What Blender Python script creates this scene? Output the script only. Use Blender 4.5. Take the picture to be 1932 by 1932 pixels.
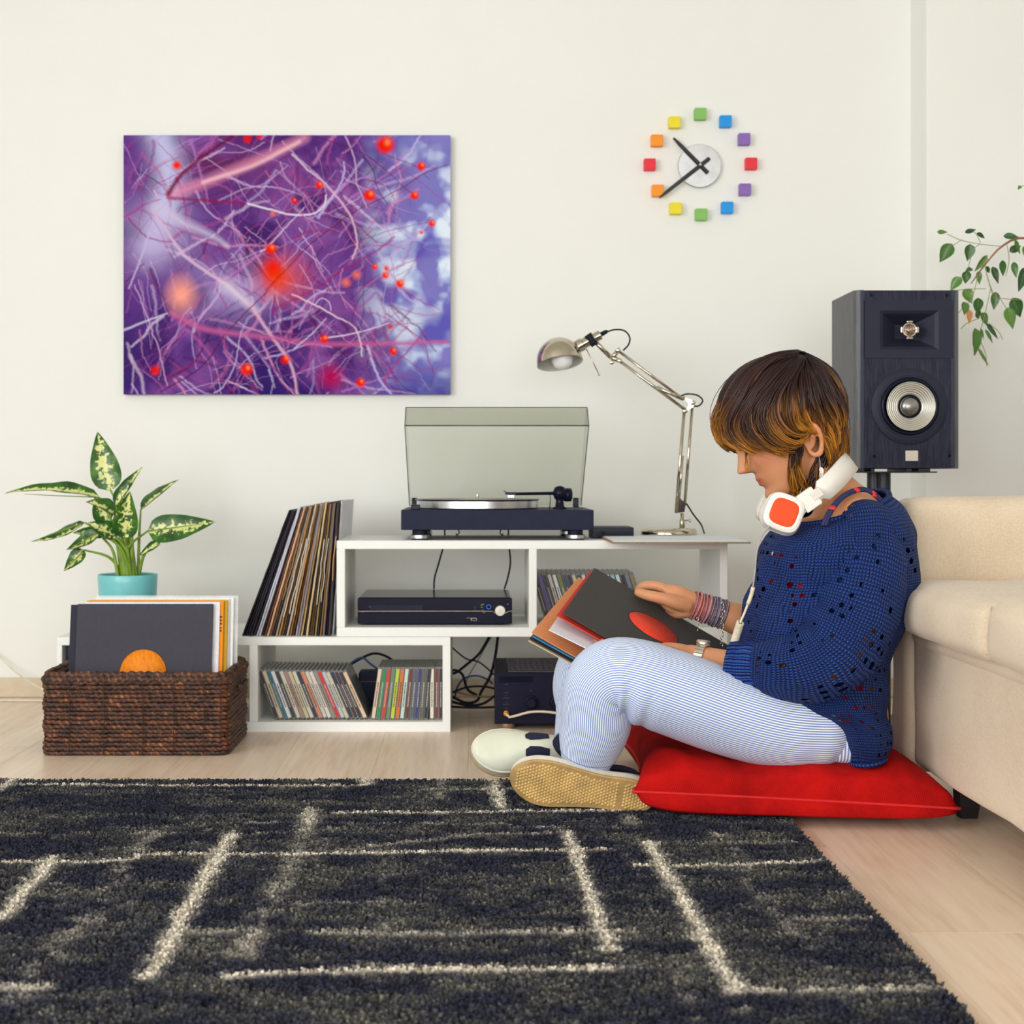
import bpy, bmesh, math, random
import numpy as np
from mathutils import Vector, Matrix, noise as mnoise

for o in list(bpy.data.objects):
    bpy.data.objects.remove(o)
random.seed(7)
rng = np.random.default_rng(7)
scene = bpy.context.scene
COL = scene.collection
PI = math.pi

# ---------------------------------------------------------------- camera
F = 2700.0                     # focal length in pixels of the 1932 px frame
CX, CY, CH = 895.0, 900.0, 0.594
cam_d = bpy.data.cameras.new('camera')
cam = bpy.data.objects.new('camera', cam_d)
COL.objects.link(cam)
cam.location = (0, 0, CH)
cam.rotation_euler = (PI / 2, 0, 0)
cam_d.sensor_fit = 'HORIZONTAL'
cam_d.sensor_width = 24.0
cam_d.lens = 24.0 * F / 1932.0
cam_d.shift_x = (966 - CX) / 1932.0
cam_d.shift_y = (CY - 966) / 1932.0
cam_d.clip_start = 0.05
cam_d.dof.use_dof = True
cam_d.dof.focus_distance = 2.55
cam_d.dof.aperture_fstop = 4.5
scene.camera = cam

# ---------------------------------------------------------------- world, light, exposure
world = bpy.data.worlds.new('sky')
scene.world = world
world.use_nodes = True
bg = world.node_tree.nodes['Background']
bg.inputs[0].default_value = (0.80, 0.90, 1.0, 1)
bg.inputs[1].default_value = 1.0

def area(name, loc, target, sx, sy, power, color):
    d = bpy.data.lights.new(name, 'AREA')
    d.shape = 'RECTANGLE'
    d.size, d.size_y, d.energy, d.color = sx, sy, power, color
    o = bpy.data.objects.new(name, d)
    COL.objects.link(o)
    o.location = loc
    o.rotation_euler = (Vector(target) - Vector(loc)).to_track_quat('-Z', 'Y').to_euler()
    return o
# daylight entering through the left window, plus frontal fill added behind the viewer
area('daylight_left_window', (-2.34, 0.05, 1.20), (0.7, 2.3, 0.1), 1.9, 1.5, 80, (1.0, 1.0, 0.99))
area('added_back_fill', (-0.2, -1.82, 0.95), (-0.1, 2.6, 0.0), 3.2, 1.7, 100, (1.0, 1.0, 0.985))
vs = scene.view_settings
vs.view_transform = 'Standard'
vs.look = 'None'
vs.gamma = 1.0
vs.use_curve_mapping = False
vs.exposure = -0.28

# ---------------------------------------------------------------- helpers
def P(px, py, Y):
    return Vector(((px - CX) * Y / F, Y, CH - (py - CY) * Y / F))

def lin(c):
    c = c / 255.0
    return c / 12.92 if c <= 0.04045 else ((c + 0.055) / 1.055) ** 2.4

def C(r, g, b):
    return (lin(r), lin(g), lin(b), 1.0)

class NT:
    """tiny node-tree writer"""
    def __init__(self, name):
        self.m = bpy.data.materials.new(name)
        self.m.use_nodes = True
        self.t = self.m.node_tree
        self.b = self.t.nodes['Principled BSDF']
        self.out = self.t.nodes['Material Output']
    def n(self, typ, **kw):
        x = self.t.nodes.new('ShaderNode' + typ)
        for k, v in kw.items():
            setattr(x, k, v)
        return x
    def l(self, a, b):
        self.t.links.new(a, b)
    def math(self, op, a, b=None, c=None):
        x = self.n('Math', operation=op)
        for i, v in enumerate((a, b, c)):
            if v is None:
                continue
            if isinstance(v, (int, float)):
                x.inputs[i].default_value = v
            else:
                self.l(v, x.inputs[i])
        return x.outputs[0]
    def coord(self, kind='Object'):
        return self.n('TexCoord').outputs[kind]
    def mapping(self, vec, scale=(1, 1, 1), rot=(0, 0, 0)):
        x = self.n('Mapping')
        x.inputs['Scale'].default_value = scale
        x.inputs['Rotation'].default_value = rot
        self.l(vec, x.inputs['Vector'])
        return x.outputs[0]
    def noise(self, vec, scale, detail=3, rough=0.55):
        x = self.n('TexNoise')
        x.inputs['Scale'].default_value = scale
        x.inputs['Detail'].default_value = detail
        x.inputs['Roughness'].default_value = rough
        self.l(vec, x.inputs['Vector'])
        return x.outputs['Fac']
    def ramp(self, fac, stops):
        x = self.n('ValToRGB')
        e = x.color_ramp.elements
        while len(e) < len(stops):
            e.new(0.5)
        for i, (p, c) in enumerate(stops):
            e[i].position = p
            e[i].color = c
        self.l(fac, x.inputs[0])
        return x.outputs[0]
    def mix(self, fac, a, b):
        x = self.n('Mix', data_type='RGBA')
        for i, v in ((0, fac), (6, a), (7, b)):
            if isinstance(v, (int, float, tuple)):
                x.inputs[i].default_value = v
            else:
                self.l(v, x.inputs[i])
        return x.outputs[2]
    def bump(self, h, strength, dist=0.002):
        x = self.n('Bump')
        x.inputs['Strength'].default_value = strength
        x.inputs['Distance'].default_value = dist
        self.l(h, x.inputs['Height'])
        self.l(x.outputs[0], self.b.inputs['Normal'])

MATS = {}
def M(name, col, rough=0.5, metal=0.0, var=0.06, nscale=30, bump=0.0, bscale=200, stretch=(1, 1, 1), coat=0.0, sss=0.0, spec=0.5):
    """plain procedural material: noise-varied colour, optional bump"""
    if name in MATS:
        return MATS[name]
    k = NT(name)
    co = k.mapping(k.coord(), scale=stretch)
    f = k.noise(co, nscale)
    a = tuple(max(0, x * (1 - 2 * var)) for x in col[:3]) + (1,)
    b = tuple(min(1, x * (1 + 2 * var)) for x in col[:3]) + (1,)
    k.l(k.ramp(f, [(0.3, a), (0.7, b)]), k.b.inputs['Base Color'])
    k.b.inputs['Roughness'].default_value = rough
    k.b.inputs['Metallic'].default_value = metal
    k.b.inputs['Coat Weight'].default_value = coat
    k.b.inputs['Specular IOR Level'].default_value = spec
    if sss:
        k.b.inputs['Subsurface Weight'].default_value = sss
        k.b.inputs['Subsurface Radius'].default_value = (0.02, 0.008, 0.004)
    if bump:
        k.bump(k.noise(co, bscale, 2), bump)
    MATS[name] = k.m
    return k.m

class G:
    """geometry collector"""
    def __init__(self):
        self.v, self.f, self.uv, self.mi = [], [], [], []
    def add(self, v, f, uv=None, mi=0):
        o = len(self.v)
        self.v += [tuple(p) for p in v]
        for i, q in enumerate(f):
            self.f.append(tuple(a + o for a in q))
            self.uv.append(uv[i] if uv else None)
            self.mi.append(mi)
        return self
    def xf(self, mat):
        self.v = [tuple(mat @ Vector(p)) for p in self.v]
        return self

def tag(o, label=None, cat=None, group=None, kind=None):
    if label: o['label'] = label
    if cat: o['category'] = cat
    if group: o['group'] = group
    if kind: o['kind'] = kind
    return o

def link(o, parent=None):
    COL.objects.link(o)
    if parent is not None:
        o.parent = parent
        o.matrix_parent_inverse = parent_world(parent).inverted()
    return o

def parent_world(p):
    m = p.matrix_basis.copy()
    if p.parent:
        m = parent_world(p.parent) @ p.matrix_parent_inverse @ m
    return m

def build(name, g, mats, parent=None, smooth=True, **tags):
    me = bpy.data.meshes.new(name)
    v = g.v
    off = Vector((0, 0, 0))
    a = np.array(v, dtype=float)
    lo, hi = a.min(0), a.max(0)
    off = Vector(((lo[0] + hi[0]) / 2, (lo[1] + hi[1]) / 2, lo[2]))
    a = a - np.array(off)
    me.from_pydata(a.tolist(), [], g.f)
    if not isinstance(mats, (list, tuple)):
        mats = [mats]
    for m in mats:
        me.materials.append(m)
    if any(g.mi):
        me.polygons.foreach_set('material_index', g.mi)
    if any(u is not None for u in g.uv):
        lay = me.uv_layers.new(name='UVMap')
        flat = []
        for q, u in zip(g.f, g.uv):
            for i in range(len(q)):
                flat += list(u[i]) if u is not None else [0, 0]
        lay.data.foreach_set('uv', flat)
    if smooth:
        me.polygons.foreach_set('use_smooth', [True] * len(me.polygons))
    me.update()
    o = bpy.data.objects.new(name, me)
    o.location = off
    link(o, parent)
    if smooth == 'auto':
        me.set_sharp_from_angle(angle=math.radians(35))
    tag(o, **tags)
    return o

def empty(name, loc, label=None, cat=None, group=None, kind=None):
    o = bpy.data.objects.new(name, None)
    o.empty_display_size = 0.05
    o.location = loc
    COL.objects.link(o)
    return tag(o, label, cat, group, kind)

def box(lo, hi, bev=0.0, seg=2):
    bm = bmesh.new()
    bmesh.ops.create_cube(bm, size=1)
    lo, hi = Vector(lo), Vector(hi)
    for v in bm.verts:
        v.co = Vector((lo[i] + (hi[i] - lo[i]) * (v.co[i] + 0.5) for i in range(3)))
    if bev:
        bmesh.ops.bevel(bm, geom=list(bm.edges), offset=bev, segments=seg, profile=0.6, affect='EDGES')
    bm.verts.index_update()
    r = [v.co.copy() for v in bm.verts], [[v.index for v in f.verts] for f in bm.faces]
    bm.free()
    return r

def bx(lo, hi, bev=0.0, seg=2):
    return G().add(*box(lo, hi, bev, seg))

def obox(c, ax, ay, az, hx, hy, hz, bev=0.0):
    """oriented box"""
    v, f = box((-hx, -hy, -hz), (hx, hy, hz), bev)
    c, ax, ay, az = Vector(c), Vector(ax).normalized(), Vector(ay).normalized(), Vector(az).normalized()
    return G().add([c + ax * p.x + ay * p.y + az * p.z for p in v], f)

def cr(pts, n):
    """Catmull-Rom resample of points of any dimension"""
    p = np.array([list(q) for q in pts], dtype=float)
    if len(p) == 2:
        t = np.linspace(0, 1, n)[:, None]
        return p[0] * (1 - t) + p[1] * t
    q = np.vstack([2 * p[0] - p[1], p, 2 * p[-1] - p[-2]])
    d = np.linalg.norm(np.diff(p[:, :3] if p.shape[1] >= 3 else p, axis=0), axis=1) + 1e-9
    s = np.concatenate([[0], np.cumsum(d)])
    out = []
    for x in np.linspace(0, s[-1], n):
        i = min(len(p) - 2, max(0, int(np.searchsorted(s, x, side='right') - 1)))
        t = (x - s[i]) / d[i]
        a, b, c, e = q[i], q[i + 1], q[i + 2], q[i + 3]
        out.append(0.5 * (2 * b + (c - a) * t + (2 * a - 5 * b + 4 * c - e) * t * t + (3 * b - a - 3 * c + e) * t ** 3))
    return np.array(out)

def tube(pts, n=None, seg=10, ref=(0, 0, 1), ell=1.0, cap=True, rad=None, dis=None):
    """tube along (x,y,z,r) points; ell scales the second cross axis; dis(u, v, ang) gives radial factor"""
    p = [tuple(q) + ((rad,) if rad is not None else ()) for q in pts]
    a = cr(p, n) if n else np.array(p, dtype=float)
    c, r = a[:, :3], a[:, 3]
    t = np.gradient(c, axis=0)
    t /= (np.linalg.norm(t, axis=1)[:, None] + 1e-12)
    nrm = Vector(ref)
    v, f, uv = [], [], []
    L = np.concatenate([[0], np.cumsum(np.linalg.norm(np.diff(c, axis=0), axis=1))])
    m = len(c)
    for i in range(m):
        T = Vector(t[i])
        nrm = nrm - T * nrm.dot(T)
        if nrm.length < 1e-6:
            nrm = T.orthogonal()
        nrm.normalize()
        bn = T.cross(nrm)
        for j in range(seg):
            g = 2 * PI * j / seg
            k = r[i] * (dis(i / (m - 1), j / seg) if dis else 1)
            v.append(Vector(c[i]) + nrm * math.cos(g) * k + bn * math.sin(g) * k * ell)
    for i in range(m - 1):
        for j in range(seg):
            k = (j + 1) % seg
            f.append((i * seg + j, i * seg + k, (i + 1) * seg + k, (i + 1) * seg + j))
            u0, u1 = j / seg, (j + 1) / seg
            uv.append(((u0, L[i]), (u1, L[i]), (u1, L[i + 1]), (u0, L[i + 1])))
    if cap:
        f.append(tuple(range(seg - 1, -1, -1)))
        f.append(tuple((m - 1) * seg + j for j in range(seg)))
        uv += [tuple((0, 0) for _ in range(seg))] * 2
    return v, f, uv

def tb(*a, **k):
    return G().add(*tube(*a, **k))

def lathe(prof, c, axis=(0, 0, 1), seg=32, closed=False):
    """profile [(radius, distance along axis)]"""
    ax = Vector(axis).normalized()
    n = ax.orthogonal().normalized()
    b = ax.cross(n)
    c = Vector(c)
    v, f = [], []
    for r, d in prof:
        for j in range(seg):
            g = 2 * PI * j / seg
            v.append(c + ax * d + (n * math.cos(g) + b * math.sin(g)) * max(r, 1e-5))
    m = len(prof)
    for i in range(m - 1):
        for j in range(seg):
            k = (j + 1) % seg
            f.append((i * seg + j, i * seg + k, (i + 1) * seg + k, (i + 1) * seg + j))
    if not closed:
        f.append(tuple(range(seg - 1, -1, -1)))
        f.append(tuple((m - 1) * seg + j for j in range(seg)))
    return v, f

def lt(*a, **k):
    return G().add(*lathe(*a, **k))

def puffbox(lo, hi, r, puff=(0, 0, 0), n=16, wob=0.0, seed=0):
    """rounded, bulging box (upholstery)"""
    lo, hi = Vector(lo), Vector(hi)
    c, h = (lo + hi) / 2, (hi - lo) / 2
    idx, v, f = {}, [], []
    def vert(i, j, k):
        key = (i, j, k)
        if key not in idx:
            q = [2 * a / n - 1 for a in key]
            # concentrate samples near edges
            q = [math.sin(x * PI / 2) for x in q]
            p = Vector((q[0] * h.x, q[1] * h.y, q[2] * h.z))
            inner = Vector((max(-h[a] + r, min(h[a] - r, p[a])) for a in range(3)))
            d = p - inner
            if d.length > 1e-9:
                p = inner + d.normalized() * r
            for a in range(3):
                b_, c_ = (a + 1) % 3, (a + 2) % 3
                p[a] += puff[a] * q[a] * (1 - q[b_] ** 2) * (1 - q[c_] ** 2)
            if wob:
                p += mnoise.noise_vector((p + c) * 7 + Vector((seed, 0, 0))) * wob
            idx[key] = len(v)
            v.append(p + c)
        return idx[key]
    for a in range(3):
        for s in (0, n):
            for i in range(n):
                for j in range(n):
                    q = []
                    for di, dj in ((0, 0), (1, 0), (1, 1), (0, 1)):
                        key = [0, 0, 0]
                        key[a] = s
                        key[(a + 1) % 3] = i + di
                        key[(a + 2) % 3] = j + dj
                        q.append(vert(*key))
                    f.append(tuple(q) if s else tuple(reversed(q)))
    return v, f

def remesh(g, voxel, smooth=2):
    """fuse closed shells into one continuous surface"""
    me = bpy.data.meshes.new('tmp')
    me.from_pydata(g.v, [], g.f)
    o = bpy.data.objects.new('tmp', me)
    COL.objects.link(o)
    md = o.modifiers.new('r', 'REMESH')
    md.mode = 'VOXEL'
    md.voxel_size = voxel
    md.adaptivity = 0
    if smooth:
        s = o.modifiers.new('s', 'SMOOTH')
        s.factor = 0.5
        s.iterations = smooth
    dg = bpy.context.evaluated_depsgraph_get()
    r = bpy.data.meshes.new_from_object(o.evaluated_get(dg))
    bpy.data.objects.remove(o)
    k = G()
    n = len(r.vertices)
    co = np.empty(n * 3)
    r.vertices.foreach_get('co', co)
    k.v = [tuple(x) for x in co.reshape(-1, 3)]
    k.f = [tuple(p.vertices) for p in r.polygons]
    k.uv = [None] * len(k.f)
    k.mi = [0] * len(k.f)
    bpy.data.meshes.remove(r)
    return k

def colour_attr(o, cols, name='Col'):
    """per-vertex linear rgb array"""
    at = o.data.color_attributes.new(name, 'FLOAT_COLOR', 'POINT')
    a = np.ones((len(cols), 4), dtype=np.float32)
    a[:, :3] = cols
    at.data.foreach_set('color', a.ravel())

def attr_mat(name, rough=0.6, sss=0.0, bump=0.0, bscale=300, spec=0.5, mul=None):
    k = NT(name)
    a = k.n('Attribute', attribute_name='Col')
    col = a.outputs['Color']
    if mul:
        f = k.noise(k.coord(), mul[0], 4)
        x = k.n('Mix', data_type='RGBA', blend_type='MULTIPLY')
        x.inputs[0].default_value = 1
        k.l(col, x.inputs[6])
        k.l(k.ramp(f, [(0.3, (1 - mul[1],) * 3 + (1,)), (0.7, (1, 1, 1, 1))]), x.inputs[7])
        col = x.outputs[2]
    k.l(col, k.b.inputs['Base Color'])
    k.b.inputs['Roughness'].default_value = rough
    k.b.inputs['Specular IOR Level'].default_value = spec
    if sss:
        k.b.inputs['Subsurface Weight'].default_value = sss
        k.b.inputs['Subsurface Radius'].default_value = (0.012, 0.005, 0.003)
    if bump:
        k.bump(k.noise(k.coord(), bscale, 2), bump, 0.001)
    return k.m

ORD = ['first', 'second', 'third', 'fourth', 'fifth', 'sixth', 'seventh', 'eighth', 'ninth', 'tenth', 'eleventh', 'twelfth',
       'thirteenth', 'fourteenth', 'fifteenth', 'sixteenth', 'seventeenth', 'eighteenth', 'nineteenth', 'twentieth',
       'twenty-first', 'twenty-second', 'twenty-third', 'twenty-fourth', 'twenty-fifth', 'twenty-sixth', 'twenty-seventh',
       'twenty-eighth', 'twenty-ninth', 'thirtieth', 'thirty-first', 'thirty-second', 'thirty-third', 'thirty-fourth']

# ---------------------------------------------------------------- the room
WALL_Y = 3.87
wall_m = M('wall_paint', C(243, 244, 239), 0.85, var=0.006, nscale=3, bump=0.05, bscale=350)
ceil_m = M('ceiling_paint', C(226, 226, 220), 0.9, var=0.005)
white_trim = M('white_trim', C(235, 233, 225), 0.45, var=0.01)
XL, XR, YB, ZC = -2.45, 2.45, -1.95, 2.55
def struct(name, g, m, **k):
    return build(name, g, m, smooth=False, kind='structure', **k)
struct('wall_back', bx((XL, WALL_Y, 0), (1.22, WALL_Y + 0.12, ZC)), wall_m)
# the right-hand stretch of wall stands forward of the rest
struct('wall_projecting', bx((1.18, 3.735, 0), (XR, WALL_Y + 0.12, ZC), 0.003), wall_m)
struct('wall_right', bx((XR, YB, 0), (XR + 0.12, WALL_Y, ZC)), wall_m)
def wall_with_opening(name, axis, at0, at1, a0, a1, o0, o1, z0, z1):
    g = G()
    def b(p0, p1, q0, q1):
        if axis == 'x':
            g.add(*box((at0, p0, q0), (at1, p1, q1)))
        else:
            g.add(*box((p0, at0, q0), (p1, at1, q1)))
    b(a0, o0, 0, ZC); b(o1, a1, 0, ZC); b(o0, o1, 0, z0); b(o0, o1, z1, ZC)
    return struct(name, g, wall_m)
wall_with_opening('wall_left', 'x', XL - 0.12, XL, YB, WALL_Y, -0.95, 1.05, 0.4, 2.0)
wall_with_opening('wall_behind', 'y', YB - 0.12, YB, XL, XR, -1.85, 1.45, 0.06, 1.9)
def window(name, axis, at, a0, a1, z0, z1, n):
    g = G()
    t = 0.05
    def b(p0, p1, q0, q1):
        if axis == 'x':
            g.add(*box((at - t, p0, q0), (at, p1, q1), 0.004))
        else:
            g.add(*box((p0, at - t, q0), (p1, at, q1), 0.004))
    b(a0, a0 + t, z0, z1); b(a1 - t, a1, z0, z1); b(a0 + t, a1 - t, z0, z0 + t); b(a0 + t, a1 - t, z1 - t, z1)
    for i in range(1, n):
        x = a0 + (a1 - a0) * i / n
        b(x - t / 2, x + t / 2, z0 + t, z1 - t)
    struct(name, g, white_trim)
window('window_1', 'x', XL - 0.03, -0.95, 1.05, 0.4, 2.0, 2)
window('added_back_window', 'y', YB - 0.03, -1.85, 1.45, 0.06, 1.9, 3)  # unseen glazing added behind the viewer, shaped for low frontal fill
struct('ceiling', bx((XL, YB, ZC), (XR, WALL_Y, ZC + 0.1)), ceil_m)

# floor: pale laminate planks laid towards the window wall
def wood_floor():
    k = NT('laminate_oak')
    co = k.coord()
    oi = k.n('ObjectInfo')
    off = k.n('VectorMath', operation='ADD')
    sc = k.n('VectorMath', operation='SCALE')
    k.l(oi.outputs['Location'], sc.inputs[0]); sc.inputs['Scale'].default_value = 3.7
    k.l(co, off.inputs[0]); k.l(sc.outputs[0], off.inputs[1])
    g1 = k.noise(k.mapping(off.outputs[0], (1, 0.06, 1)), 90, 4, 0.6)
    g2 = k.noise(k.mapping(off.outputs[0], (1, 0.18, 1)), 14, 3, 0.5)
    f = k.math('ADD', k.math('MULTIPLY', g1, 0.55), k.math('MULTIPLY', g2, 0.45))
    base = k.ramp(f, [(0.28, C(206, 178, 150)), (0.5, C(233, 211, 187)), (0.72, C(243, 226, 206))])
    tone = k.mix(k.math('MULTIPLY', oi.outputs['Random'], 0.18), base, C(190, 160, 134))
    k.l(tone, k.b.inputs['Base Color'])
    k.b.inputs['Roughness'].default_value = 0.34
    k.bump(g1, 0.12, 0.001)
    return k.m
oak = wood_floor()
floor = struct('floor', bx((XL, YB, -0.06), (XR, WALL_Y, -0.009)), M('floor_core', C(150, 122, 98), 0.7))
PW, PLN = 0.193, 1.285
pm = None
ncol = int((2.45 + 1.75) / PW) + 1
for i in range(ncol):
    x = -1.75 + i * PW
    y = 0.6 - (0.43 * i) % PLN
    while y < WALL_Y:
        y0, y1 = max(y, 0.5), min(y + PLN, WALL_Y)
        if y1 - y0 > 0.02:
            full = abs(y1 - y0 - PLN) < 1e-6
            if full and pm:
                o = bpy.data.objects.new('plank', pm)
                o.location = (x + PW / 2, (y0 + y1) / 2, -0.009)
                link(o, floor)
            else:
                o = build('plank', bx((x + 0.00015, y0 + 0.00015, -0.009), (x + PW - 0.00015, y1 - 0.00015, 0), 0.0003, 1), oak, floor, smooth=False)
                if full: pm = o.data
        y += PLN
sk = bx((XL, WALL_Y - 0.016, 0), (1.18, WALL_Y, 0.052), 0.004)
struct('baseboard_back', sk, M('baseboard_wood', C(214, 198, 172), 0.5, var=0.03))
struct('baseboard_projecting', bx((1.164, 3.72, 0), (XR, 3.735, 0.052), 0.004), M('baseboard_wood', C(214, 198, 172)))

# ---------------------------------------------------------------- rug
RX0, RX1, RY0, RY1 = -1.62, 0.536, 1.25, 2.752
def rug():
    t = empty('area_rug', (-0.5, 2.0, 0), 'dark charcoal shaggy rug with broken cream grid lines on the floor', 'rug')
    dark = M('rug_backing', C(36, 38, 52), 0.95)
    build('backing', bx((RX0, RY0, 0.0005), (RX1, RY1, 0.005), 0.002), dark, t, smooth=False)
    def W(px, py):
        Y = (CH - 0.012) * F / (py - CY)
        return ((px - CX) * Y / F, Y)
    L = []   # (points, half width m, strength)
    def ln(w, s, *p): L.append(([W(*q) for q in p], w, s))
    ln(.005, .95, (40, 1480), (300, 1483), (690, 1483)); ln(.006, .9, (640, 1534), (820, 1534), (1010, 1531), (1180, 1530))
    ln(.006, .35, (0, 1574), (300, 1573), (560, 1574)); ln(.006, .95, (0, 1626), (170, 1627), (240, 1623), (275, 1612), (560, 1612), (850, 1607), (1150, 1604))
    ln(.006, .95, (1200, 1634), (1380, 1634), (1535, 1626)); ln(.005, .45, (410, 1553), (560, 1553), (960, 1556))
    ln(.006, .4, (50, 1670), (380, 1669)); ln(.006, .5, (560, 1705), (680, 1704), (745, 1703))
    ln(.008, .6, (340, 1760), (440, 1758)); ln(.009, .6, (590, 1760), (800, 1764), (1185, 1757))
    ln(.008, .95, (430, 1842), (560, 1836), (760, 1830), (1150, 1828)); ln(.007, .5, (1150, 1828), (1320, 1823))
    ln(.007, .7, (1390, 1871), (1580, 1870), (1760, 1866)); ln(.009, .8, (-60, 1868), (80, 1862))
    ln(.006, .55, (1480, 1737), (1630, 1731)); ln(.005, .6, (800, 1490), (965, 1490)); ln(.006, .5, (1440, 1592), (1500, 1589))
    ln(.006, .55, (640, 1605), (900, 1575), (1040, 1573)); ln(.006, .4, (1190, 1592), (1500, 1590)); ln(.006, .4, (970, 1563), (1180, 1562))
    ln(.010, 1.0, (435, 1575), (360, 1703), (282, 1842)); ln(.015, .5, (585, 1530), (570, 1580), (545, 1640), (460, 1800))
    ln(.011, .7, (585, 1528), (580, 1558)); ln(.016, .3, (460, 1800), (445, 1860))
    ln(.011, .9, (100, 1620), (0, 1736)); ln(.009, .95, (1070, 1570), (1105, 1668), (1148, 1792)); ln(.010, 1.0, (1222, 1590), (1300, 1717), (1388, 1872))
    ln(.013, .42, (1375, 1605), (1420, 1660), (1475, 1742)); ln(.015, .3, (1475, 1742), (1540, 1810), (1600, 1890))
    ln(.017, .42, (295, 1572), (240, 1630), (170, 1722), (70, 1830), (0, 1920)); ln(.016, .3, (745, 1608), (722, 1690), (705, 1780), (690, 1850))
    ln(.010, .9, (930, 1468), (945, 1524)); ln(.010, .5, (830, 1468), (830, 1512)); ln(.010, .8, (692, 1468), (690, 1480))
    ln(.016, .3, (1180, 1592), (1215, 1680), (1232, 1760)); ln(.012, .4, (1268, 1815), (1310, 1890)); ln(.016, .28, (1405, 1880), (1450, 1960))
    ln(.010, .8, (22, 1474), (0, 1492)); ln(.012, .5, (1186, 1540), (1195, 1556)); ln(.016, .25, (640, 1560), (580, 1640)); ln(.012, .35, (1340, 1560), (1375, 1605))
    ln(.012, .35, (330, 1545), (420, 1530)); ln(.02, .25, (420, 1525), (350, 1600)); ln(.02, .25, (120, 1690), (200, 1760))
    # tufts: denser close to the camera
    n = 380000
    y = RY1 - (RY1 - RY0) * rng.random(n)
    x = RX0 + (RX1 - RX0) * rng.random(n)
    keep = np.abs(x) < 0.42 * y + 0.14
    keep |= (x > -0.40 * y - 0.1) & (x < 0.54)
    x, y = x[keep], y[keep]
    n = len(x)
    # smooth value noise
    def vn(u, v, s):
        rr = np.random.default_rng(s)
        tab = rr.random((128, 128))
        iu, iv = np.floor(u).astype(int), np.floor(v).astype(int)
        fu, fv = u - iu, v - iv
        fu, fv = fu * fu * (3 - 2 * fu), fv * fv * (3 - 2 * fv)
        a = tab[iu % 128, iv % 128]; b = tab[(iu + 1) % 128, iv % 128]; c = tab[iu % 128, (iv + 1) % 128]; d = tab[(iu + 1) % 128, (iv + 1) % 128]
        return (a * (1 - fu) + b * fu) * (1 - fv) + (c * (1 - fu) + d * fu) * fv
    k = np.zeros(n)
    wx = x + 0.006 * (vn(x * 60, y * 60, 1) - 0.5) * 2
    wy = y + 0.005 * (vn(x * 50, y * 70, 2) - 0.5) * 2
    br = vn(x * 34, y * 34, 3) * 0.6 + vn(x * 90, y * 90, 4) * 0.4
    for pts, w, s in L:
        d = np.full(n, 9.0)
        for (ax, ay), (bx_, by) in zip(pts[:-1], pts[1:]):
            ex, ey = bx_ - ax, by - ay
            tt = np.clip(((wx - ax) * ex + (wy - ay) * ey) / (ex * ex + ey * ey + 1e-12), 0, 1)
            d = np.minimum(d, np.hypot(wx - ax - tt * ex, wy - ay - tt * ey))
        e = np.exp(-(d / w) ** 2 * 0.9)
        k = np.maximum(k, e * np.clip(s * 1.15 - (1 - s) * (br * 1.7 - 0.2), 0, 1))
    mott = vn(x * 9, y * 22, 5) * 0.55 + vn(x * 30, y * 60, 6) * 0.45
    speck = rng.random(n)
    mm = np.clip((mott - 0.38) * 2.4, 0, 1) * 0.75 * (0.15 + speck ** 2 * 1.2)
    k = np.clip(k * (0.72 + 0.5 * speck), 0, 1)
    c0 = np.array(C(50, 51, 64)[:3]); c1 = np.array(C(132, 130, 112)[:3]); c2 = np.array(C(236, 226, 206)[:3])
    col = c0 + (c1 - c0) * mm[:, None]
    col = col * (0.75 + 0.5 * rng.random(n))[:, None]
    col = col + (c2 - col) * k[:, None]
    # each tuft: a leaning tapered blade
    th = rng.random(n) * 2 * PI
    h = 0.0075 + 0.004 * rng.random(n)
    w = 0.0019 + 0.0011 * rng.random(n)
    lx, ly = rng.normal(0, 0.0032, n), rng.normal(0, 0.0032, n)
    dx, dy = np.cos(th) * w, np.sin(th) * w
    z0 = np.full(n, 0.004)
    V = np.stack([np.stack([x - dx, y - dy, z0], 1), np.stack([x + dx, y + dy, z0], 1),
                  np.stack([x + dx * .7 + lx, y + dy * .7 + ly, z0 + h], 1), np.stack([x - dx * .7 + lx, y - dy * .7 + ly, z0 + h], 1)], 1).reshape(-1, 3)
    me = bpy.data.meshes.new('pile')
    me.vertices.add(4 * n); me.loops.add(4 * n); me.polygons.add(n)
    me.vertices.foreach_set('co', V.astype(np.float32).ravel())
    me.loops.foreach_set('vertex_index', np.arange(4 * n, dtype=np.int32))
    me.polygons.foreach_set('loop_start', np.arange(0, 4 * n, 4, dtype=np.int32))
    me.update(calc_edges=True)
    o = bpy.data.objects.new('pile', me)
    link(o, t)
    colour_attr(o, np.repeat(col, 4, axis=0))
    me.materials.append(attr_mat('rug_pile', 0.9, spec=0.1))
    tag(o, kind='stuff')
rug()

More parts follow.
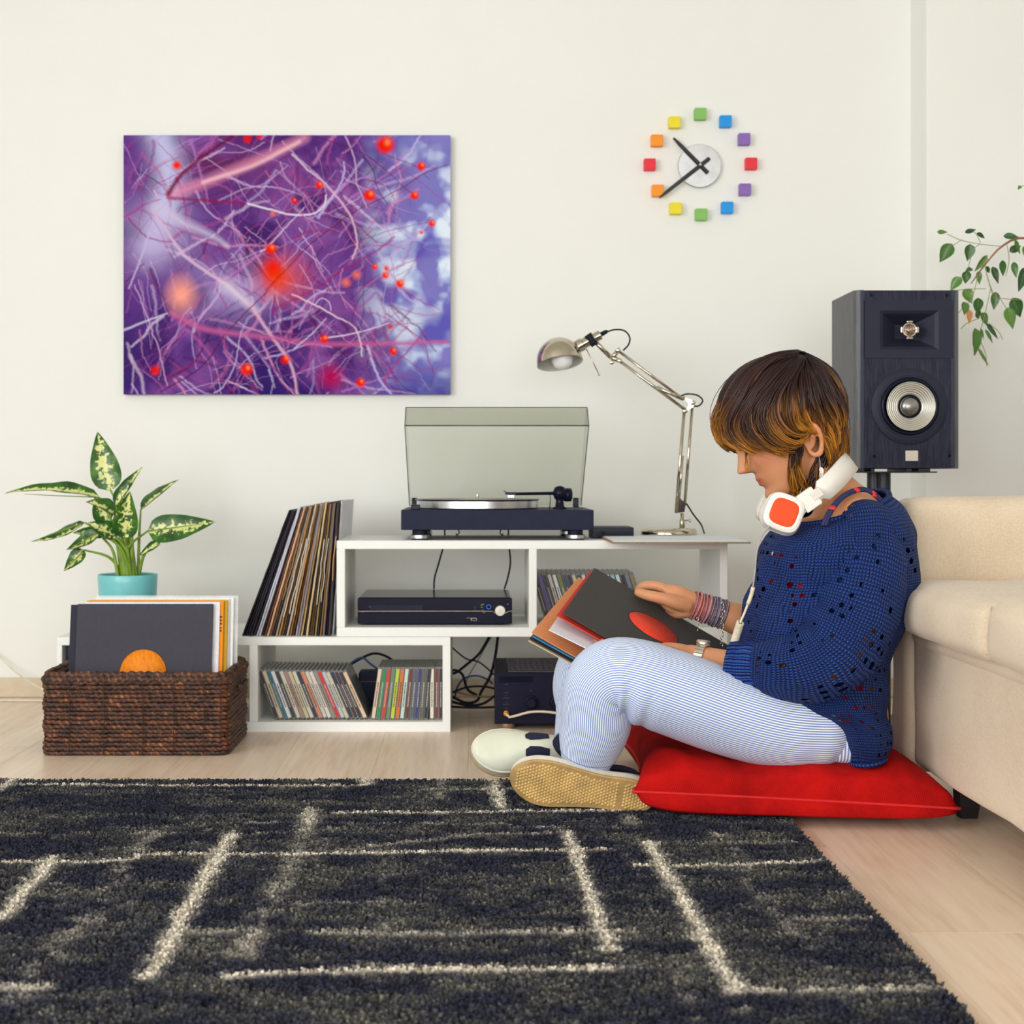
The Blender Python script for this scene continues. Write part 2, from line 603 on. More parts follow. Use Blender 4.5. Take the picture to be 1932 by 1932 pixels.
# ---------------------------------------------------------------- shelving
SH = M('white_melamine', C(243, 244, 240), 0.4, var=0.006, spec=.3)
SY0, SY1 = 3.33, 3.64
def shelf(name, boards, label):
    lo = [min(b[1] for b in boards), min(b[3] for b in boards)]
    t = empty(name, ((boards[0][1] + boards[0][2]) / 2, (SY0 + SY1) / 2, lo[1]), label, 'shelf')
    for nm, x0, x1, z0, z1 in boards:
        build(nm, bx((x0, SY0, z0), (x1, SY1, z1), 0.0012, 1), SH, t, smooth=False)
    return t
shelf('shelf_unit', [('bottom_board', -.972, -.0555, 0.0, .024), ('top_board', -.972, -.0555, .202, .2215), ('end_panel', -.972, -.9595, .024, .202),
                     ('divider', -.524, -.5044, .024, .202), ('end_panel', -.074, -.0555, .024, .202)],
      'low white open shelf unit standing on the floor, holding leaning records and compact discs')
shelf('shelf_unit', [('bottom_board', -.3207, .5895, .222, .244), ('top_board', -.3207, .5895, .4260, .446), ('end_panel', -.3207, -.301, .244, .426),
                     ('divider', .127, .1455, .244, .426), ('end_panel', .572, .5895, .244, .426), ('support_leg', .50, .5895, 0.0, .222)],
      'upper white open shelf unit carrying the turntable and desk lamp')

# ---------------------------------------------------------------- picture
def picture():
    x0, x1 = (237 - CX) * WALL_Y / F, (850 - CX) * WALL_Y / F
    z1, z0 = CH - (259 - CY) * WALL_Y / F, CH - (745 - CY) * WALL_Y / F
    t = empty('canvas_print', ((x0 + x1) / 2, WALL_Y, z0), 'unframed canvas print of violet branches with red berries on the wall', 'picture')
    side = M('canvas_edge', C(92, 78, 120), 0.7, var=0.2, nscale=12)
    y1 = WALL_Y - 0.001
    y0 = y1 - 0.022
    build('stretcher', bx((x0, y0 + 0.0006, z0), (x1, y1, z1), 0.002), side, t, smooth=False)
    W_, H_ = 540, 430
    U, V = np.meshgrid((np.arange(W_) + .5) / W_, (np.arange(H_) + .5) / H_)      # V downwards
    def vn(u, v, s):
        rr = np.random.default_rng(s); tab = rr.random((64, 64))
        iu, iv = np.floor(u).astype(int), np.floor(v).astype(int)
        fu, fv = u - iu, v - iv
        fu, fv = fu * fu * (3 - 2 * fu), fv * fv * (3 - 2 * fv)
        return (tab[iu % 64, iv % 64] * (1 - fu) + tab[(iu + 1) % 64, iv % 64] * fu) * (1 - fv) + (tab[iu % 64, (iv + 1) % 64] * (1 - fu) + tab[(iu + 1) % 64, (iv + 1) % 64] * fu) * fv
    def fbm(u, v, s, o=4):
        return sum(vn(u * 2 ** i, v * 2 ** i, s + i) * .5 ** i for i in range(o)) / sum(.5 ** i for i in range(o))
    def L3(*c): return np.array(C(*c)[:3])
    n1, n2, n3 = fbm(U * 5, V * 4, 11), fbm(U * 9, V * 8, 21), fbm(U * 4 + 3, V * 9, 31)
    img = np.zeros((H_, W_, 3)) + L3(104, 70, 138)
    def blend(m, c, a=1.0):
        m = np.clip(m, 0, 1)[..., None] * a
        img[:] = img * (1 - m) + c * m
    blend(np.clip((n1 - .45) * 4, 0, 1), L3(144, 102, 162), .8)
    blend(np.clip((.50 - n2) * 6, 0, 1), L3(70, 42, 104), .9)
    blend(np.clip((V - .55) * 2.2, 0, 1) * np.clip((.60 - n1) * 4, 0, 1), L3(50, 40, 104), .9)
    blend(np.clip((.18 - U) * 5, 0, 1) * np.clip((V - .35) * 2, 0, 1) * np.clip((.6 - n2) * 4, 0, 1), L3(70, 52, 110), .8)
    blend(np.exp(-(((U - .30) / .16) ** 2 + ((V - .10) / .14) ** 2)) * np.clip((.62 - n3) * 4, 0, 1), L3(100, 46, 84), .85)
    R = np.clip((U - .70) * 4.5, 0, 1)
    blend(R, L3(150, 150, 214), .75)
    n4 = fbm(U * 16, V * 13, 51, 3)
    blend(R * np.clip((n4 - .42) * 6, 0, 1) * np.clip(1.5 - abs(V - .52) * 2.6, 0, 1), L3(206, 222, 248), .98)
    blend(R * np.clip((n4 - .54) * 8, 0, 1) * np.clip(1.5 - abs(V - .52) * 2.6, 0, 1), L3(232, 240, 252), .98)
    blend(R * np.clip((.46 - n3) * 6, 0, 1), L3(98, 92, 178), .75)
    blend(R * np.clip((V - .86) * 8, 0, 1), L3(58, 56, 138), .75)
    blend(np.exp(-((U - .11 - .03 * np.sin(V * 9)) / .05) ** 2) * np.clip((.55 - V) * 4, 0, 1), L3(206, 206, 240), .9)
    blend(np.exp(-(((U - .10) / .1) ** 2 + ((V - .38) / .12) ** 2)) * (.3 + n2), L3(206, 196, 232), .8)
    blend(np.exp(-(((U - .33) / .12) ** 2 + ((V - .60) / .10) ** 2)) * n2 * 1.5, L3(196, 190, 230), .7)
    asp = (z1 - z0) / (x1 - x0)
    def stroke(pts, w0, w1, c, a=1.0, soft=1.0, wob=0.0, seed=0):
        q = cr([(p[0], p[1], 0) for p in pts], max(12, 10 * len(pts)))
        if wob:
            rr = np.random.default_rng(seed)
            q[:, :2] += np.cumsum(rr.normal(0, wob, (len(q), 2)), 0) * .5 + rr.normal(0, wob, (len(q), 2)) * .5
        d = np.full(U.shape, 9.0); ww = np.full(U.shape, w0)
        m_ = max(w0, w1) * (1 + soft) * 2.2
        for i in range(len(q) - 1):
            ax, ay, bx_, by = q[i, 0], q[i, 1], q[i + 1, 0], q[i + 1, 1]
            c0, c1 = int((min(ax, bx_) - m_) * W_), int((max(ax, bx_) + m_) * W_) + 2
            r0, r1 = int((min(ay, by) - m_ / asp) * H_), int((max(ay, by) + m_ / asp) * H_) + 2
            c0, c1, r0, r1 = max(c0, 0), min(c1, W_), max(r0, 0), min(r1, H_)
            if c0 >= c1 or r0 >= r1: continue
            u, v = U[r0:r1, c0:c1], V[r0:r1, c0:c1]
            ex, ey = bx_ - ax, (by - ay) * asp
            tt = np.clip(((u - ax) * ex + (v - ay) * asp * ey) / (ex * ex + ey * ey + 1e-12), 0, 1)
            dd = np.hypot(u - ax - tt * ex, (v - ay) * asp - tt * ey)
            sub = d[r0:r1, c0:c1]
            ww[r0:r1, c0:c1] = np.where(dd < sub, w0 + (w1 - w0) * (i + tt) / len(q), ww[r0:r1, c0:c1])
            d[r0:r1, c0:c1] = np.minimum(sub, dd)
        blend(np.clip((ww * (1 + soft) - d) / (2 * soft * ww + .0012), 0, 1), c, a)
    rr = random.Random(5)
    pal = [L3(186, 140, 200), L3(206, 150, 190), L3(160, 86, 146), L3(204, 190, 232), L3(146, 66, 118), L3(84, 40, 92), L3(70, 34, 84), L3(178, 108, 162), L3(120, 70, 130), L3(216, 196, 226)]
    for i in range(520):                                     # tangled out-of-focus twigs
        x, y, g = rr.random() * .84, rr.random(), rr.choice([-.75, -.6, .9, 1.1, 1.4, -1.2, .5, 2.4]) + rr.uniform(-.3, .3)
        pts = []
        for j in range(4):
            pts.append((x, y)); s = rr.uniform(.03, .10); x += math.cos(g) * s; y += math.sin(g) * s * 1.2; g += rr.uniform(-.5, .5)
        w = rr.choice([.0012, .0016, .0022, .003, .0044]) * 1.05
        stroke(pts, w, w * .6, rr.choice(pal), rr.uniform(.35, .9), rr.choice([.4, .7, 1.0]), .0014, i)
    # large soft forms, then the crisp branches read from the print
    S = lambda px, py: ((px - 110) / 1686.0, (py - 104) / 1347.0)
    def st(w0, w1, c, a, soft, wob, *p):
        k = .62 if w0 < .0095 else .8
        w0, w1, wob = w0 * k, w1 * k, (wob * 1.6 or .0006)
        c = tuple(int(x * .95) for x in c)
        stroke([S(*q) for q in p], w0, w1, L3(*c), a, soft, wob, int(p[0][0]))
    st(.016, .014, (232, 160, 190), .9, 1.2, 0, (360, 410), (560, 340), (800, 240), (1050, 120))
    st(.008, .008, (250, 214, 222), .9, 1.0, 0, (520, 350), (760, 270), (1020, 140))
    st(.010, .005, (120, 34, 72), .9, .6, 0, (340, 410), (420, 300), (560, 190), (680, 110))
    st(.008, .006, (150, 50, 90), .8, .7, 0, (340, 430), (480, 440), (740, 460))
    st(.020, .006, (220, 214, 242), .8, 1.3, 0, (280, 480), (420, 560), (560, 620), (650, 680))
    st(.007, .010, (226, 200, 228), .95, .6, .0006, (270, 510), (380, 670), (460, 760), (640, 880), (760, 980))
    st(.020, .010, (232, 220, 240), .8, 1.2, 0, (640, 880), (720, 950), (790, 1010))
    st(.009, .007, (230, 190, 214), .95, .6, .0006, (760, 980), (850, 1110), (940, 1240), (990, 1340), (1010, 1450))
    st(.0036, .0024, (104, 32, 66), 1, .45, .0008, (300, 1440), (500, 1320), (640, 1140), (720, 1050), (850, 920), (980, 770), (1100, 650), (1280, 520), (1400, 450), (1560, 370), (1660, 300), (1790, 250))
    st(.0055, .0045, (240, 232, 248), 1, .4, 0, (755, 460), (860, 490), (980, 520), (1090, 515), (1150, 470), (1160, 420))
    st(.0058, .0052, (226, 196, 220), 1, .5, .0008, (985, 205), (1070, 290), (1140, 350), (1230, 460), (1290, 560), (1320, 680), (1300, 750))
    st(.0045, .0035, (212, 184, 220), 1, .5, .0008, (1255, 110), (1300, 230), (1320, 360), (1365, 480))
    st(.004, .003, (190, 120, 170), 1, .5, .0008, (840, 290), (940, 410), (1040, 520), (1150, 670))
    st(.003, .0022, (96, 48, 96), 1, .5, .0008, (1100, 110), (1330, 190), (1460, 280), (1560, 370), (1600, 400))
    st(.004, .0035, (206, 176, 216), 1, .5, .0012, (170, 880), (230, 1030), (290, 1180), (340, 1400))
    st(.006, .004, (222, 216, 244), .95, .6, 0, (100, 1120), (200, 1080), (330, 1030))
    st(.006, .004, (208, 200, 236), .95, .6, 0, (260, 560), (210, 720), (140, 900))
    st(.010, .007, (208, 120, 168), .85, .9, 0, (360, 1030), (500, 1100), (640, 1130), (830, 1150), (1160, 1190), (1790, 1180))
    st(.007, .005, (160, 60, 122), .8, .8, 0, (880, 1010), (1100, 900), (1250, 800), (1420, 700), (1500, 630))
    st(.005, .004, (238, 214, 230), 1, .5, .0008, (980, 930), (1100, 990), (1210, 1050), (1300, 1110), (1330, 1250))
    st(.0045, .003, (232, 224, 246), 1, .5, 0, (1130, 1160), (1260, 1140), (1390, 1110), (1480, 1080))
    st(.004, .003, (220, 210, 240), 1, .5, 0, (990, 1210), (1060, 1150), (1150, 1050))
    st(.0026, .002, (110, 52, 96), 1, .5, .0008, (880, 930), (960, 1130), (1000, 1300), (1010, 1440))
    st(.0026, .002, (96, 42, 84), 1, .5, .0008, (1240, 1050), (1340, 1130), (1450, 1230))
    st(.0026, .002, (120, 50, 100), 1, .5, .0008, (1280, 960), (1400, 850), (1440, 830))
    st(.0022, .0018, (112, 60, 110), 1, .5, .0008, (1330, 650), (1500, 600), (1680, 560))
    st(.004, .003, (214, 190, 226), 1, .5, .0010, (580, 1440), (650, 1380), (700, 1260), (720, 1120))
    st(.0035, .003, (232, 200, 222), 1, .5, 0, (650, 1380), (745, 1420))
    st(.004, .003, (196, 150, 200), .9, .6, .0008, (1240, 800), (1220, 910), (1260, 1010))
    st(.003, .003, (226, 216, 240), 1, .5, 0, (1100, 980), (1130, 950), (1170, 970), (1180, 1010))
    def berry(px, py, rad, c, soft, a=1.0, el=1.0):
        u, v = S(px, py)
        d = np.hypot((U - u), (V - v) * asp / el)
        q = rad / 1686.0
        blend(np.clip((q * (1 + soft) - d) / (2 * soft * q + .001), 0, 1), L3(*c), a)
        if soft < .5:
            blend(np.exp(-(((U - u - q * .25) / (q * .35)) ** 2 + (((V - v) * asp + q * .3) / (q * .4)) ** 2)), L3(255, 170, 130), .7)
    for px, py, r_, s_ in ((1460, 155, 44, .35), (870, 695, 28, .3), (1378, 418, 30, .3), (1610, 418, 22, .3), (1645, 266, 22, .3), (1120, 364, 20, .4),
                           (990, 445, 14, .4), (1700, 562, 18, .4), (1645, 610, 9, .5), (1405, 788, 15, .4), (1465, 795, 13, .4), (1460, 832, 18, .4), (1535, 875, 22, .4),
                           (1145, 1162, 22, .4), (945, 1268, 22, .4), (745, 1320, 30, .4), (275, 1326, 22, .6), (1500, 1226, 20, .4), (1332, 1388, 24, .35), (385, 262, 22, .5),
                           (750, 125, 18, .6), (812, 114, 12, .6), (1485, 1098, 12, .5), (1312, 830, 18, .8), (1258, 870, 18, .8), (880, 512, 12, .7)):
        berry(px, py, r_, (232, 64, 34) if s_ < .7 else (232, 130, 110), s_, .95)
    berry(410, 932, 62, (250, 176, 160), .7, .9, 1.2); berry(930, 840, 108, (222, 96, 70), .8, .72, .85); berry(880, 800, 40, (236, 62, 24), .7, .9, 1.2)
    berry(900, 860, 50, (228, 84, 50), .8, .7); berry(1180, 1360, 48, (200, 30, 60), .9, .7)
    st(.003, .002, (120, 26, 50), .8, .6, 0, (840, 910), (940, 810), (1000, 750))
    # a colour-attribute sheet carries the print
    vx = np.linspace(x0, x1, W_); vz = np.linspace(z1, z0, H_)
    XX, ZZ = np.meshgrid(vx, vz)
    VV = np.stack([XX, np.full_like(XX, y0), ZZ], -1).reshape(-1, 3)
    i = np.arange((H_ - 1) * (W_ - 1)); r, c = i // (W_ - 1), i % (W_ - 1)
    q = np.stack([r * W_ + c, (r + 1) * W_ + c, (r + 1) * W_ + c + 1, r * W_ + c + 1], 1).astype(np.int32)
    me = bpy.data.meshes.new('print')
    me.vertices.add(len(VV)); me.loops.add(q.size); me.polygons.add(len(q))
    me.vertices.foreach_set('co', VV.astype(np.float32).ravel())
    me.loops.foreach_set('vertex_index', q.ravel())
    me.polygons.foreach_set('loop_start', np.arange(0, q.size, 4, dtype=np.int32))
    me.update(calc_edges=True)
    o = bpy.data.objects.new('printed_face', me)
    link(o, t)
    img = np.clip(img, 0, 1)
    lum = img.mean(-1, keepdims=True)
    img = np.clip(lum + (img - lum) * 1.20, 0, 1) ** 1.06
    colour_attr(o, img.reshape(-1, 3))
    me.materials.append(attr_mat('canvas_ink', 0.7, spec=0.08))
picture()

# ---------------------------------------------------------------- wall clock
def clock():
    c = P(1318.5, 315, WALL_Y)
    t = empty('wall_clock', (c.x, WALL_Y, c.z - .15), 'wall clock of twelve coloured cubes around a silver disc with black hands', 'clock')
    s = WALL_Y / F
    brushed = M('brushed_aluminium', C(214, 216, 220), 0.34, 1.0, var=0.05, nscale=40)
    blk = M('clock_black', C(34, 35, 40), 0.35)
    cc = Vector((c.x, WALL_Y, c.z))
    build('disc', lt([(.056, 0.0), (.056, .010), (.0585, .0105), (.0585, .0125), (.0570, .014), (0.0, .0142)], cc, (0, -1, 0), 64), brushed, t, smooth='auto')
    build('movement', lt([(.05, 0), (.05, .0098)], cc, (0, -1, 0), 40), blk, t, smooth='auto')
    cols = {'green': (133, 194, 98), 'blue': (0, 152, 236), 'purple': (138, 102, 184), 'red': (236, 40, 58), 'yellow': (242, 224, 32), 'orange': (255, 152, 24)}
    cubes = [(1319.5, 218, 'green'), (1367, 232, 'blue'), (1402, 265.5, 'purple'), (1415, 311.5, 'red'), (1403.5, 360, 'purple'), (1370, 394, 'blue'), (1321, 407, 'green'),
             (1273, 395.5, 'yellow'), (1239.5, 362, 'orange'), (1224.5, 313, 'red'), (1238, 268, 'orange'), (1271, 234, 'yellow')]
    me = {}
    for px, py, k in cubes:
        p = P(px, py, WALL_Y)
        h = .0155
        o = build('hour_cube', bx((p.x - h, WALL_Y - .024, p.z - h), (p.x + h, WALL_Y - .0005, p.z + h), .0022), M('clock_' + k, C(*cols[k]), .5, var=.02), t, smooth=False)
    def hand(name, tip, tail, w, d):
        a, b = P(tip[0], tip[1], WALL_Y), P(tail[0], tail[1], WALL_Y)
        a.y = b.y = WALL_Y - d
        m = b + (a - b) * .8
        ax = (a - b).normalized(); n = Vector((0, -1, 0)); sd = ax.cross(n)
        v = []
        for pt, hw in ((b, w * .85), (m, w * .8), (a, w * .42)):
            for q in ((-hw, 0), (hw, 0), (hw * .55, .004), (-hw * .55, .004)):
                v.append(pt + sd * q[0] + n * q[1])
        f = [(3, 2, 1, 0), (8, 9, 10, 11)]
        for i in (0, 4):
            for j in range(4):
                k = (j + 1) % 4
                f.append((i + j, i + k, i + 4 + k, i + 4 + j))
        build(name, G().add(v, f), blk, t, smooth=False)
    hand('hour_hand', (1269, 263), (1334, 329), .0068, .0165)
    hand('minute_hand', (1242, 376), (1336, 302), .0064, .022)
    build('spindle', lt([(.004, .012), (.004, .030), (.0025, .032), (0, .0325)], cc, (0, -1, 0), 16), M('chrome', C(205, 200, 190), .12, 1.0, var=.02), t)
clock()

# ---------------------------------------------------------------- records leaning on the low shelf
def obj_mat(name, rough=.7, wear=.35, scale=(40, 40, 6)):
    """paper or plastic whose hue comes from the object's colour"""
    k = NT(name)
    oi = k.n('ObjectInfo')
    of = k.n('VectorMath', operation='ADD'); k.l(k.coord(), of.inputs[0]); k.l(k.math('MULTIPLY', oi.outputs['Random'], 37.0), of.inputs[1])
    f = k.noise(k.mapping(of.outputs[0], scale), 8, 5, .65)
    x = k.n('Mix', data_type='RGBA', blend_type='MULTIPLY'); x.inputs[0].default_value = 1
    k.l(oi.outputs['Color'], x.inputs[6])
    k.l(k.ramp(f, [(.32, (1 - wear,) * 3 + (1,)), (.62, (1, 1, 1, 1))]), x.inputs[7])
    k.l(x.outputs[2], k.b.inputs['Base Color'])
    k.b.inputs['Roughness'].default_value = rough
    return k.m
card_m = obj_mat('worn_card'); paper_m = obj_mat('thin_paper', .8, .15); spine_m = obj_mat('spine_print', .4, .25, (60, 60, 60))
def card(t, w=.314, seed=0, ragged=0.0):
    """closed record sleeve standing on its edge: local x = thickness, y = depth (spine at y=0), z up"""
    r = random.Random(seed)
    v, f = [], []
    n = 14
    for i in range(n + 1):
        z = w * i / n
        j = r.uniform(-ragged, ragged)
        b = r.uniform(-.15, .15) * t
        for q in ((-t / 2 + b, .0006 + j), (0 + b, j - .0004), (t / 2 + b, .0006 + j), (t / 2, w), (-t / 2, w)):
            v.append((q[0], q[1], z))
    for i in range(n):
        for j in range(5):
            k = (j + 1) % 5
            f.append((i * 5 + j, i * 5 + k, (i + 1) * 5 + k, (i + 1) * 5 + j))
    f.append((4, 3, 2, 1, 0)); f.append(tuple(n * 5 + j for j in range(5)))
    return G().add(v, f)
def record_row():
    N = 33
    pal = [(28, 26, 34, 'black'), (40, 36, 46, 'black'), (58, 50, 66, 'dark plum'), (30, 30, 38, 'black'), (70, 64, 90, 'slate violet'), (236, 238, 244, 'white'), (216, 220, 232, 'pale blue'),
           (72, 42, 46, 'maroon'), (120, 70, 62, 'rust'), (232, 196, 150, 'cream'), (150, 92, 62, 'brown'), (66, 60, 64, 'charcoal'), (186, 176, 164, 'grey paper'), (196, 150, 84, 'tan'), (120, 78, 40, 'brown'),
           (52, 44, 44, 'dark brown'), (206, 196, 176, 'ivory'), (172, 120, 60, 'ochre'), (92, 62, 40, 'brown'), (190, 186, 190, 'silver'), (150, 140, 150, 'grey'), (206, 170, 110, 'tan'), (60, 46, 40, 'dark brown'),
           (222, 200, 150, 'cream'), (140, 96, 52, 'brown'), (84, 70, 66, 'umber'), (196, 160, 96, 'tan'), (44, 40, 46, 'black'), (160, 120, 70, 'ochre'), (120, 110, 116, 'grey'), (38, 36, 44, 'black'), (70, 60, 60, 'charcoal'), (244, 245, 250, 'white')]
    z0 = .2217
    for i in range(N):
        a = i / (N - 1)
        xb = (459 + (627 - 459) * a - CX) * 3.36 / F
        xt = (549 + (640 - 549) * a ** .97 - CX) * 3.36 / F
        th = math.atan2(xt - xb, .30)
        t = .0030 + .0012 * random.random()
        yy = 3.352 + random.uniform(-.006, .012)
        w = .312 + random.uniform(-.002, .004)
        c = pal[i % len(pal)]
        last = i == N - 1
        if last:
            th += .015; xb -= .001; yy = 3.38
        g = card(t, w, i, .0018 if i > 9 else .0005)
        g.xf(Matrix.Rotation(th, 4, 'Y'))
        zmin = min(p[2] for p in g.v)
        g.xf(Matrix.Translation((xb, yy, z0 - zmin)))
        o = build('record_sleeve', g, card_m, smooth=False,
                  label=('white record sleeve at the right end of the leaning row, face showing above the shelf' if last else f'record sleeve with {c[3]} edge, {ORD[i]} from the left in the leaning row'), cat='record', group='records leaning on the low shelf')
        o.color = C(*c[:3])
        if i > 9 and not last and i % 2:
            # crumpled inner paper peeping out of the open side
            r = random.Random(i * 3)
            h0, h1 = r.uniform(.02, .14), r.uniform(.18, .29)
            v, f = [], []
            for k in range(9):
                z = h0 + (h1 - h0) * k / 8
                e = -.002 - .005 * math.sin(PI * k / 8) * r.uniform(.3, 1)
                b = r.uniform(-.0016, .0016)
                v += [(-.0009 + b, e, z), (.0009 + b, e, z), (.0009, .03, z), (-.0009, .03, z)]
            for k in range(8):
                for j in range(4):
                    f.append((k * 4 + j, k * 4 + (j + 1) % 4, k * 4 + 4 + (j + 1) % 4, k * 4 + 4 + j))
            f += [(3, 2, 1, 0), (32, 33, 34, 35)]
            g2 = G().add(v, f).xf(Matrix.Translation((xb, yy, z0 - zmin)) @ Matrix.Rotation(th, 4, 'Y'))
            p = build('inner_sleeve', g2, paper_m, o, smooth=False)
            p.color = C(*r.choice([(222, 216, 204), (206, 186, 150), (190, 190, 196), (214, 160, 96), (172, 128, 84)]))
record_row()

# ---------------------------------------------------------------- compact discs
CDW, CDH, CDT = .142, .1245, .0103
case_m = M('jewel_case', C(122, 124, 122), .22, var=.1, spec=.6)
def cd_meshes():
    g = G()
    for x0, x1 in ((-CDT / 2, -.0008), (-.0004, CDT / 2)):
        g.add(*box((x0, 0, 0), (x1, CDW, CDH), .0007, 1))
    g.add(*box((-CDT / 2 + .001, .001, .001), (CDT / 2 - .001, CDW - .002, CDH - .0016)))
    s = bx((-.0037, -.0004, .004), (.0037, .0006, CDH - .005))
    # hinge ledge across the top near the spine
    out = []
    for gg, m in ((g, case_m), (s, spine_m)):
        me = bpy.data.meshes.new('cd')
        me.from_pydata(gg.v, [], gg.f); me.materials.append(m); me.update()
        out.append(me)
    # printed title: a short run of dashes on the spine
    t = G(); z = .03
    r = random.Random(3)
    while z < .085:
        w = r.uniform(.002, .006)
        t.add(*box((-.0012, -.0007, z), (.0012, -.0004, z + w))); z += w + .0012
    me = bpy.data.meshes.new('cd_title'); me.from_pydata(t.v, [], t.f); me.materials.append(spine_m); me.update()
    out.append(me)
    return out
cd_case_me, cd_spine_me, cd_title_me = cd_meshes()
def cd(x, y, z, th, col, label, group):
    o = bpy.data.objects.new('compact_disc_case', cd_case_me)
    # keep the lower edge on the board whichever way it leans
    dz = abs(math.sin(th)) * CDT / 2
    o.location = (x, y, z + dz); o.rotation_euler = (0, th, 0)
    link(o)
    tag(o, label, 'cd case', group)
    s = bpy.data.objects.new('spine', cd_spine_me); COL.objects.link(s); s.parent = o; s.color = C(*col)
    lum = sum(col) / 3
    t = bpy.data.objects.new('title', cd_title_me); COL.objects.link(t); t.parent = o
    t.color = C(70, 60, 60) if lum > 120 else C(190, 180, 170)
cl = [((30, 28, 48), 'navy'), ((224, 200, 160), 'tan'), ((20, 112, 140), 'teal'), ((236, 240, 242), 'white'), ((52, 44, 56), 'dark'), ((226, 222, 196), 'cream'), ((178, 140, 132), 'mauve'), ((214, 200, 160), 'patterned cream'),
      ((226, 218, 196), 'ivory'), ((30, 28, 40), 'black'), ((226, 138, 104), 'salmon'), ((216, 212, 196), 'grey-cream'), ((228, 222, 210), 'striped white'), ((150, 142, 132), 'grey'), ((214, 32, 44), 'red'), ((196, 204, 206), 'pale grey'),
      ((206, 204, 176), 'khaki cream'), ((34, 34, 58), 'dark navy'), ((60, 26, 34), 'maroon'), ((28, 26, 44), 'black'), ((238, 202, 160), 'peach')]
n = len(cl)
for i, (c, nm) in enumerate(cl):
    a = i / (n - 1)
    th = -math.radians(20.0 + 4.5 * a)
    cd((523 + (690 - 523) * a - CX) * 3.36 / F, 3.358 + random.uniform(0, .005), .0242, th, c, f'{nm}-spined disc case, {ORD[i]} from the left in the slanting row on the low shelf', 'slanting discs on the low shelf')
crr = [((236, 206, 174), 'peach'), ((22, 140, 84), 'green'), ((206, 52, 44), 'red'), ((104, 140, 100), 'sage'), ((200, 212, 40), 'lime'), ((222, 116, 34), 'orange'), ((206, 226, 216), 'pale aqua'), ((100, 44, 34), 'rust brown'),
       ((84, 88, 110), 'slate'), ((44, 48, 116), 'indigo'), ((96, 90, 68), 'olive'), ((30, 28, 44), 'black')]
n = len(crr)
for i, (c, nm) in enumerate(crr):
    a = i / (n - 1)
    th = math.radians(8.0 - 3.5 * a)
    cd((704 + (803 - 704) * a - CX) * 3.36 / F, 3.356 + random.uniform(0, .004), .0242, th, c, f'{nm}-spined disc case, {ORD[i]} in the upright row right of the black adapter', 'upright discs on the low shelf')
for px, c, nm in ((815.5, (238, 232, 214), 'cream'), (824.5, (120, 44, 30), 'dark red'), (832.2, (48, 42, 54), 'dark grey')):
    cd((px - CX) * 3.36 / F - .001, 3.358, .0242, math.radians(.4), c, f'{nm}-spined disc case standing by the right end panel of the low shelf', 'upright discs on the low shelf')
cu = [((40, 34, 44), 'black'), ((120, 96, 170), 'violet'), ((52, 54, 70), 'slate'), ((222, 210, 190), 'cream'), ((232, 236, 236), 'white'), ((120, 130, 60), 'green-orange'), ((60, 70, 90), 'blue-grey'), ((40, 40, 50), 'black'),
      ((196, 180, 150), 'tan'), ((70, 60, 60), 'brown'), ((210, 200, 190), 'light grey'), ((44, 46, 60), 'dark slate'), ((120, 60, 50), 'rust'), ((60, 40, 44), 'dark maroon'), ((206, 60, 50), 'red'), ((228, 226, 214), 'ivory'), ((150, 190, 214), 'sky blue'),
      ((206, 220, 224), 'pale blue'), ((44, 44, 60), 'navy'), ((120, 130, 150), 'steel'), ((150, 130, 90), 'olive tan')]
n = len(cu)
for i, (c, nm) in enumerate(cu):
    a = i / (n - 1)
    cd((1035 + (1218 - 1035) * a - CX) * 3.42 / F, 3.415 + random.uniform(0, .004), .2442, -math.radians(16.5), c, f'{nm}-spined disc case, {ORD[i]} from the left on the upper shelf behind the held records', 'discs on the upper shelf')

# ---------------------------------------------------------------- turntable
chrome = M('chrome', C(205, 200, 190), .12, 1.0, var=.02)
silver = M('silver_metal', C(222, 224, 228), .32, 1.0, var=.04)
navyblack = M('satin_black', C(37, 40, 62), .45, var=.06, spec=.1)
gloss = M('gloss_black', C(25, 26, 44), .16, var=.05, spec=.12)
rubber = M('rubber_black', C(26, 28, 40), .6, spec=.2)
def smoked():
    k = NT('smoked_acrylic')
    tr = k.n('BsdfTransparent'); tr.inputs[0].default_value = (.872, .88, .852, 1)
    gl = k.n('BsdfGlossy'); gl.inputs['Roughness'].default_value = .05; gl.inputs[0].default_value = (1, 1, 1, 1)
    fr = k.n('LayerWeight'); fr.inputs[0].default_value = .12
    mx = k.n('MixShader')
    k.l(k.math('MULTIPLY', fr.outputs['Fresnel'], .6), mx.inputs[0]); k.l(tr.outputs[0], mx.inputs[1]); k.l(gl.outputs[0], mx.inputs[2])
    k.l(mx.outputs[0], k.out.inputs[0])
    return k.m
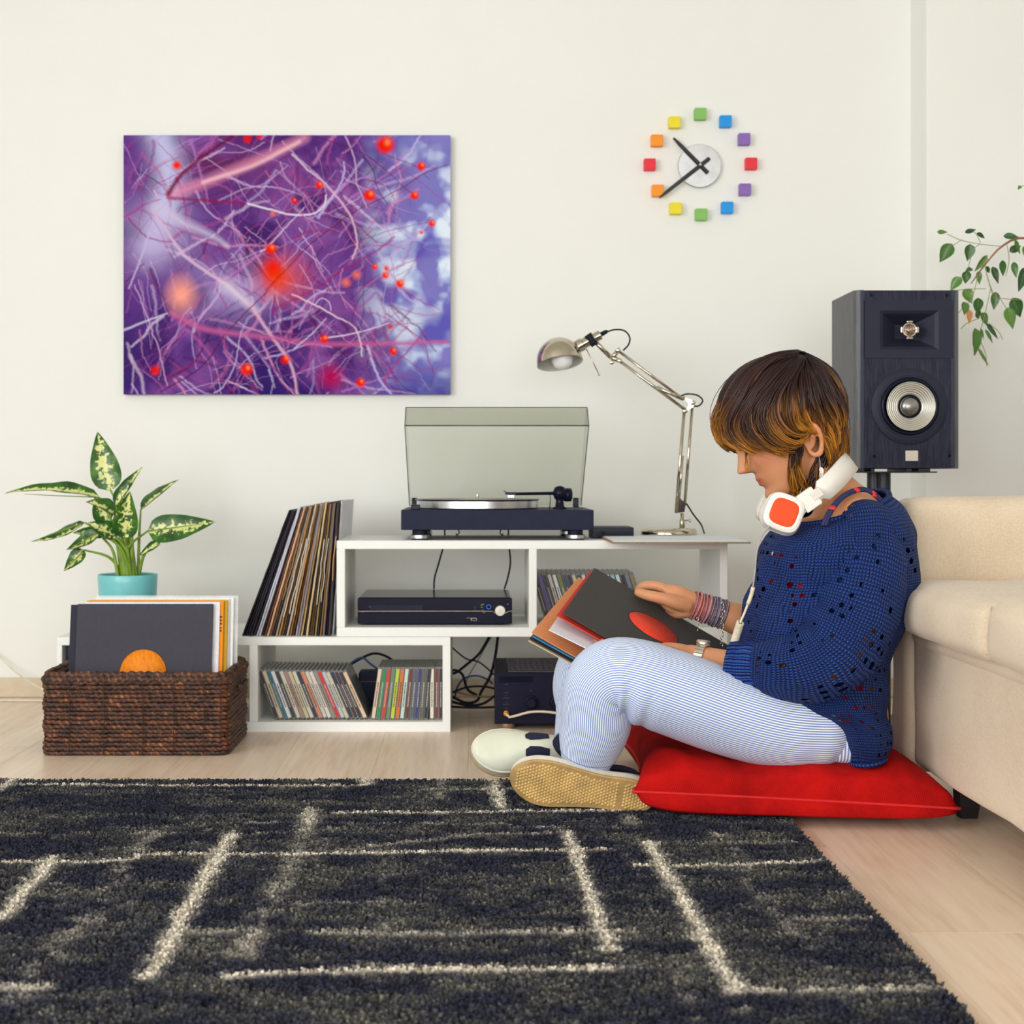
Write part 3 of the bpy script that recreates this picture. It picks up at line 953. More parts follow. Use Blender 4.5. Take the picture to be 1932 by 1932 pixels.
def turntable():
    z1 = .517; z0 = .4700; x0, x1, y0, y1 = -.1715, .2790, 3.345, 3.675
    t = empty('turntable', (.054, 3.5, .446), 'black record player with its smoked lid raised, on the upper shelf', 'turntable')
    build('plinth', bx((x0, y0, z0), (x1, y1, z1), .002), navyblack, t, smooth=False)
    for x in (x0 + .043, x1 - .041):
        for y in (y0 + .032, y1 - .06):
            c = (x, y, 0)
            f = build('foot', lt([(.018, z0), (.018, .4585)], c), rubber, t, smooth='auto')
            build('foot_ring', lt([(.0215, .4495), (.0225, .4505), (.0225, .4575), (.0215, .4585)], c), silver, f, smooth='auto')
            build('foot_pad', lt([(.020, .4462), (.020, .4496)], c), rubber, f, smooth='auto')
    pc = (.0075, 3.50, 0)
    build('platter', lt([(.13, z1 + .0015), (.1475, z1 + .002), (.1485, z1 + .003), (.1485, z1 + .0195), (.147, z1 + .021), (.1, z1 + .021)], pc, seg=96), silver, t, smooth='auto')
    build('spindle', lt([(.0035, z1 + .021), (.0035, z1 + .036), (.002, z1 + .038)], pc, seg=12), silver, t)
    # vinyl on the platter
    vr = build('vinyl_record', lt([(.05, z1 + .0211), (.1515, z1 + .0211), (.1518, z1 + .0220), (.1512, z1 + .0236), (.05, z1 + .0232)], pc, seg=96), M('vinyl', C(22, 22, 30), .22, var=.05), smooth='auto',
               label='black vinyl record lying on the turntable platter', cat='record')
    build('centre_label', lt([(.0, z1 + .0233), (.0498, z1 + .0233), (.0498, z1 + .0239), (0.004, z1 + .0239)], pc, seg=48), M('label_cream', C(220, 205, 170), .6), vr)
    # speed control block
    build('motor_block', bx((-.150, 3.375, z1), (-.1285, 3.40, z1 + .012), .002), gloss, t, smooth=False)
    # tonearm
    px = (1056 - CX) * 3.45 / F
    py = 3.45
    arm = build('tonearm_base', lt([(.017, z1), (.017, z1 + .004), (.011, z1 + .006), (.0095, z1 + .018), (.0105, z1 + .030)], (px, py, 0), seg=28), gloss, t)
    zz = z1 + .038
    build('pivot', lt([(.003, -.017), (.012, -.014), (.0165, -.004), (.0165, .004), (.012, .014), (.003, .018)], (px, py, zz), seg=28), gloss, arm)
    build('counterweight', lt([(.012, 0), (.0160, .002), (.0165, .01), (.016, .018), (.012, .02)], (px + .010, py + .010, zz - .004), (1, .1, 0), 28), gloss, t)
    tipx = (972 - CX) * 3.42 / F
    build('tonearm', tb([(px, py, zz, .0042), (tipx, 3.405, zz - .001, .0036)], 8, 10), gloss, t)
    hs = build('headshell', bx((tipx - .024, 3.398, zz - .003), (tipx + .003, 3.414, zz + .003), .001), gloss, t, smooth=False)
    build('finger_lift', tb([(tipx - .02, 3.398, zz + .002, .001), (tipx - .028, 3.390, zz + .006, .0009)], 5, 6), gloss, hs)
    build('cartridge', bx((tipx - .018, 3.401, zz - .0115), (tipx - .002, 3.411, zz - .003), .0015), silver, hs, smooth=False)
    build('arm_lift', tb([(px - .025, py - .012, z1, .0012), (px - .023, py - .012, z1 + .03, .001), (px - .028, py - .012, z1 + .036, .001)], 8, 6), gloss, t)
    # raised lid, hinged at the back
    sm = smoked()
    ang = math.radians(47)
    hinge = Vector((0, 3.668, z1 + .003))
    uv = Vector((0, -math.cos(ang), math.sin(ang)))       # hinge -> front edge of the lid
    dn = Vector((0, -math.sin(ang), -math.cos(ang)))      # depth of the lid's rim (towards the plinth)
    Ln, Dp, wx0, wx1, th = .330, .066, -.165, .2715, .003
    lid = build('lid', obox(hinge + uv * Ln / 2 + Vector(((wx0 + wx1) / 2, 0, 0)), (1, 0, 0), uv, dn, (wx1 - wx0) / 2, Ln / 2, th / 2), sm, t, smooth=False)
    build('lid_front_rim', obox(hinge + uv * (Ln - th / 2) + dn * (Dp / 2 + th / 2) + Vector(((wx0 + wx1) / 2, 0, 0)), (1, 0, 0), uv, dn, (wx1 - wx0) / 2, th / 2, Dp / 2), sm, lid, smooth=False)
    for x in (wx0, wx1):
        s = 1 if x == wx0 else -1
        # side rims taper towards the hinge
        a = [hinge + uv * .02, hinge + uv * (Ln - th), hinge + uv * (Ln - th) + dn * Dp, hinge + uv * .02 + dn * Dp * .30]
        v = [Vector((x, 0, 0)) + q for q in a] + [Vector((x + s * th, 0, 0)) + q for q in a]
        build('lid_side_rim', G().add(v, [(0, 1, 2, 3), (7, 6, 5, 4), (0, 4, 5, 1), (1, 5, 6, 2), (2, 6, 7, 3), (3, 7, 4, 0)]), sm, lid, smooth=False)
    edge = M('smoked_edge', C(40, 52, 50), .3)
    e = .0011
    q0, q1 = hinge + uv * Ln, hinge + uv * Ln + dn * Dp
    pts = [[Vector((wx0, 0, 0)) + q1, Vector((wx1, 0, 0)) + q1], [Vector((wx0, 0, 0)) + q0, Vector((wx1, 0, 0)) + q0]]
    for x in (wx0, wx1):
        pts.append([Vector((x, 0, 0)) + q0, Vector((x, 0, 0)) + q1]); pts.append([Vector((x, 0, 0)) + q1, Vector((x, 0, 0)) + hinge + uv * .02 + dn * Dp * .3])
    for p in pts:
        build('lid_edge', tb([tuple(p[0]) + (e,), tuple(p[1]) + (e,)], 2, 6), edge, lid)
    for x in (wx0 + .012, wx1 - .012):
        build('hinge', bx((x - .007, 3.655, z1 - .002), (x + .007, 3.677, z1 + .024), .002), gloss, t, smooth=False)
    for px_ in (862, 948):
        a = P(px_, 1000, 3.55); s = 1 if px_ > 900 else -1
        build('signal_lead', tb([(a.x, 3.56, .4705, .0016), (a.x - s * .006, 3.555, .456, .0016), (a.x + s * .001, 3.60, .4478, .0016), (a.x + .004 * s, 3.69, .4478, .0016)], 16, 6), rubber, t)
turntable()

# phono box beside the turntable
t = empty('phono_amplifier', (.35, 3.5, .446), 'small flat black box between the turntable and the lamp base', 'audio box')
build('case', bx((.284, 3.44, .4465), (.383, 3.56, .473), .002), navyblack, t, smooth=False)
build('front_panel', bx((.284, 3.4375, .4475), (.383, 3.44, .472), .001), gloss, t, smooth=False)
build('knob', lt([(.004, 0), (.004, .003), (.003, .004)], (.31, 3.4375, .46), (0, -1, 0), 12), navyblack, t)

# ---------------------------------------------------------------- disc player
def player():
    x0, x1, y0, y1, z0, z1 = -.2755, .0890, 3.375, 3.62, .2515, .3095
    t = empty('disc_player', (-.093, 3.5, .244), 'glossy black disc player with a silver knob in the upper shelf', 'disc player')
    build('case', bx((x0 + .002, y0 + .006, z0), (x1 - .002, y1, z1), .003), gloss, t, smooth=False)
    zs = .2775
    build('front_panel', bx((x0, y0, zs + .001), (x1, y0 + .006, z1 - .001), .0025), gloss, t, smooth=False)
    build('lower_panel', bx((x0, y0, z0 - .004), (x1, y0 + .006, zs - .0012), .0025), gloss, t, smooth=False)
    tr = M('champagne_trim', C(214, 190, 170), .3, .7)
    kx = (943.5 - CX) * y0 / F; kz = .594 - (1152 - CY) * y0 / F
    pts = [(x0, y0 - .0002, zs)] + [(kx - .024, y0 - .0002, zs), (kx - .014, y0 - .0004, zs - .004), (kx, y0 - .0006, zs - .0075), (kx + .012, y0 - .0004, zs - .005), (kx + .019, y0 - .0002, zs), (x1, y0 - .0002, zs)]
    build('trim_line', tb(pts, 50, 6, rad=.0009), tr, t)
    build('volume_knob', lt([(.0125, 0), (.0125, .006), (.0115, .008), (0, .0082)], (kx, y0, kz), (0, -1, 0), 32), M('knob_silver', C(206, 200, 186), .35, .6, nscale=90), t, smooth='auto')
    px = (922 - CX) * y0 / F; pz = .594 - (1145 - CY) * y0 / F
    b = build('power_button', lt([(.0042, 0), (.0042, .0014), (0, .0016)], (px, y0, pz), (0, -1, 0), 20), gloss, t)
    k = NT('blue_led'); k.b.inputs['Base Color'].default_value = C(40, 110, 220); k.b.inputs['Emission Color'].default_value = C(40, 110, 230); k.b.inputs['Emission Strength'].default_value = .8
    k.l(k.ramp(k.noise(k.coord(), 40), [(.3, C(30, 100, 210)), (.7, C(50, 130, 240))]), k.b.inputs['Base Color'])
    build('power_ring', lt([(.0044, .0), (.0056, 0), (.0056, .0016), (.0044, .0016), (.0044, 0)], (px, y0, pz), (0, -1, 0), 24, closed=True), k.m, b)
    pr = M('grey_print', C(150, 146, 150), .5)
    for qx, qy, w in ((909, 1142, 5), (909, 1146, 5), (896, 1145, 2), (896, 1150, 2), (911, 1151, 3), (911, 1140, 6), (913, 1156, 5), (958, 1140, 4), (884, 1166, 8), (684, 1154, 4), (700, 1145, 8), (714, 1145, 8)):
        p = P(qx, qy, y0)
        build('printed_mark', bx((p.x - w * .0006, y0 - .0004, p.z - .0005), (p.x + w * .0006, y0 + .0001, p.z + .0005)), pr, t, smooth=False)
    p = P(894, 1168.5, y0)
    build('usb_socket', bx((p.x - .007, y0 - .0008, p.z - .0034), (p.x + .007, y0 + .001, p.z + .0034), .0012), tr, t, smooth=False)
    build('usb_slot', bx((p.x - .0055, y0 - .0011, p.z - .0022), (p.x + .0055, y0, p.z + .0022), .0005), gloss, t, smooth=False)
    p = P(748, 1147, y0)
    build('disc_tray', bx((p.x - .062, y0 - .0006, p.z - .006), (p.x + .062, y0 + .001, p.z + .006), .0005), navyblack, t, smooth=False)
    for x in (x0 + .03, x1 - .03):
        for y in (y0 + .03, y1 - .03):
            build('foot', lt([(.012, .2441), (.012, .253)], (x, y, 0), seg=20), rubber, t, smooth='auto')
player()
for a, lab in ((((838, 1036, 3.63), (828, 1062, 3.64), (820, 1090, 3.63), (818, 1113, 3.60)), 'thin black cable dropping behind the left half of the disc player'),
               (((960, 1036, 3.63), (963, 1060, 3.64), (958, 1090, 3.63), (952, 1113, 3.60)), 'thin black cable dropping behind the right end of the disc player')):
    q = [tuple(P(*b)) for b in a]
    q = [(q[0][0], 3.665, .47)] + [(q[0][0], 3.665, .43)] + [(x, max(y, 3.63), z) for x, y, z in q[1:]]
    build('audio_cable', tb(q, 24, 8, rad=.0022), rubber, label=lab, cat='cable')

# ---------------------------------------------------------------- amplifier
def amplifier():
    x0, x1, y0, y1, z0, z1 = .0475, .4775, 3.365, 3.66, .013, .1325
    t = empty('stereo_amplifier', (.26, 3.5, 0), 'black stereo amplifier on the floor under the upper shelf', 'amplifier')
    am = M('amp_black', C(28, 28, 48), .5, var=.05, spec=.12)
    build('case', bx((x0 + .003, y0 + .008, z0 + .002), (x1 - .003, y1, z1 - .001), .002), am, t, smooth=False)
    build('front_panel', bx((x0, y0, z0), (x1, y0 + .008, z1), .0015), am, t, smooth=False)
    dk = M('amp_slot', C(14, 14, 20), .8)
    nx, ny = 26, 7
    g = G()
    for i in range(nx + 1):
        x = x0 + .035 + (x1 - x0 - .07) * i / nx
        g.add(*box((x - .0022, y0 + .03, z1 - .001), (x + .0022, y1 - .04, z1 + .0012)))
    for j in range(ny + 1):
        y = y0 + .03 + (y1 - y0 - .07) * j / ny
        g.add(*box((x0 + .033, y - .004, z1 - .001), (x1 - .033, y + .004, z1 + .0012)))
    build('vent_grille', g, M('grille_metal', C(92, 86, 96), .45), t, smooth=False)
    build('vent_opening', bx((x0 + .033, y0 + .026, z1 - .0015), (x1 - .033, y1 - .036, z1 - .0004)), dk, t, smooth=False)
    for px in (1002, 1051, 1100, 1150):
        c = P(px, 1325, y0)
        k = build('knob', lt([(.0155, 0), (.0155, .002), (.012, .004), (.0115, .016), (.010, .018), (0, .0182)], c, (0, -1, 0), 28), am, t, smooth='auto')
        build('knob_collar', lt([(.0155, .0), (.018, 0), (.0175, .0022), (.0155, .0024)], c, (0, -1, 0), 28), gloss, k, smooth='auto')
    pr = M('grey_print', C(150, 146, 150), .5)
    for qx, qy, w in ((955, 1307, 9), (955, 1312, 3), (955, 1317, 13), (955, 1325, 3), (955, 1329, 13), (955, 1337, 8), (955, 1291, 8), (1002, 1303, 5), (1051, 1303, 6)):
        p = P(qx, qy, y0)
        build('printed_mark', bx((p.x - w * .0006, y0 - .0004, p.z - .0004), (p.x + w * .0006, y0 + .0001, p.z + .0004)), M('dim_print', C(84, 82, 100), .5), t, smooth=False)
    p = P(975, 1281, y0)
    build('display_window', bx((x0 + .010, y0 - .0006, p.z - .008), (x0 + .09, y0, p.z + .006), .0004), gloss, t, smooth=False)
    p = P(955, 1346, y0)
    gold = M('brass_ring', C(226, 160, 50), .3, .6)
    build('headphone_socket', lt([(.0030, 0), (.0062, 0), (.0062, .0025), (.0030, .003)], p, (0, -1, 0), 24), gold, t, smooth='auto')
    for x in (x0 + .03, x1 - .03):
        for y in (y0 + .03, y1 - .03):
            build('foot', lt([(.017, .0005), (.0185, .003), (.0185, .0135)], (x, y, 0), seg=24), M('champagne_foot', C(206, 170, 140), .3, .8), t, smooth='auto')
amplifier()
# loose cabling by the amplifier
def cable(pts, r, m, lab, n=48):
    q = [tuple(P(*b)) for b in pts]
    q = [(x, y, max(z, r + .0005)) for x, y, z in q]
    build('audio_cable', tb(q, n, 8, rad=r), m, label=lab, cat='cable')
blue = M('cable_blue', C(36, 74, 140), .4); greyc = M('cable_greygreen', C(110, 126, 110), .5); yel = M('cable_amber', C(150, 122, 78), .5)
cable([(926, 1196, 3.68), (905, 1232, 3.68), (885, 1250, 3.67), (862, 1268, 3.66), (853, 1270, 3.66), (856, 1264, 3.66), (872, 1272, 3.66), (882, 1300, 3.66), (900, 1312, 3.66)], .0034, rubber, 'thick black cable slanting down left from under the upper shelf')
cable([(930, 1196, 3.70), (916, 1220, 3.70), (905, 1240, 3.69), (884, 1276, 3.69), (876, 1300, 3.69)], .0014, greyc, 'thin grey-green wire hanging behind the thick cables')
cable([(940, 1196, 3.66), (934, 1240, 3.66), (925, 1275, 3.66), (908, 1305, 3.65), (900, 1322, 3.64), (880, 1326, 3.64), (860, 1318, 3.64), (845, 1310, 3.64)], .0036, rubber, 'thick black cable falling straight towards the floor left of the amplifier')
cable([(846, 1214, 3.67), (858, 1226, 3.67), (880, 1243, 3.67), (905, 1250, 3.67), (935, 1275, 3.67)], .0020, rubber, 'black wire crossing from the low shelf corner down to the amplifier')
cable([(858, 1315, 3.66), (863, 1296, 3.66), (876, 1280, 3.66), (898, 1275, 3.66), (918, 1281, 3.66), (930, 1290, 3.66)], .0026, blue, 'blue cable arched in the coil left of the amplifier')
cable([(855, 1304, 3.63), (890, 1312, 3.62), (935, 1315, 3.62)], .0020, yel, 'amber wire lying low in the coil left of the amplifier')
cable([(850, 1308, 3.61), (880, 1297, 3.60), (910, 1295, 3.60), (938, 1300, 3.60)], .0026, rubber, 'black cable looping shallowly over the coil left of the amplifier')
cable([(845, 1322, 3.57), (880, 1330, 3.56), (910, 1328, 3.56), (935, 1312, 3.56)], .0034, rubber, 'black cable sagging lowest in the coil left of the amplifier')
cable([(842, 1333, 3.50), (890, 1335, 3.50), (940, 1334, 3.50)], .0030, rubber, 'black power cable lying straight on the floor left of the amplifier')
# adapter and wires behind the discs
t = empty('power_adapter', (-.21, 3.56, .024), 'black power adapter block behind the discs on the low shelf', 'adapter')
p = P(705, 1306, 3.54)
build('body', bx((p.x - .037, 3.53, .0245), (p.x + .04, 3.59, .113), .006), navyblack, t, smooth=False)
build('seam', bx((p.x - .0375, 3.5295, .0885), (p.x + .0405, 3.5905, .0898)), M('adapter_seam', C(120, 84, 70), .5), t, smooth=False)
cable([(655, 1260, 3.60), (668, 1247, 3.60), (684, 1241, 3.60), (698, 1252, 3.60), (712, 1262, 3.60)], .0026, blue, 'dark blue wire curving behind the discs on the low shelf')
cable([(658, 1256, 3.61), (680, 1243, 3.61), (705, 1233, 3.61), (728, 1238, 3.61), (748, 1252, 3.61), (760, 1262, 3.60)], .0032, rubber, 'black wire arched above the discs on the low shelf')
# dark box in the far left bay
t = empty('storage_box', (-.93, 3.5, .024), 'dark grey box in the left bay of the low shelf behind the basket', 'box')
build('body', bx((-.955, 3.36, .0245), (-.62, 3.6, .17), .003), M('box_grey', C(66, 70, 84), .6), t, smooth=False)
build('lid', bx((-.957, 3.358, .17), (-.618, 3.602, .198), .003), M('box_grey', C(66, 70, 84), .6), t, smooth=False)
# white mains lead on the floor at the left
wl = M('cord_white', C(226, 218, 200), .5)
q = [P(-60, 1190, 3.84), P(0, 1240, 3.84), P(30, 1268, 3.80), P(70, 1295, 3.72), P(120, 1320, 3.66)]
q = [tuple(v) for v in q]
build('mains_cord', tb([(x, y, max(z, .004)) for x, y, z in q], 40, 8, rad=.0021), wl, label='thin beige cord drooping from the wall to the floor behind the basket', cat='cord')
q = [(-1.7, 3.80, .0035), (-1.35, 3.79, .0035), (-1.15, 3.78, .0035), (-.95, 3.76, .0035)]
build('mains_cord', tb(q, 30, 8, rad=.003), wl, label='white cord lying along the floor at the foot of the wall', cat='cord')

# ---------------------------------------------------------------- record lying on the shelf
t = empty('record_sleeve', (.46, 3.3, .446), 'record sleeve lying flat on the upper shelf, jutting over its front edge', 'record')
o = build('cover', bx((.305, 3.165, .4464), (.612, 3.475, .4502), .0008, 1), card_m, t, smooth=False); o.color = C(182, 140, 92)
o = build('inner_sleeve', bx((.309, 3.175, .4502), (.608, 3.478, .4522), .0006, 1), paper_m, t, smooth=False); o.color = C(238, 240, 244)
o = build('cover_print', bx((.3055, 3.1645, .4500), (.6115, 3.22, .4506)), paper_m, t, smooth=False); o.color = C(150, 190, 190)

# ---------------------------------------------------------------- desk lamp
def lamp():
    Y = 3.52
    nick = M('warm_nickel', C(198, 190, 172), .13, 1.0, var=.03)
    t = empty('desk_lamp', P(1262, 1010, Y), 'polished nickel swing-arm desk lamp on the upper shelf', 'lamp')
    q = lambda px, py, dy=0: tuple(P(px, py, Y) + Vector((0, dy, 0)))
    c = P(1262, 1000, Y); c.z = .4462
    build('base', lt([(.066, 0), (.069, .002), (.0685, .014), (.064, .021), (.05, .0235), (.0, .024)], c, seg=64), nick, t)
    sx = P(1287, 985, Y)
    build('stem', tb([(sx.x, Y, .468, .0065), (sx.x, Y, .488, .0065), (sx.x, Y, .49, .0045), (sx.x, Y, .505, .0045)], None, 16), nick, t)
    build('clamp_screw', tb([q(1289, 982) + (.002,), q(1300, 982) + (.002,), q(1300.5, 982) + (.0045,), q(1303, 982) + (.0045,)], None, 12), nick, t)
    def bar(name, a, b, r=.0038, w=1.0, par=t):
        return build(name, tb([a + (r,), b + (r,)], 2, 10, ref=(0, 1, 0), ell=w), nick, par)
    v = [q(1274, 968, -.004), q(1291, 966, -.004), q(1293, 950, -.004), q(1281, 938, -.004)]
    w = [tuple(Vector(p) + Vector((0, .008, 0))) for p in v]
    build('lower_bracket', G().add(v + w, [(0, 1, 2, 3), (7, 6, 5, 4), (0, 4, 5, 1), (1, 5, 6, 2), (2, 6, 7, 3), (3, 7, 4, 0)]), nick, t, smooth=False)
    bar('lower_arm', q(1275, 968, -.006), q(1290, 776, -.006), .0042)
    bar('lower_arm', q(1292, 955, .004), q(1307, 762, .004), .0038)
    bar('spring', q(1280, 940, -.012), q(1287, 860, -.012), .0030)
    v = [q(1287, 748, -.004), q(1310, 757, -.004), q(1308, 768, -.004), q(1292, 778, -.004), q(1299, 763, -.004)]
    w = [tuple(Vector(p) + Vector((0, .008, 0))) for p in v]
    build('elbow_bracket', G().add(v + w, [(0, 1, 2, 4), (4, 2, 3), (9, 7, 6, 5), (8, 7, 9), (0, 5, 6, 1), (1, 6, 7, 2), (2, 7, 8, 3), (3, 8, 9, 4), (4, 9, 5, 0)]), nick, t, smooth=False)
    bar('upper_arm', q(1293, 774, -.006), q(1168, 681, -.006), .0040)
    bar('upper_arm', q(1288, 752, .004), q(1166, 661, .004), .0038)
    bar('spring', q(1288, 754, -.012), q(1238, 731, -.012), .0046)
    for a in ((1307, 760), (1292, 776), (1288, 751), (1166, 661), (1169, 681), (1154, 684)):
        build('joint_bolt', lt([(.004, -.011), (.0055, -.010), (.0055, .010), (.004, .011)], q(*a), (0, 1, 0), 16), nick, t, smooth='auto')
    bar('wrist_bracket', q(1166, 661), q(1154, 677), .006); bar('wrist_bracket', q(1170, 681), q(1152, 674), .006)
    bar('neck', q(1152, 674), q(1112, 634, .0), .0058)
    build('tilt_grip', tb([q(1108, 632, -.008) + (.010,), q(1122, 652, -.008) + (.009,)], 4, 12, ref=(0, 1, 0)), rubber, t)
    # socket and shade
    ax = (P(1134, 631, Y) - P(1090, 654, Y)).normalized()
    s0 = P(1088, 655, Y)
    build('socket', lt([(.014, 0), (.0165, .002), (.0165, .016), (.0135, .018), (.0135, .040), (.012, .050), (.0125, .064), (.011, .066)], s0, ax, 32), nick, t, smooth='auto')
    build('cable_gland', lt([(.006, .066), (.005, .082), (.003, .086)], s0, ax, 14), rubber, t)
    up = ((P(1047, 620, Y) - P(1056, 684, Y)).normalized() + Vector((0, .26, 0))).normalized()
    sc = P(1056, 681, Y)
    R = .0572
    pr = [(R * math.cos(a) * 1.0, R * 1.03 * math.sin(a)) for a in np.linspace(0, PI / 2 * .985, 18)]
    inner = [((r - .0018) if r > .003 else r, max(0, d - .0018)) for r, d in reversed(pr)]
    sh = build('shade', lt([(R, -.006)] + pr, sc, up, 56, closed=True), nick, t)
    build('shade_lining', lt(inner + [(R - .0018, -.006), (R, -.0062)], sc, up, 56, closed=True), M('shade_white', C(214, 212, 202), .6), sh)
    bc = sc + Vector((.004, 0, .016))
    build('bulb', lt([(0.001, -.038), (.012, -.036), (.022, -.028), (.027, -.015), (.026, 0), (.019, .014), (.014, .024)], bc, up, 28), M('bulb_opal', C(240, 240, 240), .3), t)
    build('aiming_rod', tb([q(1106, 658) + (.0013,), q(1129, 704) + (.0013,)], 3, 8), nick, t)
    build('rod_knob', lt([(0.0005, -.003), (.0026, -.0016), (.0032, 0), (.0026, .0016), (0.0005, .003)], q(1130, 707), (0, 0, 1), 12), nick, t)
    cab = lambda *p: build('lead', tb([q(*a) for a in p], 30, 8, rad=.0020), rubber, t)
    cab((1142, 627), (1160, 622), (1178, 624), (1188, 636), (1186, 650), (1176, 661, .004))
    cab((1284, 748, .01), (1296, 743, .01), (1316, 745, .01), (1327, 755, .01), (1320, 765, .01), (1308, 766, .01))
    cab((1296, 950, .008), (1310, 972, .008), (1325, 990, .02), (1340, 1009, .09))
lamp()

# ---------------------------------------------------------------- loudspeaker and stand
def speaker():
    Y0 = 3.22
    x0, x1 = (1612.5 - CX) * Y0 / F, (1812 - CX) * Y0 / F
    z1, z0 = CH - (547 - CY) * Y0 / F, CH - (884 - CY) * Y0 / F
    Y1 = Y0 + .205
    xc = (x0 + x1) / 2
    t = empty('loudspeaker', (xc, 3.3, z0), 'black two-way loudspeaker with silver cone on a stand behind the sofa', 'loudspeaker')
    k = NT('black_ash')
    f = k.noise(k.mapping(k.coord(), (90, 90, 5)), 4, 4, .7)
    k.l(k.ramp(f, [(.35, C(32, 34, 50)), (.75, C(64, 66, 82))]), k.b.inputs['Base Color']); k.b.inputs['Roughness'].default_value = .5; k.b.inputs['Specular IOR Level'].default_value = .12
    ash = k.m
    # cabinet with rounded front verticals
    r = .016
    prof = []
    for a in np.linspace(0, PI / 2, 7):
        prof.append((x0 + r - r * math.sin(a), Y0 + r - r * math.cos(a)))
    left = prof[::1]
    ch = .0205
    out = left + [(x0, Y1)] + [(x1, Y1)] + [(x0 + x1 - a, b) for a, b in reversed(left)] + [(x1 - ch, Y0), (x1 - ch, Y0 + .05), (x0 + ch, Y0 + .05), (x0 + ch, Y0)]
    n = len(out)
    v = [(a, b, z0) for a, b in out] + [(a, b, z1) for a, b in out]
    f = [tuple(range(n)), tuple(range(2 * n - 1, n - 1, -1))] + [((i + 1) % n, i, n + i, n + (i + 1) % n) for i in range(n)]
    cabm = M('cabinet_vinyl', C(46, 50, 70), .36, var=.06, spec=.35)
    k2 = NT('side_ash_lit')  # paler copy of the black ash: side light from the left painted in
    f2 = k2.noise(k2.mapping(k2.coord(), (90, 90, 4)), 4, 4, .7)
    k2.l(k2.ramp(f2, [(.35, C(74, 77, 84)), (.75, C(112, 113, 114))]), k2.b.inputs['Base Color']); k2.b.inputs['Roughness'].default_value = .5
    build('cabinet', G().add(v, f), k2.m, t, smooth='auto')
    build('front_frame', bx((x0 + .013, Y0 - .0012, z0 + .001), (x0 + .021, Y0 + .004, z1 - .001), .0008), cabm, t, smooth=False)
    build('front_frame', bx((x1 - .021, Y0 - .0012, z0 + .001), (x1 - .013, Y0 + .004, z1 - .001), .0008), cabm, t, smooth=False)
    pp = lambda px, py: P(px, py, Y0)
    build('baffle', bx((x0 + ch, Y0 - .0015, z0 + .001), (x1 - ch, Y0 + .05, pp(0, 675.5).z), .0008), ash, t, smooth=False)
    build('baffle', bx((x0 + ch, Y0 - .0015, pp(0, 567.5).z), (x1 - ch, Y0 + .05, z1 - .001), .0008), ash, t, smooth=False)
    # horn plate
    sat = M('horn_plastic', C(40, 42, 59), .42, var=.02, spec=.2)
    a, b = pp(1630.5, 567), pp(1797, 676)
    hx0, hx1, hz1, hz0 = a.x, b.x, a.z, b.z
    cx, cz = pp(1714.5, 623).x, pp(1714.5, 623).z
    yf = Y0 - .004
    ring = lambda ax, az, y: [(cx - ax, y, cz + az), (cx + ax, y, cz + az), (cx + ax, y, cz - az), (cx - ax, y, cz - az)]
    V = [(hx0, yf, hz1), (hx1, yf, hz1), (hx1, yf, hz0), (hx0, yf, hz0)] + ring(.066, .044, yf) + ring(.058, .037, yf + .005) + ring(.022, .017, yf + .038) + ring(.016, .0155, yf + .040)
    V += [(hx0, Y0, hz1), (hx1, Y0, hz1), (hx1, Y0, hz0), (hx0, Y0, hz0)]
    Fq = []
    for i in (0, 4, 8, 12):
        for j in range(4):
            m = (j + 1) % 4
            Fq.append((i + j, i + 4 + j, i + 4 + m, i + m))
    Fq.append((16, 19, 18, 17))
    for j in range(4):
        m = (j + 1) % 4
        Fq.append((j, m, 20 + m, 20 + j))
    # horn is proud of the baffle, throat sinks into it
    horn = build('horn', G().add(V, Fq), sat, t, smooth=False)
    # dark plate front needs the baffle cut: the throat lives in front of it
    tc = Vector((cx, yf + .004, cz))
    build('tweeter_ring', lt([(.0125, 0), (.0165, 0), (.0175, .003), (.0165, .007), (.0130, .008), (.0125, .002)], tc, (0, -1, 0), 32), chrome, horn)
    tw = build('tweeter_dome', lt([(.0128, 0), (.0115, .005), (.008, .009), (.004, .0108), (0, .0112)], tc, (0, -1, 0), 28), M('tweeter_bronze', C(170, 140, 124), .25, .9), horn)
    build('tweeter_guard', tb([(cx - .0155, tc.y - .008, cz, .001), (cx, tc.y - .016, cz, .001), (cx + .0155, tc.y - .008, cz, .001)], 12, 6).add(*tube([(cx, tc.y - .008, cz - .0155, .001), (cx, tc.y - .016, cz, .001), (cx, tc.y - .008, cz + .0155, .001)], 12, 6, ref=(1, 0, 0))), chrome, horn)
    for s in (-1, 1):
        build('guard_clip', bx((cx + s * .0165 - .004, tc.y - .009, cz - .007), (cx + s * .0165 + .004, tc.y - .002, cz + .007), .002), chrome, horn, smooth=False)
        build('guard_clip', bx((cx - .007, tc.y - .009, cz + s * .0185 - .002), (cx + .007, tc.y - .002, cz + s * .0185 + .002), .0015), chrome, horn, smooth=False)
    # woofer
    wc = Vector((pp(1715, 767).x, Y0 - .0015, pp(1715, 767).z))
    s = Y0 / F
    build('woofer_frame', lt([(.056, 0), (.0855, 0), (.0855, .0025), (.083, .004), (.0705, .0045), (.0690, .006), (.066, .006), (.065, .002)], wc, (0, -1, 0), 72), sat, t, smooth='auto')
    build('woofer_surround', lt([(.066, .004), (.064, .0075), (.0605, .009), (.057, .0075), (.0545, .003)], wc, (0, -1, 0), 72), gloss, t)
    pr = [(.0548, .003)]
    for i in range(1, 46):
        a = i / 45
        rr = .0548 - .033 * a
        pr.append((rr, .003 - .013 * a + (.0006 * math.sin(a * 44) if a < .8 else 0)))
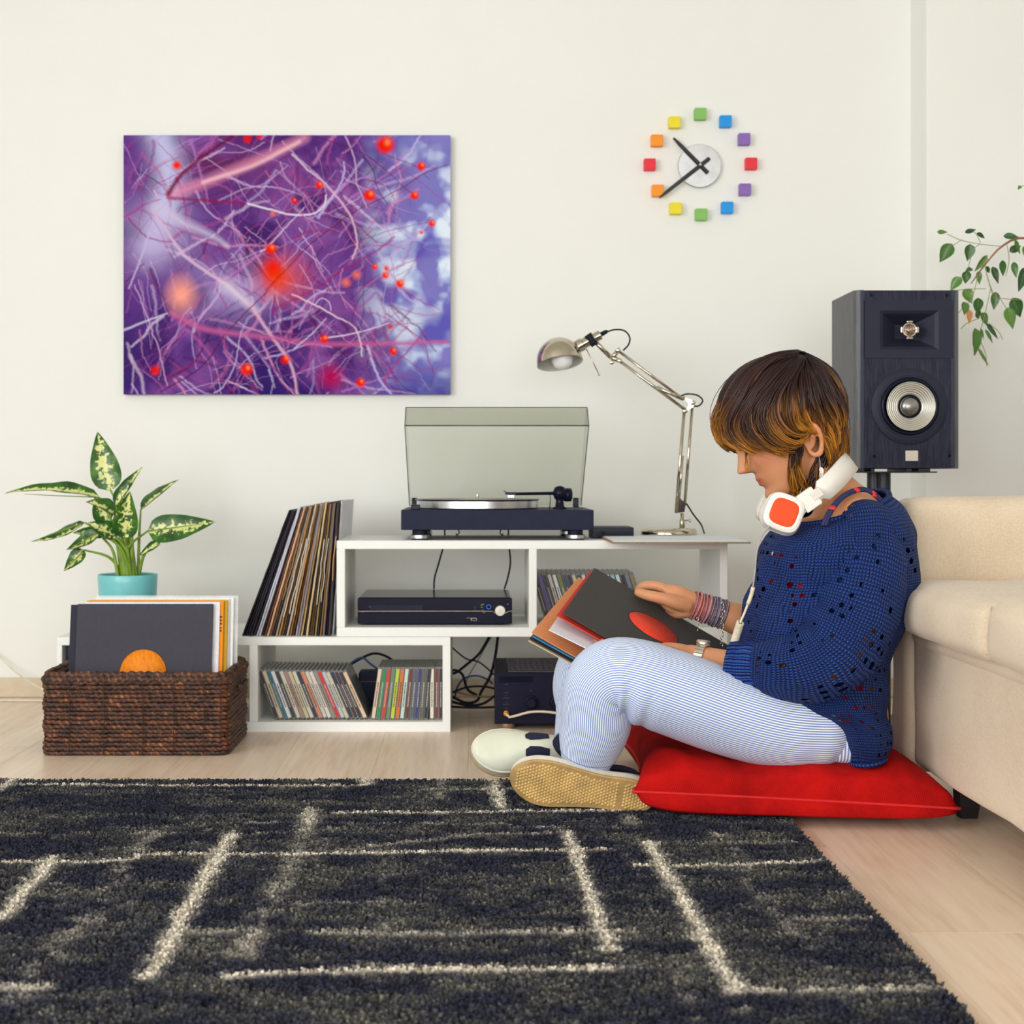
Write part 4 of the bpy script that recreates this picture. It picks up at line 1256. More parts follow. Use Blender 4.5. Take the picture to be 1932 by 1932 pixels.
    coneg = lt([(r_, d + .012) for r_, d in pr] + [(.021, -.002 + .012)], wc, (0, -1, 0), 72, closed=True)
    build('woofer_cone', coneg, M('cone_silver', C(196, 194, 184), .36, .75, var=.03), t)
    build('dust_cap', lt([(.0225, .001), (.021, .007), (.0165, .0115), (.010, .0145), (.004, .0158), (0, .016)], wc, (0, -1, 0), 40), M('dust_cap_metal', C(150, 148, 146), .3, .85), t)
    p = pp(1719.5, 860)
    build('badge', bx((p.x - .0142, Y0 - .0042, p.z - .0118), (p.x + .0142, Y0 - .001, p.z + .0118), .001), M('badge_silver', C(214, 204, 196), .4, .3), t, smooth=False)
    for q in ((1644, 557), (1786, 557), (1649, 861), (1791, 860)):
        build('grille_socket', lt([(.0018, 0), (.0036, 0), (.0036, .0016), (.0018, .002), (.0016, .0002)], Vector((pp(*q).x, Y0 - .0015, pp(*q).z)), (0, -1, 0), 16), gloss, t)
    # the stand
    st = empty('speaker_stand', (xc, 3.32, 0), 'black speaker stand with a twin-tube pole behind the sofa', 'stand')
    zp = z0 - .0095
    pl = M('stand_black', C(26, 28, 40), .4)
    X = lambda px: (px - CX) * Y0 / F
    build('top_plate', bx((X(1630), Y0 + .005, zp), (X(1770), Y0 + .17, zp + .003), .001), pl, st, smooth=False)
    for a, b in ((1612, 1632), (1645, 1652), (1712, 1722), (1735, 1757)):
        build('plate_spacer', bx((X(a), Y0 + .006, zp + .003), (X(b), Y0 + .16, z0 - .0003), .001), pl, st, smooth=False)
    px = X(1677); 
    build('pole', lt([(.0175, .02), (.0175, zp)], (px - .004, 3.32, 0), seg=28), pl, st, smooth='auto')
    build('pole', lt([(.0150, .02), (.0150, zp)], (px + .012, 3.30, 0), seg=28), pl, st, smooth='auto')
    build('base_plate', bx((px - .12, 3.22, .002), (px + .14, 3.46, .02), .004), pl, st, smooth=False)
speaker()

# ---------------------------------------------------------------- basket with records
def rope_mat():
    k = NT('seagrass_rope')
    uv = k.n('UVMap')
    sep = k.n('SeparateXYZ'); k.l(uv.outputs[0], sep.inputs[0])
    oi = k.n('ObjectInfo')
    tw = k.math('ADD', k.math('MULTIPLY', sep.outputs[1], 75.0), k.math('MULTIPLY', sep.outputs[0], 1.0))
    st = k.math('SINE', k.math('MULTIPLY', tw, 2 * PI))
    of = k.n('VectorMath', operation='ADD'); k.l(k.coord(), of.inputs[0]); k.l(k.math('MULTIPLY', oi.outputs['Random'], 37.0), of.inputs[1])
    f1 = k.noise(of.outputs[0], 36, 4, .65)
    f2 = k.noise(of.outputs[0], 160, 3, .6)
    f = k.math('ADD', k.math('MULTIPLY', f1, .7), k.math('MULTIPLY', f2, .3))
    f = k.math('ADD', f, k.math('MULTIPLY', st, .05))
    k.l(k.ramp(f, [(.40, C(38, 22, 18)), (.53, C(78, 44, 28)), (.62, C(118, 70, 40)), (.72, C(186, 122, 70))]), k.b.inputs['Base Color'])
    k.b.inputs['Roughness'].default_value = .55
    k.bump(k.math('ADD', st, k.math('MULTIPLY', f2, 1.5)), .5, .0015)
    return k.m
def basket():
    rm = rope_mat()
    x0, x1, y0, y1, zt = -.926, -.522, 3.045, 3.318, .172
    t = empty('seagrass_basket', ((x0 + x1) / 2, (y0 + y1) / 2, 0), 'brown woven seagrass basket full of records on the floor', 'basket')
    def loop(z, r, grow, n=340, seed=0, tw=120, amp=.09):
        rr = random.Random(seed)
        a0, a1, b0, b1 = x0 - grow + r, x1 + grow - r, y0 - grow + r, y1 + grow - r
        cr_ = .022
        pts = []
        cs = [(a1 - cr_, b0 + cr_, -PI / 2), (a1 - cr_, b1 - cr_, 0), (a0 + cr_, b1 - cr_, PI / 2), (a0 + cr_, b0 + cr_, PI)]
        for c, d, s in cs:
            for i in range(6):
                g = s + PI / 2 * i / 5
                pts.append((c + cr_ * math.cos(g), d + cr_ * math.sin(g)))
        pts.append(pts[0])
        p = np.array(pts)
        L = np.concatenate([[0], np.cumsum(np.hypot(*np.diff(p, axis=0).T))])
        s = np.linspace(0, L[-1], n + 1)[:-1]
        X, Y = np.interp(s, L, p[:, 0]), np.interp(s, L, p[:, 1])
        v, f, uv = [], [], []
        seg = 8
        ph = rr.random() * 9
        cx_, cy_ = (a0 + a1) / 2, (b0 + b1) / 2
        for i in range(n):
            j0, j1 = (i - 1) % n, (i + 1) % n
            T = Vector((X[j1] - X[j0], Y[j1] - Y[j0], 0)).normalized()
            N = Vector((T.y, -T.x, 0))
            zz = z + .0014 * mnoise.noise(Vector((X[i] * 22, Y[i] * 22, seed * 3.1)))
            ra = r * (1 + .16 * mnoise.noise(Vector((X[i] * 60, Y[i] * 60, seed * 1.7))))
            for j in range(seg):
                g = 2 * PI * j / seg
                q = ra * (1 + amp * math.cos(2 * g - s[i] * tw * 2 + ph))
                v.append(Vector((X[i], Y[i], zz)) + N * math.cos(g) * q * .8 + Vector((0, 0, 1)) * math.sin(g) * q)
        for i in range(n):
            k = (i + 1) % n
            for j in range(seg):
                m = (j + 1) % seg
                f.append((i * seg + j, k * seg + j, k * seg + m, i * seg + m))
                e0, e1 = s[i], s[i] + L[-1] / n
                uv.append(((j / seg, e0), (j / seg, e1), ((j + 1) / seg, e1), ((j + 1) / seg, e0)))
        return G().add(v, f, uv)
    rows = 17
    for i in range(rows):
        z = .0055 + i * (.150 / (rows - 1)) 
        build('rope_row', loop(z, .0050, .0015 * math.sin(i * 1.3) + .001 * (i / rows), seed=i), rm, t)
    for dz, gr, r, sd in ((.162, .004, .0078, 31), (.1705, -.001, .0080, 32), (.164, -.008, .0070, 33)):
        build('rim_braid', loop(dz, r, gr, n=420, seed=sd, tw=170, amp=.2), rm, t)
    lin_ = M('basket_lining', C(52, 30, 24), .8, var=.2)
    g = G()
    e = .010
    for lo, hi in (((x0 + e, y0 + e, .002), (x1 - e, y0 + e + .003, .16)), ((x0 + e, y1 - e - .003, .002), (x1 - e, y1 - e, .16)), ((x0 + e, y0 + e, .002), (x0 + e + .003, y1 - e, .16)), ((x1 - e - .003, y0 + e, .002), (x1 - e, y1 - e, .16)), ((x0 + e, y0 + e, .001), (x1 - e, y1 - e, .005))):
        g.add(*box(lo, hi))
    build('inner_weave', g, lin_, t, smooth=False)
    for px in (132, 197, 270, 328, 385):
        x = (px - CX) * y0 / F
        build('stitch', tb([(x, y0 - .0072, .158, .0011), (x + .001, y0 - .0062, .08, .0011), (x, y0 - .006, .006, .0011)], 12, 6), lin_, t)
    # handle slot cord on the right side
    build('handle_cord', tb([(x1 + .006, y0 + .09, .135, .005), (x1 + .008, y0 + .14, .128, .005), (x1 + .006, y0 + .19, .135, .005)], 14, 8), rm, t)
    # records standing inside
    zf = .0055
    def rec(name, x, y, w, col, rx, rz, lab, th=.0028, m=paper_m, h=None, dz=0):
        v, f = box((-w / 2, -th / 2, 0), (w / 2, th / 2, h or w), .0008, 1)
        g = G().add(v, f).xf(Matrix.Translation((x, y, zf + dz)) @ Matrix.Rotation(rz, 4, 'Z') @ Matrix.Rotation(-rx, 4, 'X'))
        o = build(name, g, m, smooth=False, label=lab, cat='record', group='records in the basket')
        o.color = C(*col)
        return o
    xc = lambda px: (px - CX) * 3.16 / F
    b = rec('record_sleeve', xc(270), 3.135, .302, (64, 62, 74), .16, .0, 'dark grey sleeve with an orange centre label, frontmost in the basket', h=.310)
    R = Matrix.Translation((xc(270), 3.135, zf)) @ Matrix.Rotation(-.16, 4, 'X')
    g = lt([(.0, .0), (.0515, .0), (.0515, .0008), (0, .0009)], (0, -.0014, .158), (0, -1, 0), 56).xf(R)
    o = build('centre_label', g, card_m, b); o.color = C(255, 146, 12)
    g = lt([(.0515, .0), (.0530, .0), (.0530, .0011), (.0515, .0011), (.0515, 0)], (0, -.0014, .158), (0, -1, 0), 56, closed=True).xf(R)
    o = build('die_cut_edge', g, card_m, b); o.color = C(54, 48, 56)
    rec('record_sleeve', xc(258), 3.1405, .304, (40, 38, 54), .16, .012, 'black sleeve peeping out left behind the frontmost record in the basket', h=.308)
    rec('record_sleeve', xc(281), 3.1465, .303, (238, 236, 240), .15, .0, 'white paper sleeve behind the dark one in the basket', h=.313, m=paper_m, th=.0016)
    y = rec('record_sleeve', xc(286), 3.152, .307, (244, 150, 20), .145, .0, 'orange sleeve with dark lettering at its edge in the basket', h=.316)
    k = G()
    for z, w in ((.262, .004), (.270, .0035), (.2775, .004), (.247, .003), (.2535, .0028)):
        k.add(*box((.141, -.0019, z), (.141 + .009, -.0013, z + w)))
    o = build('lettering', k.xf(Matrix.Translation((xc(286), 3.152, zf)) @ Matrix.Rotation(-.145, 4, 'X')), card_m, y, smooth=False); o.color = C(60, 34, 28)
    rec('record_sleeve', xc(292), 3.159, .309, (206, 154, 24), .14, .0, 'mustard yellow sleeve standing in the basket', h=.316)
    rec('record_sleeve', xc(294), 3.167, .312, (226, 226, 222), .13, .0, 'pale grey sleeve standing in the basket', h=.318)
    rec('record_sleeve', xc(300), 3.176, .313, (240, 241, 240), .12, -.01, 'white sleeve second from the back in the basket', h=.320, m=paper_m)
    k = NT('clear_polythene')
    tr = k.n('BsdfTransparent'); gl = k.n('BsdfPrincipled'); gl.inputs['Base Color'].default_value = (.85, .87, .87, 1); gl.inputs['Roughness'].default_value = .25
    mx = k.n('MixShader'); k.l(k.ramp(k.noise(k.coord(), 30), [(.3, (.25,) * 3 + (1,)), (.7, (.45,) * 3 + (1,))]), mx.inputs[0]); k.l(tr.outputs[0], mx.inputs[1]); k.l(gl.outputs[0], mx.inputs[2]); k.l(mx.outputs[0], k.out.inputs[0])
    rec('record_sleeve', xc(304), 3.186, .322, (255, 255, 255), .11, -.01, 'record in a clear plastic outer sleeve at the back of the basket', h=.324, m=k.m, th=.004)
basket()

# ---------------------------------------------------------------- plants
def leaf_mesh(base, tip, width, nrm, curl=.15, droop=.0, shape='dief', n=14):
    """leaf blade from base to tip; nrm ~ direction its face looks; uv.x across (0..1), uv.y along"""
    base, tip = Vector(base), Vector(tip)
    ax = tip - base
    L = ax.length
    axn = ax.normalized()
    nrm = Vector(nrm)
    nrm = (nrm - axn * nrm.dot(axn)).normalized()
    sd = axn.cross(nrm)
    v, f, uv = [], [], []
    m = 8
    for i in range(n + 1):
        t = i / n
        if shape == 'dief':
            w = (math.sin(PI * min(1, t ** .62)) ** .8) * (1 - .25 * t) if t < 1 else 0
            w = max(w, .02 if t < .5 else .004)
        else:
            w = math.sin(PI * t ** .75) ** .9 * (1 - .35 * t) if 0 < t < 1 else .0
            w = max(w, .03) if t < .97 else .01
        c = base + ax * t - nrm * droop * L * (4 * t * (1 - t)) * -1
        for j in range(m + 1):
            s = 2 * j / m - 1
            wave = .012 * L * math.sin(t * 17 + s * 2) * abs(s)
            v.append(c + sd * s * width / 2 * w + nrm * (curl * width * w * s * s + wave * w - .0006 * (1 if abs(s) < .1 else 0)))
    for i in range(n):
        for j in range(m):
            a = i * (m + 1) + j
            f.append((a, a + 1, a + m + 2, a + m + 1))
            uv.append(((j / m, i / n), ((j + 1) / m, i / n), ((j + 1) / m, (i + 1) / n), (j / m, (i + 1) / n)))
    # a thin underside gives the blade thickness
    o = len(v)
    th = .0006
    v2 = [p - nrm * th for p in v]
    f2 = [tuple(o + a for a in reversed(q)) for q in f]
    uv2 = [tuple(reversed(q)) for q in uv]
    return v + v2, f + f2, uv + uv2
def dief_mat():
    k = NT('variegated_leaf')
    uv = k.n('UVMap'); sep = k.n('SeparateXYZ'); k.l(uv.outputs[0], sep.inputs[0])
    d = k.math('ABSOLUTE', k.math('SUBTRACT', sep.outputs[0], .5))          # 0 mid .. .5 edge
    n1 = k.noise(k.mapping(k.coord(), (1, 1, 1)), 95, 3, .6)
    n2 = k.noise(k.coord(), 30, 2, .5)
    e = k.math('ADD', k.math('MULTIPLY', d, -1.15), k.math('ADD', k.math('MULTIPLY', n1, 1.5), k.math('MULTIPLY', n2, .5)))
    pale = k.ramp(e, [(.78, (0, 0, 0, 1)), (.88, (1, 1, 1, 1))])
    green = k.ramp(n2, [(.3, C(26, 66, 20)), (.55, C(48, 102, 26)), (.75, C(96, 146, 40))])
    k.l(k.mix(pale, green, C(218, 222, 140)), k.b.inputs['Base Color'])
    k.b.inputs['Roughness'].default_value = .32
    k.b.inputs['Transmission Weight'].default_value = 0
    return k.m
def dieffenbachia():
    Yc = 3.48
    lm = dief_mat()
    stem_m = M('stem_green', C(126, 158, 52), .45, var=.15)
    p0 = P(241, 1200, Yc)
    pot = empty('potted_plant', (p0.x, Yc, .2216), 'variegated dumb cane in a turquoise pot behind the basket', 'plant')
    R = 55.5 * Yc / F
    zt = CH - (1083 - CY) * Yc / F
    tq = M('turquoise_glaze', C(120, 200, 204), .3, var=.02)
    build('pot', lt([(R * .86, .2217), (R * .90, .224), (R * .985, zt - .02), (R, zt - .002), (R * .985, zt), (R * .94, zt - .002), (R * .92, zt - .02), (0, zt - .021)], (p0.x, Yc, 0), seg=64), tq, pot, smooth='auto')
    build('soil', lt([(R * .93, zt - .022), (R * .93, zt - .014), (0, zt - .011)], (p0.x, Yc, 0), seg=32), M('soil', C(60, 44, 34), .95, var=.3, bump=.8), pot)
    root = P(243, 1084, Yc)
    L = [  # base, tip, width px, dy base, dy tip, normal, curl, droop
        ((209, 926), (180, 814), 62, 0, .02, (.05, -1, .1), .10, .04),
        ((192, 938), (22, 930), 46, -.02, -.05, (-.1, -.45, .9), .18, .07),
        ((284, 1001), (414, 983), 58, -.03, -.06, (0, -1, .25), .10, -.05),
        ((262, 962), (329, 905), 26, .02, .05, (-.4, -.6, .4), .3, .03),
        ((246, 1014), (258, 926), 52, -.06, -.07, (.1, -1, .15), .22, .02),
        ((222, 954), (269, 881), 27, -.02, .0, (-.3, -.9, .2), .35, .04),
        ((166, 985), (74, 1019), 28, -.03, -.06, (-.1, -.6, .8), .25, -.10),
        ((197, 1003), (143, 1034), 36, -.05, -.08, (-.2, -.8, .6), .25, -.10),
        ((167, 1036), (134, 1074), 34, -.04, -.06, (-.3, -1, .2), .2, -.06),
        ((306, 1021), (267, 1049), 18, -.02, -.03, (.2, -.8, .5), .3, .03),
        ((205, 985), (176, 935), 44, .0, .02, (-.1, -1, .2), .2, .03),
        ((222, 1010), (176, 985), 40, -.03, -.05, (.1, -.9, .5), .25, .06),
        ((230, 985), (215, 938), 40, .04, .07, (0, -1, .2), .2, .03),
        ((196, 1012), (148, 1004), 32, -.02, -.05, (0, -.7, .7), .25, .05),
        ((224, 968), (175, 946), 44, -.03, -.06, (0, -.6, .8), .2, .06),
    ]
    for i, (b, tp, w, d0, d1, nr, cu, dr) in enumerate(L):
        B = P(*b, Yc) + Vector((0, d0, 0)); T = P(*tp, Yc) + Vector((0, d1, 0))
        lf = build('leaf', G().add(*leaf_mesh(B, T, w * Yc / F, nr, cu, dr)), lm, pot)
        build('midrib', tb([tuple(B) + (.0014,), tuple(B + (T - B) * .5 + Vector(nr).normalized() * -.0008) + (.0011,), tuple(B + (T - B) * .8) + (.0006,)], 8, 6), stem_m, lf)
        s = root + Vector((random.uniform(-.022, .022), random.uniform(-.02, .01), -.01))
        mid = s.lerp(B, .55) + Vector(((s.x - B.x) * .22, 0, .012))
        build('stalk', tb([tuple(s) + (.0044,), tuple(mid) + (.0036,), tuple(B) + (.0022,)], 14, 8), stem_m, pot)
    for dx, top, r in ((0, (232, 985), .0085), (.012, (248, 1000), .007), (-.012, (225, 1000), .006)):
        s = root + Vector((dx, -.01, -.012)); e = P(*top, Yc - .01)
        build('cane', tb([tuple(s) + (r,), tuple(s.lerp(e, .5)) + (r * .85,), tuple(e) + (r * .45,)], 10, 10), stem_m, pot)
dieffenbachia()
def ficus():
    Yc = 3.53
    k = NT('ficus_leaf')
    n2 = k.noise(k.coord(), 25, 2)
    oi = k.n('ObjectInfo')
    k.l(k.mix(oi.outputs['Random'], k.ramp(n2, [(.3, C(22, 62, 40)), (.7, C(44, 96, 48))]), C(92, 140, 52)), k.b.inputs['Base Color'])
    k.b.inputs['Roughness'].default_value = .3
    bark = M('ficus_bark', C(150, 104, 74), .7, var=.2); twm = M('ficus_twig', C(150, 152, 96), .6)
    q = lambda px, py, d=0: tuple(P(px, py, Yc) + Vector((0, d, 0)))
    base = Vector((1.55, 3.45, 0))
    t = empty('weeping_fig', base, 'weeping fig with drooping green leaves behind the loudspeaker', 'plant')
    build('branch', tb([q(1832, 535) + (.0012,), q(1858, 500) + (.002,), q(1890, 465) + (.0026,), q(1932, 449) + (.003,), q(2010, 470) + (.005,), (1.50, 3.50, 1.0, .008), (1.55, 3.45, .5, .012), (1.55, 3.45, .22, .014)], 60, 8), bark, t)
    build('pot', lt([(.09, .001), (.12, .01), (.14, .24), (.15, .25), (.13, .25), (.12, .22), (0, .22)], base, seg=40), M('terracotta', C(176, 110, 80), .8), t, smooth='auto')
    tw = [((1890, 465), (1850, 460), (1815, 452), (1790, 440)), ((1858, 500), (1870, 540), (1885, 560), (1932, 565)), ((1858, 500), (1866, 530), (1878, 565)), ((1850, 460), (1838, 470), (1830, 500), (1825, 520)),
          ((1815, 452), (1800, 462)), ((1845, 520), (1835, 560), (1810, 590)), ((1860, 545), (1830, 545), (1800, 548)), ((1870, 540), (1860, 590), (1848, 640), (1850, 660)), ((1848, 600), (1825, 610), (1815, 620)),
          ((1900, 462), (1905, 490), (1900, 520)), ((1885, 560), (1905, 590), (1910, 600)), ((1848, 640), (1860, 665), (1864, 690)), ((1850, 458), (1842, 440), (1832, 434)), ((1866, 610), (1885, 625), (1894, 640)), ((2000, 462), (1985, 400), (1958, 356), (1932, 348))]
    for p in tw:
        build('twig', tb([q(*a, .004 * i) + (.0009,) for i, a in enumerate(p)], 14, 6), twm, t)
    lv = [((1800, 458), (1780, 492), 24), ((1775, 434), (1794, 435), 8), ((1818, 440), (1840, 434), 9), ((1846, 438), (1864, 447), 8), ((1836, 458), (1832, 490), 19), ((1862, 482), (1840, 512), 13), ((1832, 508), (1830, 532), 16), ((1820, 520), (1802, 545), 18),
          ((1850, 510), (1850, 536), 11), ((1880, 500), (1893, 532), 14), ((1898, 488), (1902, 518), 12), ((1910, 495), (1916, 525), 12), ((1900, 442), (1930, 446), 12), ((1905, 475), (1930, 462), 14), ((1930, 465), (1928, 490), 12), ((1932, 505), (1918, 552), 20),
          ((1820, 545), (1836, 572), 22), ((1818, 570), (1816, 596), 16), ((1850, 560), (1852, 590), 18), ((1880, 550), (1878, 584), 16), ((1858, 588), (1872, 612), 20), ((1845, 585), (1852, 600), 14), ((1902, 580), (1908, 622), 20), ((1916, 560), (1934, 596), 24),
          ((1836, 620), (1838, 672), 22), ((1850, 620), (1856, 640), 7), ((1862, 610), (1884, 640), 8), ((1850, 655), (1866, 690), 6), ((1858, 622), (1873, 648), 6), ((1866, 500), (1876, 512), 8), ((1932, 348), (1924, 356), 7), ((1800, 546), (1790, 549), 6), ((1838, 505), (1822, 512), 10), ((1910, 455), (1924, 480), 10)]
    for i, (b, e, w) in enumerate(lv):
        d = random.uniform(-.02, .03)
        if b[0] < 1816 and b[1] > 535: d = .06
        B = Vector(q(*b, d)); T = Vector(q(*e, d + random.uniform(-.015, .015)))
        lf = build('leaf', G().add(*leaf_mesh(B, T, w * Yc / F * 1.25, (random.uniform(-.5, .5), -1, random.uniform(-.1, .5)), .18, random.uniform(-.05, .05), 'fig', 9)), k.m, t)
        if w > 12:
            build('midrib', tb([tuple(B) + (.0008,), tuple(B + (T - B) * .8 + Vector((0, -.0006, 0))) + (.0004,)], 4, 5), twm, lf)
    B, T = Vector(q(1826, 585, -.01)), Vector(q(1826, 612, -.01))
    build('leaf', G().add(*leaf_mesh(B, T, .018, (0, -1, .2), .2, 0, 'fig', 9)), M('dry_leaf', C(214, 150, 84), .6), t, label='orange withered leaf')
ficus()

# ---------------------------------------------------------------- sofa
def sofa():
    k = NT('linen_upholstery')
    co = k.coord()
    w1 = k.noise(k.mapping(co, (1, 1, 9)), 120, 3, .6)
    w2 = k.noise(k.mapping(co, (9, 9, 1)), 120, 3, .6)
    n3 = k.noise(co, 5, 2)
    f = k.math('ADD', k.math('MULTIPLY', w1, .5), k.math('MULTIPLY', w2, .5))
    k.l(k.ramp(k.math('ADD', k.math('MULTIPLY', f, .7), k.math('MULTIPLY', n3, .3)), [(.36, C(206, 184, 157)), (.52, C(225, 207, 181)), (.68, C(234, 219, 195))]), k.b.inputs['Base Color'])
    k.b.inputs['Roughness'].default_value = .85
    k.b.inputs['Sheen Weight'].default_value = .2
    k.bump(f, .35, .001)
    lm = k.m
    t = empty('sofa', (1.25, 1.9, 0), 'beige linen sofa at the right, its arm beside the seated person', 'sofa')
    fx = .80
    build('base', G().add(*puffbox((fx, 1.05, .068), (1.62, 2.615, .33), .018, (.004, 0, 0), 22, .004, 3)), lm, t)
    build('base_rail', G().add(*puffbox((fx - .006, 1.05, .285), (1.62, 2.61, .338), .02, (.004, 0, 0), 18, .002, 5)), lm, t)
    build('arm', G().add(*puffbox((.79, 2.612, .05), (1.62, 2.725, .556), .028, (0, .012, .004), 22, .004, 9)), lm, t)
    build('arm', G().add(*puffbox((.79, .94, .05), (1.62, 1.05, .556), .028, (0, .012, .004), 14, .004, 9)), lm, t)
    build('back', G().add(*puffbox((1.55, .94, .05), (1.75, 2.725, .78), .04, (.01, 0, 0), 18, .004, 2)), lm, t)
    for i, (a, b) in enumerate(((2.112, 2.606), (1.60, 2.098), (1.06, 1.59))):
        c = build('seat_cushion', G().add(*puffbox((.752 - .004 * i, a, .318), (1.50, b, .408 + .004 * (i > 0)), .026, (.014, .006, .016), 24, .005, 11 + i)), lm, t)
        pts = [(.762, a + .012, .33), (.760, a + .006, .37), (.766, a + .012, .402)]
        build('piping', tb(pts, 10, 6, rad=.0022), lm, c)
    foot = M('sofa_foot', C(34, 28, 36), .5)
    for x, y in ((.86, 2.50), (.86, 1.12), (1.55, 2.50), (1.55, 1.12)):
        build('foot', lt([(.020, .0005), (.024, .02), (.027, .07)], (x, y, 0), seg=4), foot, t, smooth=False)
sofa()

# ---------------------------------------------------------------- red floor cushion
def red_cushion():
    k = NT('red_canvas')
    co = k.coord('UV')
    m = k.mapping(co, (150, 150, 1))
    sep = k.n('SeparateXYZ'); k.l(m, sep.inputs[0])
    wv = k.math('MULTIPLY', k.math('SINE', k.math('MULTIPLY', sep.outputs[0], 2 * PI)), k.math('SINE', k.math('MULTIPLY', sep.outputs[1], 2 * PI)))
    n1 = k.noise(k.coord(), 14, 3)
    f = k.math('ADD', k.math('MULTIPLY', wv, .12), n1)
    k.l(k.ramp(f, [(.3, C(150, 10, 10)), (.7, C(194, 18, 15))]), k.b.inputs['Base Color'])
    k.b.inputs['Roughness'].default_value = .85
    k.b.inputs['Specular IOR Level'].default_value = .12
    k.bump(wv, .3, .001)
    t = empty('floor_cushion', (.55, 2.72, 0), 'red canvas floor cushion under the seated person', 'cushion')
    N = 56
    # corner positions on the floor, seam height at each
    c00, c10, c11, c01 = Vector((.272, 2.447, .056)), Vector((.815, 2.402, .037)), Vector((.80, 2.985, .045)), Vector((.30, 2.99, .05))
    top, bot, uvs = [], [], []
    pp = {}
    for i in range(N + 1):
        for j in range(N + 1):
            u, v = i / N, j / N
            u_, v_ = 2 * u - 1, 2 * v - 1
            p = (c00 * (1 - u) + c10 * u) * (1 - v) + (c01 * (1 - u) + c11 * u) * v
            # edges bow inwards between pointed corners
            e = .026; ev = .006
            p.x -= e * (1 - v_ * v_) * u_ ** 5 if abs(u_) > 0 else 0
            p.y -= ev * (1 - u_ * u_) * v_ ** 5
            q = ((1 - u_ ** 4) * (1 - v_ ** 6)) ** .40
            wr = mnoise.noise(Vector((p.x * 16, p.y * 9, 1.3))) * .009 * q + mnoise.noise(Vector((p.x * 24 + p.y * 6, p.y * 5, 7.7))) * .006 * q + mnoise.noise(Vector((p.x * 40, p.y * 8, 4.3))) * .003 * (1 - q) * q * 4
            sag = -.022 * math.exp(-(((p.x - .50) / .20) ** 2 + ((p.y - 2.6) / .22) ** 2))
            hi = p + Vector((0, 0, .078 * q + wr + sag * q))
            lo = Vector((p.x, p.y, p.z + (.0125 - p.z) * min(1, q * 1.25)))
            # front wall of the pillow bulges towards the viewer
            bul = .030 * min(1, q * 1.6) * (1 - q) * 2.4
            hi.y += bul * v_ * .5; lo.y += bul * v_ * 1.0
            top.append(hi); bot.append(lo); pp[(i, j)] = p
    f, uv = [], []
    ix = lambda i, j: i * (N + 1) + j
    o = len(top)
    for i in range(N):
        for j in range(N):
            f.append((ix(i, j), ix(i + 1, j), ix(i + 1, j + 1), ix(i, j + 1)))
            w = tuple((a / N, b / N) for a, b in ((i, j), (i + 1, j), (i + 1, j + 1), (i, j + 1)))
            uv.append(w)
            f.append(tuple(o + a for a in (ix(i, j), ix(i, j + 1), ix(i + 1, j + 1), ix(i + 1, j))))
            uv.append(tuple((a / N, b / N) for a, b in ((i, j), (i, j + 1), (i + 1, j + 1), (i + 1, j))))
    build('cover', G().add(top + bot, f, uv), k.m, t)
    ring = [pp[(i, 0)] for i in range(N + 1)] + [pp[(N, j)] for j in range(1, N + 1)] + [pp[(i, N)] for i in range(N - 1, -1, -1)] + [pp[(0, j)] for j in range(N - 1, -1, -1)]
    build('piping', tb([tuple(p) + (.0026,) for p in ring], None, 6), M('red_piping', C(206, 26, 26), .8), t)
red_cushion()

# ---------------------------------------------------------------- the seated person
YM = 2.60                                              # mid plane of the body
person = empty('person', P(1540, 1420, YM), 'person in a blue knitted sweater and striped trousers sitting cross-legged, reading a record sleeve', 'person')
SP = YM / F                                            # metres per photo pixel at the mid plane
# head frame: pitched forward
HO = P(1470, 802, YM)
PIT = math.radians(30)
HF = Vector((-math.cos(PIT), 0, -math.sin(PIT)))       # forward
HU = Vector((-math.sin(PIT), 0, math.cos(PIT)))        # up
HS = Vector((0, -1, 0))                                # towards the viewer (her left)
def H(f, s, u): return HO + HF * f + HS * s + HU * u

